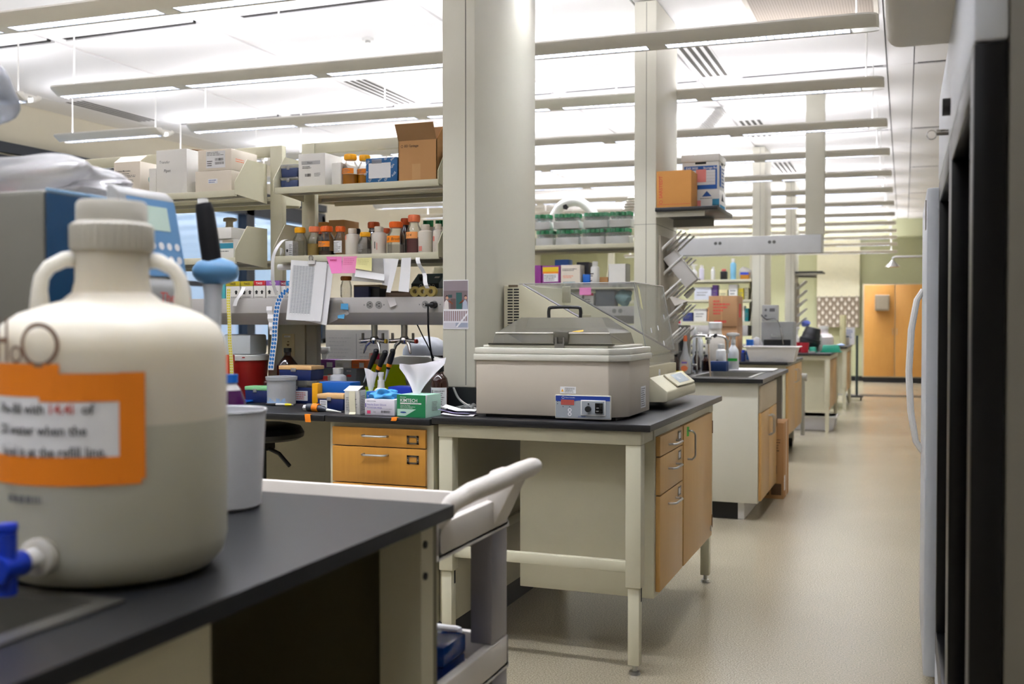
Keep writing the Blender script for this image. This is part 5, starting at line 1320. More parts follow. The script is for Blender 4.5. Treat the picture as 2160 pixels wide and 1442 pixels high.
mb = MB().box((x0 + W_ * .47, -.016, .02), (x0 + W_ * .91, -.0123, .078), WHITE, .004).box((x0 + W_ * .49, -.0165, .024), (x0 + W_ * .89, -.0155, .074), PANEL)
PART('switch_bezel', mb, cp)
PART('knob', MB().cyl((x0 + W_ * .61, -.0166, .045), (x0 + W_ * .61, -.028, .045), .011, BLACK).cyl((x0 + W_ * .61, -.0166, .064), (x0 + W_ * .61, -.019, .064), .003, BLACK), cp)
mb = MB().box((x0 + W_ * .73, -.022, .03), (x0 + W_ * .87, -.0166, .068), BLACKG, .002); F = front(x0 + W_ * .73, -.0222, .03)
mb.text(F, 'ON', .006, .018, .004, PAPER).text(F, 'OFF', .005, .006, .004, PAPER)
PART('rocker_switch', mb, cp)
F = front(XA(1181, 3.655) + 1.262, -.0003, .099)
mb = MB().rect(F, 0, 0, .062, .026, PAPER).shape(F, [(.004, .007), (.014, .007), (.009, .018)], YELLOW, .001).lines(F, .018, .004, .06, .023, 5, GREYINK, 3)
PART('caution_sticker', mb, t, 'white caution sticker')
F = Fr((bx1 + .0003, 0, 0), (0, 1, 0), (0, 0, 1))
mb = MB().rect(F, .25, .03, .33, .115, PAPER).lines(F, .255, .035, .325, .11, 9, GREYINK, 4)
PART('rating_plate', mb, t, 'white rating plate')

# shaker-incubator
SHK = mat('shaker_cream', '#d6d0b6', .42, var=.02)
SHD = mat('shaker_beige', '#b9b196', .42, var=.02)
t = THING('incubator_shaker', 'cream incubator shaker with a sloped side and clear acrylic lid', 'shaker', (-1.28, 4.48, ZT))
ox, oy = -1.28, 4.48
X_ = lambda x: x - ox
ya, yb = 4.20 - oy, 4.775 - oy
zt_ = 1.440 - ZT; zl_ = 1.152 - ZT
xa_, xb_, xc_, xd_ = X_(-1.642), X_(-1.556), X_(-1.06), X_(-1.005)
side = [(xa_, .03), (xd_ - .02, .03), (xd_ - .02, zl_ - .005), (xb_, zt_), (xa_, zt_)]
mb = MB().prism(side, 'y', ya, ya + .02, SHK, .002).prism(side, 'y', yb - .02, yb, SHK, .002)
mb.box((xa_, ya + .0205, .03), (xb_ + .01, yb - .0205, zt_), SHK, .002).box((xb_ + .0105, ya + .0205, .03), (xd_ - .02, yb - .0205, .12), SHK)
b_ = PART('body', mb, t)
for y in (ya + .01, yb - .01): PART('side_rail', MB().tube([(xb_, y, zt_ + .004), (xd_ - .02, y, zl_)], .005, ALU, 6), t)
F = front(xa_, ya - .0003, .03); mb = MB()
for c_ in (.018, .047):
    for k in range(30): mb.rect(F, c_, .475 - k * .0122, c_ + .024, .481 - k * .0122, DARKM, .001)
mb.rect(F, .022, .488, .066, .498, mat('brown_badge', '#7d6c56', .5), .001)
PART('vent_slots', mb, b_)
PART('inner_unit', MB().box((xb_ + .02, ya + .2, .1205), (xb_ + .16, yb - .06, .40), SHD, .004).box((xb_ + .1605, ya + .24, .30), (xb_ + .163, ya + .4, .37), ALU), t)
PART('platform', MB().box((xb_ + .2, ya + .06, .14), (xd_ - .05, yb - .06, .155), ALU).cyl((X_(-1.25), 0, .12), (X_(-1.25), 0, .14), .08, BLACK), t)
PART('gas_strut', MB().tube([(xb_ + .18, ya + .05, .43), (xb_ + .28, ya + .05, .30)], .009, mat('strut_slate', '#4a5a6a', .4), 8).box((xb_ + .165, ya + .05, .45), (xb_ + .2, ya + .07, zt_ - .004), SHK, .003), t)
ac = MB(); T_ = .004
ac.box((xb_ - .02, ya + .012, zt_ + .0045), (xc_, yb - .012, zt_ + .0085), ACRYL)
sd = [(xb_, zt_), (xc_, zt_ + .004), (xd_, zl_)]
for y in (ya + .012, yb - .016): ac.prism([(xb_ + .003, zt_), (xc_, zt_ + .0044), (xd_, zl_ + .005)], 'y', y, y + T_, ACRYL)
ac.prism([(xc_, zt_ + .008), (xc_ - .004, zt_ + .008), (xd_ - .004, zl_), (xd_, zl_)], 'y', ya + .0165, yb - .0165, ACRYL)
ac.box((xd_ - .06, ya - .01, zl_ - .012), (xd_ + .03, yb + .01, zl_ - .007), ACRYL)
l_ = PART('lid', ac, t, 'clear acrylic lid')
EDGE = clear('acrylic_edge', '#ffffff', .9, .25, rough=.2, haze=.6, hazecol='#f2f4f4')
PART('lid_edge', MB().tube([(xb_ - .02, ya + .012, zt_ + .008), (xc_, ya + .012, zt_ + .008), (xd_, ya + .012, zl_)], .0022, EDGE, 6).tube([(xc_, yb - .012, zt_ + .008), (xd_, yb - .012, zl_)], .0022, EDGE, 6).tube([(xc_, ya + .012, zt_ + .008), (xc_, yb - .012, zt_ + .008)], .0022, EDGE, 6).box((xd_ - .06, ya - .01, zl_ - .0065), (xd_ + .031, ya - .004, zl_ - .002), EDGE), l_)
mb = MB(); F = Fr((xc_ + .002, ya + .05, zt_ - .02), (0, 1, 0), Vector((-.055, 0, .288)))
mb.shape(F, [(0, -.08), (.03, -.09), (.035, .0), (.005, .02)], mat('lid_sticker', '#d5d2a4', .6), .004)
for x, y in ((.10, -.19), (.24, -.18), (.30, -.25), (.40, -.13)): mb.rect(F, x, y, x + .02, y + .022, PAPER, .004)
PART('stickers', mb, l_)
PART('base', MB().box((xb_ + .1, ya, .055), (X_(-.998), yb, zl_ - .06), SHD, .004).box((X_(-1.004), ya + .02, zl_ - .055), (X_(-1.0), yb - .02, zl_ - .015), ACRYL), t)
F = Fr((X_(-.9978), ya, .055), (0, 1, 0), (0, 0, 1))
PART('badge', MB().rect(F, .20, .075, .235, .105, PAPER).text(F, 'in', .208, .082, .012, INK, .0016).lines(F, .4, .06, .55, .075, 1, GREYINK, 2), t)
cb = MB().prism([(X_(-1.0), .03), (X_(-.935), .03), (X_(-.918), .035), (X_(-.918), .075), (X_(-.995), .135)], 'y', ya + .02, yb + .055, SHK, .005)
c_ = PART('control_box', cb, t)
F = Fr((X_(-.918), ya + .02, .075), (0, 1, 0), Vector((-.077, 0, .06)))
PART('display', MB().hull([F.p(x, y, z) for x in (.22, .60) for y in (.008, .088) for z in (.0005, .010)], SHK, .003).rect(F, .30, .022, .53, .076, mat('pale_lcd', '#9eabb5', .2), .0108).text(F, '15.0', .35, .04, .018, PAPER, .0118), c_)
for x in (xa_ + .05, X_(-1.06)):
    for y in (ya + .05, yb - .05): PART('foot', MB().cyl((x, y, .0005), (x, y, .0545 if x > 0 else .03), .02, BLACK), t)

# ---- supplies on the desk, front row first
t = None
w_, h_ = WW(835, 897, 3.64), HH(865, 830, 877, 3.64)
KG = mat('tissue_green', '#0f7d4a', .6); KL = mat('tissue_mint', '#bfe3d2', .65)
def kim(mb, F, w, h):
    mb.shape(F, [(0, 0), (w, 0), (w, h), (0, h)], KG, .0005)
    mb.shape(F, [(w * .02, h * .05), (w * .3, h * .05), (w * .68, h * .36), (w * .02, h * .36)], KL, .001)
    mb.text(F, 'Kimwipes', w * .12, h * .87, h * .055, PAPER, .0014, shear=.2).text(F, 'KIMTECH', w * .12, h * .68, h * .145, PAPER, .0014, wide=1.02, bold=.015).rect(F, w * .12, h * .585, w * .86, h * .645, PAPER, .001).text(F, 'Delicate task wipers', w * .5, h * .595, h * .035, KG, .0016)
    mb.text(F, 'Delicate Task Wipers', w * .13, h * .51, h * .04, PAPER, .0014).text(F, 'Essuie-tout pour taches delicates', w * .13, h * .45, h * .04, PAPER, .0014).text(F, 'Panos para tareas delicadas', w * .13, h * .39, h * .04, PAPER, .0014)
    mb.disc(F, w * .23, h * .21, w * .11, BLUEINK, .0016, 18, ry=h * .035)
def kims(mb, F, d, h): mb.rect(F, 0, 0, d, h, KL, .0005).lines(F, d * .4, h * .25, d * .8, h * .7, 7, GREYINK, 3).shape(F, [(0, h * .55), (d * .12, h), (0, h)], PAPER, .001)
t = carton('tissue_box', 'green and mint wiper box with a tissue pulled out of the top', desk(835, 899, 3.625), w_, .125, h_, mat('tissue_box_mint', '#a9d6c2', .65), kim, None, -.06, side=kims)
tz = h_
pts_ = [(-.012, .06, tz - .004), (.02, .06, tz - .004)]
def tis(u, v):
    w0 = .03 + .145 * min(1, v * 1.25) ** 1.3
    x = -.010 + v * .010 + (u - .5) * w0 * (1 + .25 * v)
    y = .06 + .02 * math.sin(u * 7 + v * 2) * v + .02 * v
    z = tz - .003 + .140 * v - .022 * (1 - abs(u - .45) * 1.6) * (v > .9) + .025 * (u - .5) * v
    return Vector((x, y, z))
PART('tissue', MB().grid(tis, 16, 16, mat('soft_tissue', '#eceaf0', .9), .0008), t, 'white tissue standing out of the box')
w_, h_ = WW(769, 832, 3.66), HH(800, 839, 873, 3.66)
VIO = mat('violet_ink', '#6a5aa8', .7)
def glv(mb, F, w, h):
    mb.text(F, 'Nitrile Exam Gloves', w * .08, h * .62, h * .115, VIO).text(F, 'POWDER-FREE', w * .08, h * .42, h * .11, VIO).lines(F, w * .08, h * .84, w * .55, h * .92, 1, GREYINK, 2).rect(F, w * .08, h * .1, w * .2, h * .3, mat('pink_block', '#df4c76', .6)).text(F, '100', w * .28, h * .17, h * .09, GREYINK).bars(F, w * .55, h * .17, w * .86, h * .32, INK, 8, 18).rect(F, w * .02, h * .5, w * .05, h * .75, VIO).lines(F, w * .52, h * .4, w * .95, h * .46, 1, INK, 4, .25)
t = carton('glove_box', 'white box of nitrile gloves with violet print and blue gloves on top', desk(769, 832, 3.645), w_, .11, h_, mat('glove_box_white', '#e2dde6', .7), glv)
PART('gloves', MB().crumple((-.004, .055, h_ + .012), (.052, .042, .026), mat('nitrile_blue', '#49a5e4', .5), 4, 5, .42, -.012), t, 'pale blue gloves bulging out')
carton('label_box', 'small blue label box between the gloves and the tape box', (XA(779, 3.77), 3.78, ZD), WW(770, 789, 3.77), .05, HH(780, 822, 865, 3.77), mat('tag_blue', '#1f5fb4', .6), lambda mb, F, w, h: mb.text(F, 'TAGS', w * .15, h * .72, h * .1, PAPER, bold=.02))
w_, h_ = WW(728, 758, 3.66), HH(745, 822, 872, 3.66)
t = carton('tape_box', 'open white box with printed sides and a strip of clear tape hanging out', desk(728, 758, 3.65), w_, .07, h_, mat('box_greywhite', '#d8d6cf', .75), lambda mb, F, w, h: mb.lines(F, w * .08, h * .12, w * .9, h * .75, 9, GREYINK, 6), None, .18, open_=True, side=lambda mb, F, w, h: mb.lines(F, w * .1, h * .15, w * .9, h * .8, 9, GREYINK, 7),
           flaps=[([(.0, h_), (.07, h_ + .016), (.071, h_ + .014), (.002, h_ - .001)], 'x', -w_ / 2 - .005, w_ / 2 - .01)])
PART('tape_strip', MB().ribbon([(.0, -.003, h_ - .002), (.0, -.006, h_ * .7), (.002, -.007, h_ * .4), (.004, -.008, h_ * .1), (.006, -.022, .002)], .026, mat('cream_tape', '#d9d3b8', .5)), t, 'translucent tape strip')
tip_box('navy tip box with a peach lid at the front of the desk', desk(669, 724, 3.79), WW(669, 724, 3.79), .085, HH(695, 831, 865, 3.79), NAVY, PEACH, .3, note=(.1, .0, .38, .62))
tip_box('tip box with bright blue lid standing behind the peach-lidded one', desk(673, 738, 3.93), WW(673, 738, 3.93), .09, HH(705, 805, 858, 3.93), mat('blue_box_base', '#1d58c2', .4), BLUEP, .5)
ONE('rack_panel', MB().box((-.004, 0, .0005), (.026, .085, .105), YELLOW, .003), 'bright yellow plastic rack panel against the blue-lidded tip box', 'rack', (XA(663, 3.9) - .004, 3.89, ZD))
t = THING('beaker', 'translucent graduated beaker with blue stains on the desk', 'beaker', (*LOC(567, 620, 3.99, ZD)[:2], ZD))
r = WW(567, 619, 3.99) / 2; h_ = HH(593, 792, 851, 3.99)
PART('body', MB().lathe([(0, .001), (r * .94, .001), (r * .97, .004), (r, h_ * .86), (r * 1.08, h_ * .87), (r * 1.1, h_ - .002), (r * 1.06, h_), (r * .98, h_ * .98), (r * .96, .006), (0, .005)], MILKY, seg=36), t)
F = Cyl(r + .0012, -math.pi / 2 - .3, 0); mb = MB()
PB = mat('pale_blue_stain', '#9dbbe0', .7)
for k in range(6): mb.rect(F, -r * .35, h_ * (.14 + .11 * k), r * (-.15 + .1 * (k % 2)), h_ * (.15 + .11 * k), PB)
mb.rect(F, -r * .4, h_ * .1, -r * .36, h_ * .75, PB)
rn = random.Random(4)
for k in range(26):
    a = -r * .4 + r * 1.6 * k / 26; mb.rect(F, a, h_ * .06, a + r * .07, h_ * (.1 + .16 * rn.random()), PB)
PART('graduations', mb, t)
t = THING('marker_pen', 'black-capped marker with a yellow end lying before the beaker', 'marker', (*U(591, 856, 'Z', ZD)[:2], ZD + .0065), .12)
PART('barrel', MB().cyl((-.02, 0, 0), (.025, 0, 0), .006, mat('pen_grey', '#c4c4c2', .4)), t)
PART('cap', MB().cyl((-.068, 0, 0), (-.02, 0, 0), .0045, BLACK, .0064), t)
PART('end', MB().cyl((.025, 0, 0), (.055, 0, 0), .0064, mat('marker_yellow', '#ecdc1c', .4), .005).cyl((.055, 0, 0), (.063, 0, 0), .003, WHITE), t)
t = THING('pipette', 'black pipette with an orange tape band lying on the desk edge', 'pipette', (*U(672, 868, 'Z', ZD)[:2], ZD + .013), -.10)
PART('handle', MB().tube([(-.055, 0, .004), (-.02, 0, .004), (.02, 0, 0), (.042, 0, -.004)], [.017, .0165, .0125, .007], mat('pipette_slate', '#343a46', .4), 14).cyl((-.02, .012, .012), (-.012, .016, .020), .007, BLACK), t)
PART('button', MB().lathe([(0, -.012), (.010, -.010), (.014, 0), (.010, .01), (0, .012)], WHITE, (-.067, 0, .002)), t)
PART('tape_band', MB().tube([(-.027, 0, .004), (.002, 0, .002)], .0178, OTAPE, 14), t)
PART('tip', MB().tube([(.042, 0, -.004), (.07, 0, -.006), (.115, 0, -.010)], [.0065, .005, .002], WHITE, 10), t)
# tape tabs on the worktop edge
p = U(649, 874, 'Y', 3.578)
ONE('tape_tab', MB().ribbon([(0, .01, .0008), (0, -.002, .0012), (.002, -.0035, -.01), (.005, -.004, -.030)], .026, OTAPE), 'orange tape tab folded over the worktop edge under the pipette', 'tape', (p.x, 3.578, ZD), 0, 'orange tape tabs on the worktop edge')
p = U(832, 878, 'Y', 3.578)
ONE('tape_tab', MB().ribbon([(0, .02, .0008), (0, -.002, .0012), (.001, -.0035, -.006), (-.003, -.004, -.012)], .024, OTAPE), 'small orange tape tab on the worktop edge before the green wiper box', 'tape', (p.x, 3.578, ZD), 0, 'orange tape tabs on the worktop edge')
# back of the desk
Yb = 4.06
tip_box('navy tip box with a clear lid, lower one of the stack behind the beaker', desk(592, 658, Yb), WW(592, 660, Yb), .12, HH(640, 800, 848, Yb), NAVY, FILM, .3, note=(.45, .12, .85, .55, 1))
zst = ZD + HH(640, 800, 848, Yb)
tip_box('navy tip box with a peach lid on top of the stack behind the beaker', (XA(622, Yb), Yb, zst), WW(588, 656, Yb), .11, HH(620, 769, 800, Yb), NAVY, PEACH, .28)
tip_box('navy tip box with a mint green lid left of the beaker', desk(516, 563, 4.02), WW(516, 563, 4.02), .07, HH(540, 813, 847, 4.06), NAVY, MINT, .26)
ONE('plastic_tray', MB().box((-.06, 0, .001), (.06, .08, .012), BLUEP, .004).box((-.05, .01, .0122), (.05, .07, .0135), ROYAL), 'flat bright blue tray left of the mint-lidded tip box', 'tray', (XA(505, 4.0), 3.96, ZD))
ONE('plastic_bag', MB().crumple((0, 0, .045), (.06, .025, .055), FILM, 6, 4, .3, -.044), 'crumpled clear bag at the foot of the red bucket', 'bag', (XA(573, 4.15), 4.15, ZD + .001))
t = THING('amber_bottle', 'dark brown glass bottle in front of the switch plate', 'bottle', (XA(610, 4.27), 4.255, ZD))
PART('body', MB().lathe([(0, .001), (.05, .001), (.052, .006), (.052, .158), (.05, .168), (.021, .205), (.0165, .212), (.0165, .228)], AMBER), t)
PART('cap', MB().cyl((0, 0, .228), (0, 0, .248), .0185, BLACK), t)
t = THING('waste_bucket', 'deep red waste bucket with a white rim under the raceway', 'bucket', (*LOC(490, 563, 4.26, ZD)[:2], ZD))
t.location.y = 4.235
r = WW(488, 566, 4.24) / 2; h_ = HH(525, 728, 826, 4.24)
PART('body', MB().lathe([(0, .001), (r * .84, .001), (r * .86, .005), (r * .97, h_ * .84), (0, h_ * .84)], REDP, seg=36), t)
mb = MB().lathe([(r * .96, h_ * .82), (r * 1.03, h_ * .83), (r * 1.04, h_ * .93), (r * .98, h_ * .945), (0, h_ * .95)], WHITE, seg=36)
F = Cyl(r * 1.041, -math.pi / 2, 0)
for x in (-.5, -.05, .45): mb.rect(F, r * x, h_ * .88, r * (x + .12), h_ * .905, REDP)
PART('lid', mb, t, 'white snap-on rim')
carton('storage_box', 'pale grey plastic tub on top of the red bucket', (XA(516, 4.22), 4.155, ZD + h_ * .951), WW(488, 545, 4.2), .14, HH(515, 687, 729, 4.2), mat('tub_grey', '#ccd3d6', .4), None, bev=.01)
carton('sticker_box', 'small orange-red box half hidden behind the yellow sticker strip', (XA(476, 4.05), 4.05, ZD), WW(470, 481, 4.05), .05, HH(475, 745, 842, 4.05), mat('warning_orange', '#e8521e', .5), None)
BIN = mat('bin_grey', '#7f858c', .5)
t = THING('storage_bin', 'grey plastic bin with small red logos behind the white wash bottle', 'bin', (XA(710, 4.43), 4.43, ZD))
w_ = WW(668, 752, 4.43) / 2; h_ = HH(710, 780, 842, 4.43)
PART('body', MB().prism([(-w_ * .9, .001), (w_ * .9, .001), (w_, h_), (-w_, h_)], 'y', 0, .12, BIN, .004), t)
F = front(0, -.0004, 0); PART('logo', MB().disc(F, w_ * .62, h_ * .75, .014, mat('logo_red', '#d8342c', .5), .001, ry=.006).lines(F, w_ * .5, h_ * .88, w_ * .85, h_ * .96, 1, PAPER, 2).disc(F, -w_ * .35, h_ * .75, .014, mat('logo_red', '#d8342c', .5), .001, ry=.006), t)
for k, (p0, p1, c, lb) in enumerate(((669, 705, '#8d4aa0', 'purple and white carton lying on the grey bin'), (706, 740, '#e9e7e2', 'white carton lying on the grey bin in the middle'), (741, 771, '#d96a2a', 'orange-topped white carton at the right on the grey bin'))):
    carton('carton', lb, (XA((p0 + p1) / 2, 4.44), 4.44, ZD + h_ + .0005), WW(p0, p1, 4.44) - .002, .1, HH(700, 764, 781, 4.44), mat('flat_carton_%d' % k, c, .7), lambda mb, F, w, h: mb.rect(F, w * .55, h * .1, w * .9, h * .7, PAPER).lines(F, w * .1, h * .2, w * .5, h * .6, 2, GREYINK, 3), 'flat cartons on the grey bin')
hdpe_bottle('wash_bottle', 'white plastic wash bottle with a white cap beside the grey bin', (XA(713, 4.2), 4.2, ZD), WW(698, 729, 4.2) / 2, HH(713, 764, 836, 4.2), None, WHITE, mat('wash_bottle_white', '#dcdfe4', .4))
for k, (px, c1_, c2_, lb) in enumerate(((683, '#d63a34', '#e9e0d0', 'small red-capped tube box in front of the grey bin'), (692, '#3f9a4e', '#d8d8d0', 'small green-capped tube box in front of the grey bin'))):
    carton('tube_box', lb, (XA(px, 4.30 + .03 * k), 4.30 + .05 * k, ZD), .042, .04, HH(px, 788, 838, 4.3), mat('tube_box_%d' % k, c2_, .6), lambda mb, F, w, h, c1_=c1_, k=k: mb.rect(F, 0, h * .78, w, h, mat('tube_cap_%d' % k, c1_, .5)), 'tube boxes by the grey bin')
# pipette stand with three pipettes
LIME = clear('lime_acrylic', '#d9e813', .9, .08, haze=.5, hazecol='#cbd814')
t = THING('pipette_stand', 'see-through lime green acrylic pipette stand', 'stand', (XA(808, 4.12), 4.12, ZD))
w_ = WW(775, 843, 4.12) / 2; h_ = HH(808, 757, 842, 4.12)
PART('panel', MB().hull([(x, y, z) for x in (-w_, w_) for y, z in ((.10, .001), (.104, .001), (.03, h_), (.034, h_))], LIME), t)
PART('foot', MB().box((-w_, -.02, .001), (w_, .10, .006), LIME).box((-w_, -.02, .006), (w_, -.016, h_ * .45), LIME), t)
for k, (p0, y0, p1, y1, tap) in enumerate(((793, 742, 767, 806, 0), (812, 745, 784, 812, 1), (828, 742, 812, 804, 1))):
    a, b2 = U(p0, y0, 'Y', 4.08), U(p1, y1, 'Y', 4.09)
    q = THING('pipette', ('black pipette leaning at the left of the lime stand', 'pipette with an orange band in the middle of the lime stand', 'upright pipette with an orange band at the right of the lime stand')[k], 'pipette', b2, 0, 'pipettes in the lime stand')
    d = a - b2; L_ = d.length; n = d.normalized()
    PART('handle', MB().tube([n * L_ * .42, n * L_ * .55, n * L_ * .8, n * L_ + Vector((.004, -.004, 0))], [.008, .011, .013, .012], BLACK, 12).lathe([(0, -.012), (.010, -.008), (.013, 0), (.010, .009), (0, .012)], BLACK, d + Vector((.004, -.006, .004))), q)
    PART('tip', MB().tube([Vector((0, 0, 0)), n * L_ * .2, n * L_ * .43], [.002, .0045, .008], mat('pipette_tip_grey', '#b9bfc8', .4), 10), q)
    if tap: PART('tape_band', MB().tube([n * L_ * .50, n * L_ * .60], .0125, OTAPE, 12), q)
spray_w = THING('spray_bottle', 'small white pump bottle behind the box of gloves', 'spray bottle', (XA(803.5, 3.83), 3.83, ZD))
r = WW(790, 818, 3.83) / 2; h_ = HH(804, 776, 858, 3.83)
PART('body', MB().lathe([(0, .001), (r * .95, .001), (r, .005), (r, h_ * .48), (r * .85, h_ * .56), (r * .5, h_ * .60), (r * .48, h_ * .66)], WHITE), spray_w)
PART('pump', MB().cyl((0, 0, h_ * .655), (0, 0, h_ * .80), r * .46, WHITE).cyl((0, 0, h_ * .80), (0, 0, h_ * .9), r * .32, WHITE).cyl((0, 0, h_ * .9), (0, 0, h_), r * .4, WHITE), spray_w)
t = THING('wipes_pack', 'small green-edged pack with a tissue standing out of it', 'tissue pack', (XA(776, 3.90), 3.90, ZD))
h_ = HH(776, 818, 856, 3.9)
PART('body', MB().box((-.035, 0, .001), (.035, .05, h_), mat('pack_green', '#7cc043', .6), .01), t)
def tis2(u, v): return Vector(((u - .5) * (.02 + .045 * v), .025 + .01 * math.sin(6 * u), h_ - .002 + .10 * v - .02 * u * v))
PART('tissue', MB().grid(tis2, 8, 8, mat('soft_tissue', '#eceaf0', .9), .0008), t)
carton('storage_box', 'royal blue plastic box behind the wiper box', (XA(842, 3.96), 3.96, ZD), WW(818, 866, 3.96), .1, HH(840, 806, 852, 3.96), ROYAL, None)
t = THING('amber_bottle', 'large amber reagent bottle with a white label beside the column', 'bottle', (XA(927, 3.83), 3.83, ZD))
r = .037; h_ = HH(926, 752, 852, 3.83)
PART('body', MB().lathe([(0, .001), (r * .95, .001), (r, .006), (r, h_ * .62), (r * .85, h_ * .74), (r * .45, h_ * .83), (r * .42, h_ * .88)], AMBER), t)
PART('cap', MB().cyl((0, 0, h_ * .88), (0, 0, h_), r * .5, BLACK), t)
F = Cyl(r + .0006, -math.pi / 2 + .2, 0)
PART('label', MB().rect(F, -r * .9, h_ * .06, r * 1.1, h_ * .55, PAPER).bars(F, -r * .75, h_ * .14, -r * .5, h_ * .5, INK, 3, 5).lines(F, -r * .35, h_ * .1, r * .9, h_ * .5, 9, GREYINK, 4), t)
for k, (x, y, rz, lb) in enumerate(((-1.63, 3.66, .2, 'lowest sheet of the loose papers left of the water bath'), (-1.645, 3.67, -.05, 'middle sheet of the loose papers left of the water bath'), (-1.65, 3.685, .3, 'top sheet of the loose papers left of the water bath'))):
    def sh(u, v, k=k): return Vector(((u - .5) * .13, (v - .5) * .10, .002 + .007 * k + .012 * (u < .5) * (.5 - u) * (1 + k) + .003 * math.sin(5 * v + k)))
    ONE('paper_sheet', MB().grid(sh, 8, 8, PAPER if k != 1 else mat('violet_print_paper', '#8a84a4', .8), .0008), lb, 'paper', (x + .005, y + .03, ZT), rz * .6, 'loose papers by the water bath')
tb = MB()
for k in range(3): tb.cyl((-.02 + .026 * k, -.03, .014), (-.014 + .02 * k, .03, .016 + .004 * k), .0125, clear('tube_clear', '#eef6f0', .85, .1, haze=.35))
tb.tube(smooth([Vector(p) for p in ((-.05, 0, .10), (-.03, 0, .06), (0, 0, .035), (.06, 0, .01))], 5), .005, clear('tube_clear', '#eef6f0', .85, .1, haze=.35))
ONE('tube_bundle', tb, 'small clear tubes and hose between the wiper box and the papers', 'tubes', (-1.66, 3.81, ZT + .001))
# gas turrets under the raceway
for k, (px, kn, lb) in enumerate(((790, '#c8a51c', 'chrome gas turret with a yellow knob hanging under the raceway'), (853, '#c0392b', 'chrome gas turret with a red knob hanging under the raceway'))):
    Yt = 4.2; z1 = 1.2675; zb = U(px, 712, 'Y', Yt).z
    t = THING('gas_turret', lb, 'gas tap', (XA(px, Yt), Yt, zb), 0, 'gas turrets')
    PART('stem', MB().cyl((0, 0, 0), (0, 0, z1 - zb), .0155, STEEL).cyl((-.004, -.0145, .002), (-.004, -.0145, z1 - zb), .003, GREYM, seg=6), t)
    PART('manifold', MB().lathe([(0, -.03), (.014, -.028), (.022, -.012), (.02, 0), (.0155, .006)], CHROME), t)
    for s in (-1, 1):
        v = MB().cyl((s * .015, -.004, -.012), (s * .062, -.012, -.016), .0095, CHROME).tube([(s * .02, -.01, -.018), (s * .034, -.02, -.035), (s * .044, -.026, -.072)], [.010, .008, .0045], CHROME, 10)
        vv = PART('valve', v, t)
        PART('lever', MB().box((s * .052 - .006, -.020, -.012), (s * .052 + .006, -.012, .022), mat('lever_steel', '#6f6d68', .3, metal=.8), .002).cyl((s * .062, -.012, -.016), (s * .071, -.013, -.016), .010, mat('knob_' + kn[1:], kn, .4) if s > 0 else STEEL), vv)
# across the island, seen below the raceway
YK = 4.86
ONE('notice_board', MB().box((-.19, 0, .0005), (.19, .012, .33), mat('notice_grey', '#bab7b2', .7)).box((-.002, -.001, .02), (.0, 0, .31), GREYINK).lines(front(-.17, -.0005, .02), 0, 0, .15, .28, 14, mat('faint_print', '#a3a09d', .8), 4, .2).lines(front(.02, -.0005, .02), 0, 0, .15, .28, 14, mat('faint_print', '#a3a09d', .8), 7, .2), 'grey printed notice board standing on the rear worktop behind the gas taps', 'board', (XA(752, YK), YK, ZD))
t = THING('spray_bottle', 'clear spray bottle with a red and blue label behind the cream post', 'spray bottle', (XA(684, 4.74), 4.74, ZD))
PART('body', MB().lathe([(0, .001), (.036, .001), (.038, .006), (.038, .12), (.02, .16), (.013, .175)], MILKY), t)
PART('head', MB().cyl((0, 0, .176), (0, 0, .20), .014, WHITE).prism([(-.045, .225), (-.04, .24), (.03, .24), (.03, .215), (.012, .2), (-.012, .2), (-.02, .215)], 'y', -.009, .009, WHITE, .002), t)
PART('label_band', MB().rect(Cyl(.0386, -math.pi / 2, 0), -.035, .03, .03, .10, PAPER).disc(front(0, -.0392, .06), .0, 0, .014, mat('logo_red', '#d8342c', .5), .001, ry=.007).rect(Cyl(.0388, -math.pi / 2, 0), -.03, .08, .02, .09, TEALINK), t)
t = THING('centrifuge', 'white benchtop centrifuge with a grey dome on the rear worktop', 'instrument', (XA(880, 4.72), 4.72, ZD))
PART('body', MB().prism([(-.20, .001), (.13, .001), (.13, .17), (.06, .20), (-.10, .20), (-.20, .17)], 'y', 0, .30, mat('centrifuge_white', '#dddcd7', .4), .01), t)
PART('dome', MB().lathe([(.125, .0), (.122, .03), (.10, .065), (.06, .09), (0, .10)], mat('dome_grey', '#8f9299', .3), (-.02, .15, .2005), 36), t)
F = front(-.2, -.0105, 0); PART('fascia', MB().rect(F, .02, .02, .14, .14, mat('fascia_grey', '#b5b3ae', .5)).rect(F, .05, .10, .09, .125, PAPER, .001).bars(F, .1, .06, .13, .09, INK, 3, 6).rect(F, .2, .12, .25, .15, BLACK, .001).rect(F, .27, .13, .32, .15, BLACK, .001), t)
carton('carton', 'small white carton with a pink tab on the rear worktop between the gas taps', (XA(792, 4.56), 4.56, ZD), .075, .07, .22, WHITEC, lambda mb, F, w, h: mb.rect(F, w * .2, h * .85, w * .8, h * .98, mat('pink_tab', '#e8307e', .6)))
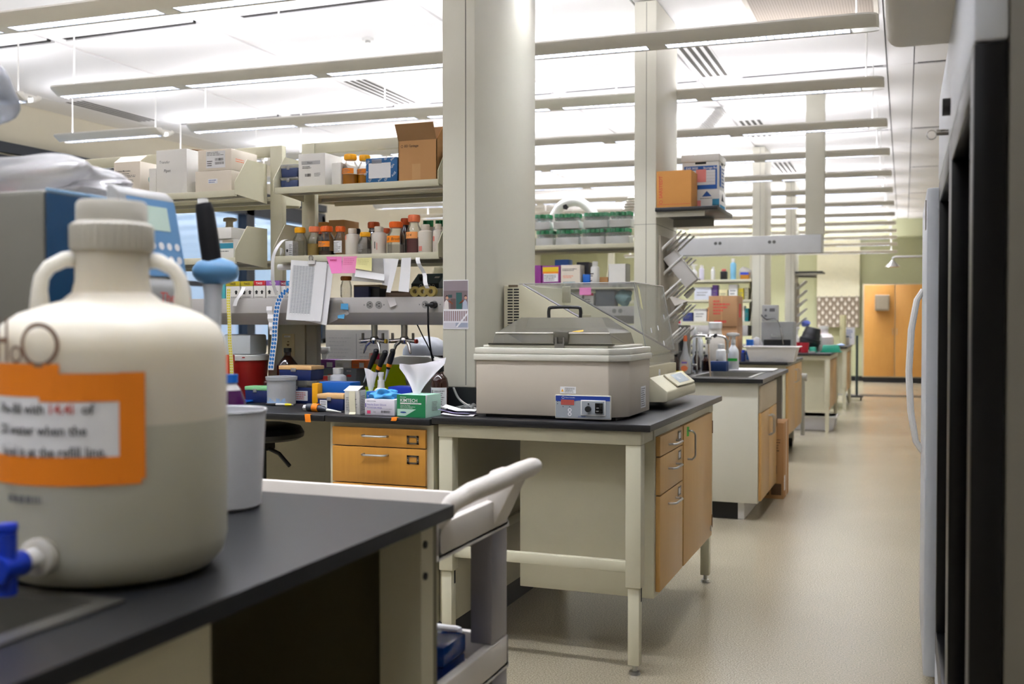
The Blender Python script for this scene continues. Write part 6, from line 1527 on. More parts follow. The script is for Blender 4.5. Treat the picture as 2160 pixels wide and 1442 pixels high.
# stool
t = THING('stool', 'black padded lab stool in the knee space left of the drawers', 'stool', (-2.675, 3.86, 0))
SEAT = mat('black_vinyl', '#1b1c20', .32, var=.1)
PART('seat', MB().lathe([(0, .76), (.17, .76), (.192, .772), (.195, .79), (.18, .815), (.13, .828), (0, .83)], SEAT, seg=36), t)
PART('column', MB().cyl((0, 0, .12), (0, 0, .76), .028, BLACK).box((-.05, -.05, .71), (.05, .05, .76), BLACK, .01).tube([(.02, 0, .73), (.10, 0, .70), (.16, -.01, .65)], .009, BLACK).lathe([(.028, .42), (.05, .43), (.052, .52), (.03, .56)], BLACK), t)
for k in range(5):
    a = 2 * math.pi * k / 5
    l = PART('leg', MB().tube([(0, 0, .13), (.16 * math.cos(a), .16 * math.sin(a), .11), (.27 * math.cos(a), .27 * math.sin(a), .075)], [.028, .022, .016], BLACK), t)
    x, y = .27 * math.cos(a), .27 * math.sin(a)
    PART('castor', MB().cyl((x - .012, y, .0285), (x + .012, y, .0285), .028, BLACK), l)
# ================================================================ second island: shelf between the columns
YS2, ZA, ZB = 7.16, 1.8405, 1.5455
GCAP = mat('green_cap', '#1f8f5a', .45, var=.05)
TUBE = clear('tube_body', '#f4f8f6', .92, .08, haze=.25)
FOAMW = mat('rack_foam', '#e9eae6', .8, var=.03)
BAGF = clear('thin_bag', '#ffffff', .985, .04, rough=.12, haze=.05)
tm = MB().lathe([(0, .001), (.004, .001), (.0135, .010), (.0135, .034)], TUBE, seg=10).cyl((0, 0, .028), (0, 0, .055), .0172, GCAP, seg=12).make('capped_tube')
rn = random.Random(12)
rows_ = [[(1126, 1159, 447, 475), (1167, 1221, 444, 477), (1230, 1281, 441, 475), (1284, 1330, 438, 473)], [(1130, 1166, 478, 507), (1172, 1220, 476, 506), (1225, 1274, 473, 505), (1277, 1326, 472, 504)]]
for lv, row in enumerate(rows_):
    for k, (p0, p1, pt, pb) in enumerate(row):
        x0, x1 = XA(p0, YS2), XA(p1, YS2); z = ZA + (.118 if lv == 0 else 0)
        w = x1 - x0; lbp = ('leftmost', 'second from the left', 'third from the left', 'rightmost')[k]
        t = THING('tube_rack', 'bagged foam rack of green-capped tubes, %s of the %s row' % (lbp, ('upper', 'lower')[lv]), 'tube rack', ((x0 + x1) / 2, YS2, z), 0, 'foam racks of green-capped tubes')
        PART('foam', MB().box((-w / 2, 0, .001), (w / 2, .11, .056), FOAMW, .003), t)
        PART('bag', MB().grid(lambda u, v, w=w: Vector(((u - .5) * (w + .012), -.006 + .012 * math.sin(9 * u + 5 * v) * .4, .002 + .112 * v)), 10, 8, BAGF), t, 'clear plastic wrap')
        n = max(3, round(w / .037))
        for i in range(n):
            for j in range(3):
                ONE('capped_tube', tm, 'green-capped clear tube standing in one of the foam racks between the columns', 'tube', (x0 + w * (i + .5) / n, YS2 + .019 + .035 * j, z + .0565), 0, 'green-capped tubes in foam racks')
def b2(name, label, p0, p1, pt, pb, z, m, deco=None, Y=YS2, d=.12, **k):
    return carton(name, label, LOC(p0, p1, Y, z), WW(p0, p1, Y), d, HH((p0 + p1) / 2, pt, pb, Y), m, deco, **k)
PUR = mat('purple_card', '#5d2b7c', .6)
def purp(mb, F, w, h):
    mb.rect(F, w * .05, h * .7, w * .92, h * .93, mat('box_yellow', '#ecc820', .6)).rect(F, w * .05, h * .6, w * .92, h * .7, mat('box_orange', '#ea8a1e', .6)).rect(F, w * .1, h * .2, w * .9, h * .6, PAPER).lines(F, w * .13, h * .24, w * .86, h * .56, 4, INK, 3).lines(F, w * .5, h * .05, w * .9, h * .14, 1, PAPER, 2)
b2('carton', 'purple carton with a yellow and orange label by the nearest column', 1143, 1181, 557, 599, ZB, PUR, purp)
b2('carton', 'plain purple carton half hidden by the nearest column', 1126, 1141, 556, 599, ZB, PUR, None)
b2('carton', 'white microtube carton next to the purple carton on the second rack', 1183, 1223, 556, 599, ZB, CREAMC, lambda mb, F, w, h: mb.lines(F, w * .08, h * .7, w * .9, h * .84, 2, INK, 4).lines(F, w * .1, h * .35, w * .8, h * .5, 2, ORANGEP, 5).text(F, 'BIOEXPRESS', w * .12, h * .08, h * .1, TEALINK, wide=.8, bold=.02))
b2('storage_box', 'bright blue storage box standing behind the purple carton', 1170, 1199, 541, 597, ZB, BLUEP, None, YS2 + .14, .1)
b2('storage_box', 'dark box with a pink edge behind the microtube carton', 1216, 1241, 547, 597, ZB, mat('ink_navy', '#1c1c2c', .5), None, YS2 + .13, .1)
b2('storage_box', 'low blue box right of the microtube carton', 1229, 1244, 574, 597, ZB, BLUEP, None, YS2 + .02, .08)
hdpe_bottle('squeeze_bottle', 'white squeeze bottle with black print on the second rack', LOC(1246, 1264, YS2 + .02, ZB), WW(1246, 1264, YS2) / 2, HH(1255, 548, 598, YS2), None, WHITE, WHITE, [(-.7, .55, 1.1, .06, INK), (-.7, .45, .9, .04, INK), (-.6, .2, .6, .05, INK)])
bw = WW(1283, 1320, YS2)
t = b2('carton', 'open white carton right of the squeeze bottle', 1283, 1320, 554, 598, ZB, WHITEC, None, YS2, .12, open_=True)
b2('carton', 'low brown carton behind the squeeze bottle', 1264, 1282, 580, 597, ZB, CARD, None, YS2 + .04)
hood = THING('extraction_hood', 'white arched extraction hood with a black star knob above the tube racks', 'hood', (XA(1212, 7.60), 7.58, ZA))
s_ = DEP(hood.location.x, 7.6) / FPX
arc = [Vector(((px - 1212) * s_, 0, (507 - py) * s_)) for px, py in ((1166, 470), (1168, 440), (1182, 418), (1205, 408), (1228, 411), (1248, 428), (1258, 445), (1262, 475))]
PART('arch', MB().tube(smooth(arc, 5), .038, WHITE, 14), hood)
PART('leg', MB().cyl((arc[0].x, 0, .001), arc[0], .04, WHITE), hood); PART('leg', MB().cyl((arc[-1].x, 0, .001), arc[-1], .04, WHITE), hood)
PART('knob', MB().lathe([(0, -.012), (.022, -.012), (.022, .012), (0, .012)], BLACK, ((1198 - 1212) * s_, -.05, (507 - 420) * s_), 5, Matrix.Rotation(math.pi / 2, 4, 'X')), hood, 'black star knob')
for q in (-1, 1): PART('clip', MB().box((q * .085 - .02, -.046, .20), (q * .085 + .02, -.036, .25), GREYM, .002, mtx=None), hood)
hw = THING('vent_hose', 'white corrugated hose collar beside the second column above the tube racks', 'hose', (XA(1321, 7.6), 7.60, ZA))
hm = MB()
for k in range(7): hm.lathe([(.03, .24 + .02 * k), (.05, .25 + .02 * k), (.03, .26 + .02 * k)], HDPE, (.008 * k, 0, 0), 16)
hm.lathe([(0, .001), (.05, .001), (.05, .20), (.075, .205), (.075, .235), (.03, .24)], WHITE)
PART('hose', hm, hw)
dm = MB(); a = U(1480, 280, 'Y', 10.4); b_ = Vector((U(1525, 210, 'Y', 10.4).x, 10.4, ZC - .02)); d = (b_ - a)
for k in range(16):
    dm.cyl(Vector((0, 0, 0)) + d * (k / 16), d * ((k + .55) / 16), .07, WHITE, .055, 14).cyl(d * ((k + .55) / 16), d * ((k + 1) / 16), .055, WHITE, .07, 14)
ONE('flexible_duct', dm, 'white corrugated duct hanging slanted from the ceiling behind the second column', 'duct', a)
# raceway things seen through the acrylic
b2('instrument_box', 'dark grey box on the second raceway seen through the acrylic lid', 1256, 1296, 612, 646, ZR, mat('slate_box', '#4d525a', .5), None, 7.16, .1)
ONE('plastic_bag', MB().crumple((0, 0, .06), (.06, .04, .058), mat('teal_bag', '#6f9296', .5), 9, 3, .25), 'teal plastic bag on the second raceway beside the dark box', 'bag', (XA(1315, 7.2), 7.2, ZR + .004))
b2('label_box', 'white label box with a red edge on the second raceway', 1232, 1252, 618, 646, ZR, WHITEC, lambda mb, F, w, h: mb.rect(F, 0, h * .8, w, h, mat('red_band', '#cf2232', .6)).lines(F, w * .1, h * .1, w * .9, h * .6, 3, GREYINK, 2), 7.17, .06)
b2('label_box', 'grey label box left of the red-edged one on the second raceway', 1205, 1228, 616, 646, ZR, GREYM, None, 7.17, .06)
sheet('sticky_note', 'pink sticky note hanging from the second rack above the dark box', ((1222, 604), (1247, 604), (1247, 622), (1223, 622)), HP, 'note', None, 7.125, .006)
ONE('lab_coat_bag', MB().crumple((0, 0, .1), (.10, .06, .10), mat('violet_bag', '#b7a4c8', .5), 2, 3, .2, -.098), 'lilac bag on the worktop behind the acrylic lid', 'bag', (XA(1386, 7.3), 7.3, ZT))
# ---------------------------------------------------------------- dark shelf on the second column and its cartons
ZSH = 2.034
def wall_shelf(label, x0, x1, y0, y1, z):
    t = THING('wall_shelf', label, 'shelf', (x0, (y0 + y1) / 2, z - .03))
    h = (y1 - y0) / 2
    PART('board', MB().box((.002, -h, .005), (x1 - x0, h, .03), EPOXY, .003), t)
    PART('bracket', MB().box((.002, -h + .03, -.03), ((x1 - x0) * .78, -h + .05, .0045), CREAM), t)
    PART('bracket', MB().box((.002, h - .05, -.05), ((x1 - x0) * .7, h - .03, .0045), GREYM), t)
    return t
wall_shelf('black wall shelf on the second column carrying cartons', -1.548, -1.135, 6.70, 7.33, ZSH)
def sars(mb, F, w, h): mb.text(F, 'SARSTEDT', w * .17, h * .26, h * .092, REDINK, rot=math.pi / 2, bold=.01).ring(F, w * .13, h * .16, .012, .003, REDINK).rect(F, w * .04, h * .09, w * .98, h * .1, REDINK)
carton('carton', 'orange-brown carton with upright red lettering on the dark shelf', LOC(1384, 1457, 6.74, ZSH), WW(1384, 1457, 6.74), .21, HH(1420, 353, 431, 6.74), CARDO, sars, lid=None)
Yb2 = 6.99
hx = HH(1480, 398, 430, Yb2)
def bk1(mb, F, w, h): mb.rect(F, 0, h * .2, w, h * .25, PAPER).shape(F, [(w * .55, h * .68), (w * .8, h * .68), (w * .675, h * .95)], BLUEINK).lines(F, w * .5, h * .56, w * .85, h * .62, 1, INK, 3).rect(F, w * .3, 0, w * .52, h * .5, mat('salmon_note', '#ee8f88', .7), .002).lines(F, w * .34, h * .1, w * .5, h * .4, 3, mat('pink_ink', '#c23a72', .7), 2).rect(F, w * .82, 0, w, h * .55, mat('teal_print', '#2d84ab', .6))
x0, w_ = XA(1436, Yb2), WW(1436, 1516, Yb2)
t = THING('storage_carton', 'white lidded storage carton with a blue printed form, on the dark shelf', 'box', (x0 + w_ / 2, Yb2, ZSH + .141), 0, 'storage cartons on the dark shelf')
h_ = HH(1470, 299, 373, Yb2)
PART('body', MB().box((-w_ / 2 + .006, .006, .0005), (w_ / 2 - .006, .26, h_ * .85), WHITEC, .002), t)
PART('lid', MB().box((-w_ / 2, 0, h_ * .85 - .012), (w_ / 2, .266, h_), WHITEC, .003), t)
F = front(-w_ / 2 + .006, .0055, 0); W_ = w_ - .012
mb = MB().rect(F, W_ * .05, h_ * .02, W_ * .96, h_ * .68, mat('form_blue', '#1f5cab', .6)).rect(F, W_ * .1, h_ * .14, W_ * .91, h_ * .56, PAPER, .0012).text(F, 'EXP 3020', W_ * .1, h_ * .59, h_ * .06, PAPER, .0016, bold=.02).text(F, 'Storage Box', W_ * .58, h_ * .59, h_ * .06, PAPER, .0016, bold=.02)
for k in range(1, 5): mb.rect(F, W_ * .1, h_ * (.14 + .085 * k), W_ * .91, h_ * (.143 + .085 * k), GREYINK, .0016)
mb.rect(F, W_ * .38, h_ * .22, W_ * .66, h_ * .58, mat('salmon_note', '#ee8f88', .7), .002).lines(F, W_ * .42, h_ * .27, W_ * .64, h_ * .52, 4, mat('pink_ink', '#c23a72', .7), 3).lines(F, W_ * .14, h_ * .42, W_ * .34, h_ * .54, 3, GREYINK, 5)
mb.rect(F, W_ * .36, h_ * .73, W_ * .66, h_ * .79, DARKM, .001)
PART('printed_face', mb, t)
F = Fr((w_ / 2 - .0055, .006, 0), (0, 1, 0), (0, 0, 1)); PART('printed_side', MB().rect(F, .03, h_ * .1, .1, h_ * .7, mat('form_blue', '#1f5cab', .6)).lines(F, .12, h_ * .1, .22, h_ * .7, 6, BLUEINK, 3).rect(F, .10, h_ * .74, .16, h_ * .8, DARKM), t)
carton('storage_carton', 'white and teal storage carton under the lidded one on the dark shelf', (x0 + w_ / 2, Yb2, ZSH), w_, .26, .14, WHITEC, bk1, 'storage cartons on the dark shelf', cat='box', side=lambda mb, F, d, h: mb.shape(F, [(d * .3, h * .5), (d * .7, h * .5), (d * .5, h * .9)], INK).rect(F, d * .1, h * .05, d * .9, h * .3, mat('teal_print', '#2d84ab', .6)))
# drying rack
def drying_rack(label, x, y0, y1, z0, z1, sc=1.0):
    t = THING('drying_rack', label, 'drying rack', (x, (y0 + y1) / 2, z0))
    h = (y1 - y0) / 2
    PART('board', MB().box((.001, -h, 0), (.018, h, z1 - z0), mat('rack_board', '#a79f8f', .4), .004), t)
    n = 0
    for r in range(5):
        for c_ in range(4):
            y = -h + .07 + c_ * (2 * h - .14) / 3 + (.03 if r % 2 else -.03); z = .07 + r * (z1 - z0 - .16) / 4
            if abs(y) > h - .015: continue
            PART('peg', MB().tube([(.0185, y, z), (.03, y, z + .012), (.15, y, z + .12)], [.009, .0085, .0065], WHITE, 8).cyl((.0185, y, z - .012), (.0185, y, z + .012), .006, HDPE, seg=8), t)
    return t
drying_rack('peg drying rack on the side of the second column, above the sink', -1.548, 6.80, 7.40, 1.05, 1.86)
TUBW = mat('tub_grey_white', '#c9c6c3', .4)
t = THING('plastic_tub', 'white plastic tub hung askew on the pegs of the near drying rack', 'tub', (XA(1436, 7.0), 7.0, U(1436, 568, 'Y', 7.0).z))
t.rotation_euler = (0, RAD(52), RAD(8))
mb = MB(); 
for p0, p1 in (((-.12, -.085, -.05), (.12, .085, -.044)), ((-.125, -.09, -.05), (.125, -.084, .05)), ((-.125, .084, -.05), (.125, .09, .05)), ((-.125, -.084, -.05), (-.119, .084, .05)), ((.119, -.084, -.05), (.125, .084, .05))): mb.box(p0, p1, TUBW, .002)
PART('body', mb, t)
mb = MB()
for p0, p1 in (((-.135, -.10, .0505), (.135, -.083, .056)), ((-.135, .083, .0505), (.135, .10, .056)), ((-.135, -.083, .0505), (-.118, .083, .056)), ((.118, -.083, .0505), (.135, .083, .056))): mb.box(p0, p1, WHITE, .002)
PART('rim', mb, t)
t = THING('funnel', 'pale plastic funnel hung low on the near drying rack', 'funnel', (XA(1424, 6.98), 6.98, U(1424, 640, 'Y', 6.98).z)); t.rotation_euler = (.3, 2.4, 0)
PART('cone', MB().lathe([(.012, -.06), (.075, .045), (.078, .05), (.072, .046), (.010, -.058)], HDPE, seg=4), t)
for px, py, lb in ((1408, 612, 'white tube slipped over a peg under the tub'), (1446, 620, 'small white bottle upside down on a peg')):
    p = U(px, py, 'Y', 7.1); ONE('peg_bottle', MB().tube([(0, 0, 0), (.03, 0, .03), (.06, 0, .06)], [.018, .02, .012], WHITE, 12), lb, 'bottle', (p.x, p.y, p.z - .02), 0)
# ---------------------------------------------------------------- around the sink
t = THING('faucet', 'chrome gooseneck laboratory tap arching over the sink', 'faucet', (-1.405, 7.18, ZT))
PART('base', MB().cyl((0, 0, .001), (0, 0, .012), .03, CHROME).cyl((0, 0, .012), (0, 0, .10), .016, CHROME), t)
PART('spout', MB().tube(smooth([Vector(p) for p in ((0, 0, .10), (0, 0, .20), (.008, 0, .245), (.04, 0, .268), (.12, 0, .268), (.20, 0, .268), (.245, 0, .255), (.262, 0, .22), (.262, 0, .165))], 5), .0085, CHROME, 12).cyl((.262, 0, .145), (.262, 0, .17), .011, GREYM), t)
PART('valve', MB().cyl((.11, 0, .255), (.15, 0, .255), .016, CHROME).cyl((.13, 0, .21), (.13, 0, .28), .011, CHROME).cyl((.165, 0, .262), (.19, 0, .275), .012, BLACK), t)
for s in (-1, 1): PART('handle', MB().cyl((0, 0, .06), (s * .045, -.01, .062), .008, CHROME).box((s * .045 - .006, -.03, .055), (s * .045 + .006, .01, .07), CHROME, .003), t)
PART('post', MB().cyl((.045, .02, .001), (.045, .02, .255), .007, CHROME), t)
PART('hose', MB().tube([(.13, 0, .21), (.138, -.01, .1), (.15, -.02, -.03)], .006, mat('hose_tan', '#b9a58d', .5), 8), t)
def at2(p0, p1, Y): return ((XA(p0, Y) + XA(p1, Y)) / 2, Y, ZT)
t = spray_bottle('spray_bottle', 'spray bottle with a green label band behind the sink', at2(1535, 1559, 7.72), WW(1535, 1559, 7.72) / 2, HH(1547, 700, 781, 7.72), mat('cloudy_bottle', '#d9dbdc', .4), WHITE, (mat('green_label', '#1fa535', .5), .36, .46))
t = THING('dish_soap', 'clear dish soap bottle with an orange cap and floral label left of the tap', 'bottle', at2(1433, 1458, 7.10))
r = WW(1433, 1459, 7.1) / 2; h_ = HH(1446, 707, 789, 7.1)
PART('body', MB().lathe([(0, .001), (r * .8, .001), (r * .92, .006), (r, h_ * .2), (r * .86, h_ * .42), (r * .5, h_ * .55), (r * .3, h_ * .78), (r * .28, h_ * .86)], MILKY, sy=.7), t)
PART('cap', MB().cyl((0, 0, h_ * .85), (0, 0, h_), r * .34, ORANGEP, r * .28), t)
F = front(0, -r * .72, 0); PART('label', MB().disc(F, 0, h_ * .22, r * .7, mat('soap_label', '#d9c2b0', .5), .001, 18, h_ * .16).disc(F, 0, h_ * .16, r * .55, ORANGEP, .0016, 16, h_ * .07).rect(F, -r * .45, h_ * .28, r * .45, h_ * .33, mat('soap_violet', '#7a62b0', .5), .0016), t)
carton('bottle_caddy', 'dark blue caddy box behind the sink holding a white bottle', at2(1497, 1532, 7.58), WW(1497, 1532, 7.58), .1, HH(1518, 762, 783, 7.6), mat('caddy_blue', '#173a72', .5), None)
hdpe_bottle('plastic_bottle', 'white cylindrical bottle with print, right behind the blue caddy', at2(1511, 1532, 7.79), WW(1511, 1533, 7.79) / 2, HH(1521, 724, 779, 7.79), None, WHITE, WHITE, [(-.5, .45, .5, .05, GREYINK), (-.5, .3, .3, .05, GREYINK)])
t = THING('jerrican', 'large white jug with a wide cap behind the tap', 'jug', at2(1488, 1530, 7.98))
r = WW(1488, 1530, 7.98) / 2; h_ = HH(1505, 676, 775, 7.98)
PART('body', MB().lathe([(0, .001), (r * .95, .001), (r, .01), (r, h_ * .5), (r * .92, h_ * .62), (r * .68, h_ * .72), (r * .62, h_ * .86)], HDPE, sy=.8), t)
PART('cap', MB().lathe([(0, h_ * .86), (r * .66, h_ * .86), (r * .68, h_ * .98), (r * .6, h_), (0, h_)], WHITE, sy=.85), t)
for lb, p0, p1, pt, Y in (('dark amber bottle behind the sink left of the blue caddy', 1480, 1497, 748, 7.66), ('dark amber bottle at the left end of the sink worktop', 1418, 1433, 744, 7.34), ('dark amber bottle next to the dark cabinet behind the tap', 1462, 1477, 742, 7.75)):
    r = WW(p0, p1, Y) / 2; h_ = HH(p0, pt, 782, Y)
    t = THING('amber_bottle', lb, 'bottle', at2(p0, p1, Y), 0, 'amber bottles around the sink')
    PART('body', MB().lathe([(0, .001), (r * .95, .001), (r, .005), (r, h_ * .62), (r * .45, h_ * .82), (r * .4, h_ * .88)], AMBER), t); PART('cap', MB().cyl((0, 0, h_ * .88), (0, 0, h_), r * .5, BLACK), t)
ONE('sponge', MB().box((-.045, -.03, .001), (.045, .03, .03), mat('sponge_yellow', '#e6d414', .8), .006), 'bright yellow sponge by the dish soap bottle', 'sponge', (XA(1428, 6.95), 6.95, ZT))
ONE('drain_tray', MB().box((-.16, -.16, .001), (.16, .16, .012), WHITE, .004).box((-.14, -.14, .0122), (.14, .14, .0128), PAPER), 'white flat draining tray on the worktop right behind the sink', 'tray', (-1.05, 7.82, ZT))
t = carton('dark_cabinet', 'dark glossy cabinet on the worktop behind the tap', at2(1410, 1450, 8.0), WW(1410, 1450, 8.0), .12, HH(1430, 684, 775, 8.0), mat('dark_cabinet_grey', '#55534f', .35), lambda mb, F, w, h: mb.disc(F, w * .45, h * .55, w * .12, DARKM, .001, 16, h * .14).disc(F, w * .75, h * .55, w * .15, DARKM, .001, 16, h * .17), cat='cabinet')
zc = ZT + HH(1430, 684, 775, 8.0)
carton('tape_box', 'small orange-yellow box on top of the dark cabinet', (XA(1414, 8.02), 8.02, zc + .0005), .045, .05, .026, mat('amber_box', '#e59a1c', .6), None)
carton('tape_box', 'small red and white box on top of the dark cabinet', (XA(1430, 8.02), 8.02, zc + .0005), .04, .05, .04, PAPER, lambda mb, F, w, h: mb.rect(F, 0, h * .3, w, h * .8, mat('red_band', '#cf2232', .6)))
for k, (px, pt, lb) in enumerate(((1467, 684, 'white capped bottle left of the big white jug'), (1477, 696, 'short white beaker left of the big white jug'))):
    hdpe_bottle('plastic_bottle', lb, at2(px - 6, px + 6, 8.02 + .06 * k), .024, HH(px, pt, 772, 8.02), None, WHITE, mat('cloudy_bottle', '#d9dbdc', .4))
# tall carton on the floor in the open bay
w_ = .20
t = carton('carton', 'tall brown carton standing on the floor in the open bay of the sink island', (-.885, 7.60, 0), .16, .34, .55, CARD, lambda mb, F, w, h: mb.lines(F, w * .3, h * .62, w * .9, h * .8, 5, INK, 3, .25).rect(F, w * .1, h * .05, w * .35, h * .14, mat('card_print', '#5a3f26', .7)).rect(F, w * .45, h * .05, w * .9, h * .2, mat('card_print', '#5a3f26', .7), .0006), side=lambda mb, F, w, h: mb.rect(F, w * .42, 0, w * .58, h, mat('packing_tape', '#bf9463', .3)).rect(F, w * .1, h * .1, w * .3, h * .3, PAPER))
# ================================================================ third island
def w3(p0, p1, Y): return ((XA(p0, Y) + XA(p1, Y)) / 2, Y, ZT)
def redtxt(mb, F, w, h):
    for k in range(5): mb.lines(F, w * .16, h * (.78 - .1 * k), w * (.5 + .1 * ((k * 3) % 4)), h * (.85 - .1 * k), 1, REDINK, k + 2, .8)
    mb.lines(F, w * .2, h * .1, w * .7, h * .2, 1, REDINK, 9, .8).rect(F, w * .44, 0, w * .47, h, mat('packing_tape', '#bf9463', .3), .0005)
CB = mat('tan_cardboard', '#a9815c', .8, var=.06)
hl = HH(1525, 694, 766, 9.62)
carton('carton', 'brown carton at the bottom of the stack on the third island', w3(1497, 1554, 9.62), WW(1497, 1556, 9.62), .34, hl, CB, lambda mb, F, w, h: mb.rect(F, w * .44, 0, w * .47, h, mat('packing_tape', '#bf9463', .3), .0005))
carton('carton', 'brown carton with red print on top of the stack on the third island', (w3(1496, 1554, 9.62)[0], 9.61, ZT + hl + .0005), WW(1496, 1556, 9.62), .35, HH(1525, 628, 693, 9.62), CB, redtxt, side=lambda mb, F, w, h: mb.rect(F, w * .3, h * .3, w * .7, h * .75, REDINK))
t = THING('wash_basin', 'white plastic wash basin on the corner of the third island', 'basin', w3(1580, 1682, 9.68))
w_ = WW(1572, 1686, 9.68) / 2 * .93; h_ = HH(1630, 732, 763, 9.55)
mb = MB(); BASN = mat('basin_white', '#eae8e6', .45, var=.02)
lo = [(-w_ * .86, -.12), (w_ * .86, -.12), (w_ * .86, .12), (-w_ * .86, .12)]; hi = [(-w_, -.15), (w_, -.15), (w_, .15), (-w_, .15)]
mb.hull([(*p, .001) for p in lo] + [(*p, .006) for p in lo], BASN)
for k in range(4):
    a, b_, c_, d = lo[k], lo[(k + 1) % 4], hi[(k + 1) % 4], hi[k]
    mb.hull([(*a, .001), (*b_, .001), (*c_, h_), (*d, h_), (a[0] * .97, a[1] * .96, .006), (b_[0] * .97, b_[1] * .96, .006), (c_[0] * .97, c_[1] * .96, h_), (d[0] * .97, d[1] * .96, h_)], BASN)
PART('body', mb, t)
mb = MB()
for p0, p1 in (((-w_ - .02, -.17, h_), (w_ + .02, -.145, h_ + .006)), ((-w_ - .02, .145, h_), (w_ + .02, .17, h_ + .006)), ((-w_ - .02, -.145, h_), (-w_ * .97, .145, h_ + .006)), ((w_ * .97, -.145, h_), (w_ + .02, .145, h_ + .006))): mb.box(p0, p1, BASN, .002)
PART('rim', mb, t)
hdpe_bottle('plastic_bottle', 'dark blue bottle just left of the white wash basin', w3(1563, 1573, 9.56), .022, HH(1568, 739, 763, 9.56), None, ROYAL, NAVY)
GP = mat('power_grey', '#8f9190', .5)
t = THING('heating_block', 'grey instrument with a black lower opening behind the wash basin', 'instrument', w3(1606, 1673, 10.25))
w_ = WW(1606, 1673, 10.25) / 2; h_ = HH(1640, 681, 760, 10.25)
PART('body', MB().box((-w_, 0, .001), (w_, .3, h_), GP, .005), t)
PART('opening', MB().box((-w_ * .85, -.003, h_ * .36), (w_ * .85, -.0005, h_ * .52), BLACK), t)
PART('latch', MB().tube([(-.05, -.001, h_ * .66), (-.05, -.02, h_ * .61), (.05, -.02, h_ * .61), (.05, -.001, h_ * .66)], .004, STEEL, 6), t)
t = THING('power_supply', 'small grey power supply with coiled cables on the grey instrument', 'instrument', (XA(1623, 10.28), 10.28, ZT + h_ + .0005))
w2 = WW(1608, 1640, 10.28) / 2; h2 = HH(1623, 646, 681, 10.28)
PART('body', MB().box((-w2, 0, .001), (w2, .15, h2), mat('supply_grey', '#a2a4a3', .5), .004), t)
F = front(-w2, -.0004, 0); mb = MB()
for x, y in ((.25, .7), (.25, .35)): mb.disc(F, 2 * w2 * x, h2 * y, .013, mat('dial_grey', '#5f6162', .5), .001)
mb.rect(F, 2 * w2 * .5, h2 * .6, 2 * w2 * .85, h2 * .8, mat('dial_grey', '#5f6162', .5), .001); PART('dials', mb, t)
mb = MB()
for k in range(3): mb.tube(smooth([Vector(p) for p in ((-w2 * 1.0, -.05, .05 + .01 * k), (-w2 * .3, -.065, .01 + .008 * k), (w2 * .9, -.06, .025), (w2 * 1.5, -.06, -.06), (w2 * 1.9, -.06, -.22 - .02 * k))], 5), .004, BLACK if k else GREYM, 6)
PART('cables', mb, t)
t = THING('plastic_bag', 'white bag with blue print behind the brown carton stack', 'bag', w3(1590, 1600, 10.12))
PART('film', MB().crumple((0, 0, .11), (.07, .06, .11), WRAP, 5, 3, .2, -.105), t)
carton('storage_box', 'blue plastic box between the cartons and the wash basin', w3(1574, 1588, 9.94), WW(1574, 1588, 9.94), .07, HH(1580, 717, 760, 9.98), BLUEP, None)
# ================================================================ fourth island: shelves and table things
ZC1, ZC2, ZC3 = 1.8005, 1.5505, 1.2805
Y4 = 12.90
def w4(p0, p1, z, Y=Y4): return ((XA(p0, Y) + XA(p1, Y)) / 2, Y, z)
LAV = mat('lavender_plastic', '#d8d4e4', .4)
hdpe_bottle('plastic_bottle', 'white bottle on the top far shelf, left of the slim nozzle bottle', w4(1474, 1485, ZC1), .032, HH(1480, 559, 590, Y4), None, WHITE, LAV)
t = hdpe_bottle('nozzle_bottle', 'slim white nozzle bottle on the top far shelf', w4(1499, 1508, ZC1), .026, HH(1503, 563, 590, Y4), None, WHITE, WHITE)
hdpe_bottle('sample_jar', 'black jar with a red lid on the top far shelf', w4(1519, 1534, ZC1), .045, HH(1527, 566, 588, Y4), None, mat('lid_red', '#d86a68', .5), BLACK)
hdpe_bottle('spray_can', 'tall light blue can with a white cap on the top far shelf', w4(1540, 1552, ZC1), .036, HH(1546, 546, 590, Y4), None, WHITE, mat('can_blue', '#86c3e2', .35))
ONE('plastic_bag', MB().crumple((-.03, 0, .08), (.08, .04, .075), WRAP, 7, 3, .2, -.07), 'white bag at the right end of the top far shelf', 'bag', w4(1558, 1592, ZC1 + .0, Y4 + .16))
carton('tip_box', 'brown tip box with a royal blue lid on the top far shelf', w4(1561, 1579, ZC1), WW(1561, 1579, Y4), .1, HH(1575, 573, 588, Y4), mat('amber_base', '#b5791e', .5), lambda mb, F, w, h: mb.rect(F, 0, h * .65, w, h, mat('lid_blue', '#2c48c0', .5)), cat='tip box')
spray_bottle('spray_bottle', 'white spray bottle at the left end of the top far shelf', w4(1457, 1471, ZC1, Y4 + .05), .04, HH(1464, 556, 590, Y4), WHITE, WHITE)
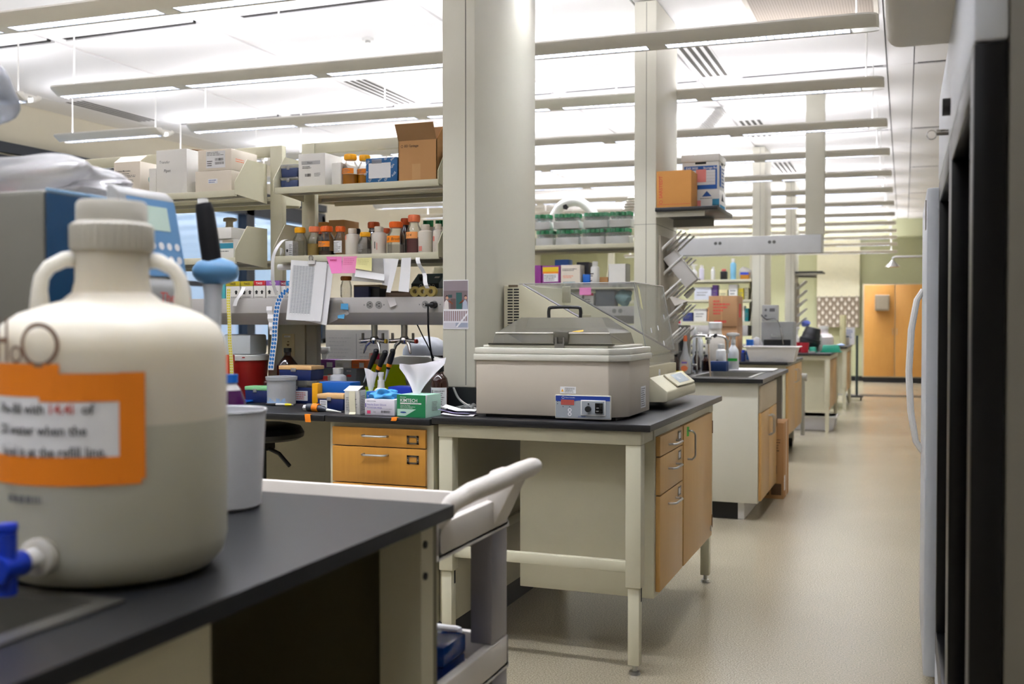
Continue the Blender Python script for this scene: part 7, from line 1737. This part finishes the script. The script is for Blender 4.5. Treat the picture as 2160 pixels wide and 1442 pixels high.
misc = [(1464, 1500, 606, ZC2, '#dfe3ee', 'pale blue printed carton on the middle far shelf'), (1502, 1513, 601, ZC2, '#5d3d86', 'violet carton on the middle far shelf'), (1516, 1534, 611, ZC2, '#d7cfa0', 'straw-coloured carton on the middle far shelf'),
        (1537, 1555, 600, ZC2, '#f0efec', 'tall white container on the middle far shelf'), (1557, 1568, 608, ZC2, '#c9b62c', 'yellow-topped carton on the middle far shelf'), (1570, 1578, 607, ZC2, '#a9a488', 'khaki carton at the right end of the middle far shelf'),
        (1463, 1490, 651, ZC3, '#e9e8e4', 'flat white carton on the lowest far shelf'), (1492, 1524, 648, ZC3, '#d99a68', 'orange cardboard tray on the lowest far shelf'), (1527, 1552, 641, ZC3, '#d6d8c8', 'pale box on the lowest far shelf behind the cartons'),
        (1554, 1570, 645, ZC3, '#f1efe8', 'white packet on the lowest far shelf beside the carton stack'), (1571, 1578, 650, ZC3, '#117a80', 'teal box on the lowest far shelf'), (1440, 1460, 659, ZC3, '#27326e', 'navy box at the left of the lowest far shelf')]
for p0, p1, pt, z, c_, lb in misc:
    py = 677 - (z - CAMH) * FPX / DEP(XA(p0, Y4), Y4)
    carton('carton', lb, w4(p0, p1, z), WW(p0, p1, Y4), .14, HH(p0, pt, py, Y4), mat('far_' + c_[1:], c_, .6), lambda mb, F, w, h: mb.lines(F, w * .15, h * .3, w * .85, h * .7, 2, GREYINK, 4), 'cartons on the far shelves')
Y5 = 12.5
def w5(p0, p1, Y=Y5): return ((XA(p0, Y) + XA(p1, Y)) / 2, Y, ZT)
RC = mat('cup_red', '#b01a2c', .4)
for k, (p0, p1, Y, lb) in enumerate(((1680, 1691, 12.62, 'red cup left of the bigger one on the fourth island'), (1688, 1707, 12.48, 'larger red cup at the front of the fourth island'))):
    r = WW(p0, p1, Y) / 2
    ONE('cup', MB().lathe([(0, .001), (r * .8, .001), (r, HH(p0, 718, 739, Y)), (r * .92, HH(p0, 718, 739, Y)), (r * .74, .008), (0, .008)], RC), lb, 'cup', w5(p0, p1, Y), 0, 'red cups')
BKT = mat('bucket_black', '#1d1d22', .45)
t = THING('bucket', 'stack of black ridged buckets leaning on the fourth island', 'bucket', (XA(1703, 12.95), 12.95, ZT + .01)); t.rotation_euler = (0, RAD(14), 0)
mb = MB()
PART('lower_bucket', MB().lathe([(0, .02), (.11, .02), (.115, .03), (.125, .15), (.118, .15), (.105, .03)], BKT).lathe([(.118, .11), (.13, .112), (.13, .125), (.118, .127)], BKT), t)
PART('upper_bucket', MB().lathe([(0, .29), (.085, .29), (.09, .28), (.112, .155), (.13, .151), (.112, .148)], BKT).lathe([(.098, .20), (.108, .202), (.106, .215), (.096, .217)], BKT), t)
GT = mat('tray_green', '#0e8a70', .45)
for k, (p0, p1, pt, Y, lb) in enumerate(((1734, 1773, 718, 12.75, 'wide upturned green tray on the fourth island'), (1708, 1722, 722, 12.6, 'small green tray beside the black buckets'))):
    w_ = WW(p0, p1, Y) / 2; h_ = HH(p0, pt, 733, Y)
    ONE('tray', MB().hull([(s * w_, y, .001) for s in (-1, 1) for y in (-.1, .1)] + [(s * w_ * .85, y * .85, h_) for s in (-1, 1) for y in (-.1, .1)], GT, .004).box((-w_ - .012, -.11, .001), (w_ + .012, .11, .012), GT), lb, 'tray', w5(p0, p1, Y), 0, 'green trays')
t = THING('carboy', 'white carboy with a narrow neck on the fourth island behind the green tray', 'carboy', (-.93, 13.3, ZT))
PART('body', MB().lathe([(0, .001), (.11, .001), (.115, .01), (.115, .17), (.09, .205), (.055, .22), (.05, .27)], mat('carboy_white', '#e3dcdc', .4)), t); PART('cap', MB().cyl((0, 0, .27), (0, 0, .31), .058, WHITE), t)
ONE('cardboard_tube', MB().cyl((0, 0, .001), (0, 0, HH(1781, 664, 729, 16.0)), .044, mat('tube_straw', '#d7d0a2', .7)), 'tall straw-yellow tube standing on the farthest worktop', 'tube', (-.85, 16.0, ZT))
ONE('cloth', MB().crumple((0, 0, .022), (.06, .05, .02), mat('cloth_blue', '#9db4dc', .8), 3, 3, .2, -.019), 'pale blue cloth on the corner of the farthest worktop', 'cloth', (-.86, 15.65, ZT))
ONE('dish', MB().lathe([(0, .001), (.035, .001), (.045, .018), (.04, .018), (.03, .006), (0, .006)], WHITE), 'small white dish at the front edge of the fourth island', 'dish', (XA(1713, 12.36), 12.36, ZT))
spray_bottle('spray_bottle', 'white spray bottle behind the red cups on the fourth island', w5(1678, 1684, 13.3), .035, .30, WHITE, WHITE)
hdpe_bottle('plastic_bottle', 'white bottle with a yellow cap beside the black buckets', w5(1722, 1733, 13.1), .035, .27, None, YELLOW, WHITE)
t = THING('water_bath', 'small grey heated bath on the farthest worktop', 'instrument', (-.85, 16.6, ZT))
PART('body', MB().box((-.06, -.1, .001), (.06, .1, .12), mat('bath_grey', '#a39a8b', .5), .005), t); PART('lid', MB().box((-.062, -.102, .1205), (.062, .102, .15), mat('lid_slate', '#5b626c', .5), .004), t)
ONE('notice', MB().box((-.10, 0, 0), (.10, .003, .27), PAPER).lines(front(-.08, -.0005, .02), 0, .08, .16, .22, 5, BLUEINK, 3), 'white notice sheet standing at the end of the far worktops', 'notice', (-.82, 16.93, ZT + .001))
wall_shelf('thin dark shelf on the distant fifth column', -1.578, -1.17, 16.35, 16.9, 2.05)
drying_rack('small-looking distant drying rack on the fifth column', -1.578, 16.4, 16.9, 1.15, 1.88)
ONE('cleaning_cloth', MB().crumple((0, 0, .05), (.07, .05, .05), mat('cloth_violet_blue', '#6f7fd8', .7), 5, 3, .2), 'violet-blue cloth hung at the bottom of the distant drying rack', 'cloth', (XA(1700, 16.6), 16.6, 1.20))
ONE('storage_tub', MB().hull([(x, y, .001) for x in (-.28, .28) for y in (-.2, .2)] + [(x, y, .17) for x in (-.31, .31) for y in (-.22, .22)], mat('tub_white', '#d3d1d3', .5), .006).box((-.325, -.235, .15), (.325, .235, .17), WHITE, .003), 'low white tub on the floor under the fourth island table', 'tub', (-1.05, 12.75, 0))
PINE = mat('patterned_cloth', '#7d7060', .8)
mb = MB().box((-.44, -.012, 0), (.44, 0, .66), PINE)
F = front(-.44, -.0125, 0); PW = mat('pattern_pale', '#cfc6b8', .8); PW2 = mat('pattern_mid', '#a39785', .8)
for r in range(7):
    for c_ in range(6):
        x = .05 + c_ * .155 + (.077 if r % 2 else 0); y = .03 + r * .095
        if x < .86: mb.disc(F, x, y, .028, PW, .0005, 10, .038).shape(F, [(x - .02, y + .035), (x + .02, y + .035), (x + .008, y + .085), (x - .008, y + .085)], PW2, .0005)
ONE('patterned_board', mb, 'brown board with a pale fruit pattern on the far wall under the pale panel', 'board', (-1.34, 23.245, 1.15))
t = THING('safety_shower', 'chrome safety shower head on a horizontal pipe from the right wall', 'shower', (1.0, 15.0, 2.10))
xs = XA(1882, 15.0) - 1.0
PART('pipe', MB().tube([(-.001, 0, .06), (xs + .03, 0, .06), (xs, 0, .045), (xs, 0, .0)], .017, CHROME, 10), t); PART('head', MB().lathe([(.02, .02), (.03, .0), (.085, -.055), (.10, -.075), (0, -.075)], CHROME, (xs, 0, .0)), t)
t = THING('rolling_stand', 'dark rolling stand at the end of the far worktops by the maple wardrobe', 'stand', (XA(1808, 17.6), 17.6, 0))
PART('pole', MB().cyl((0, 0, .06), (0, 0, 1.05), .02, mat('stand_dark', '#2a3a3e', .5)), t); PART('base', MB().box((-.2, -.15, .05), (.1, .15, .08), BLACK, .01), t)
for x in (-.15, .06): PART('castor', MB().cyl((x, -.1, .03), (x + .02, -.1, .03), .029, BLACK), t)
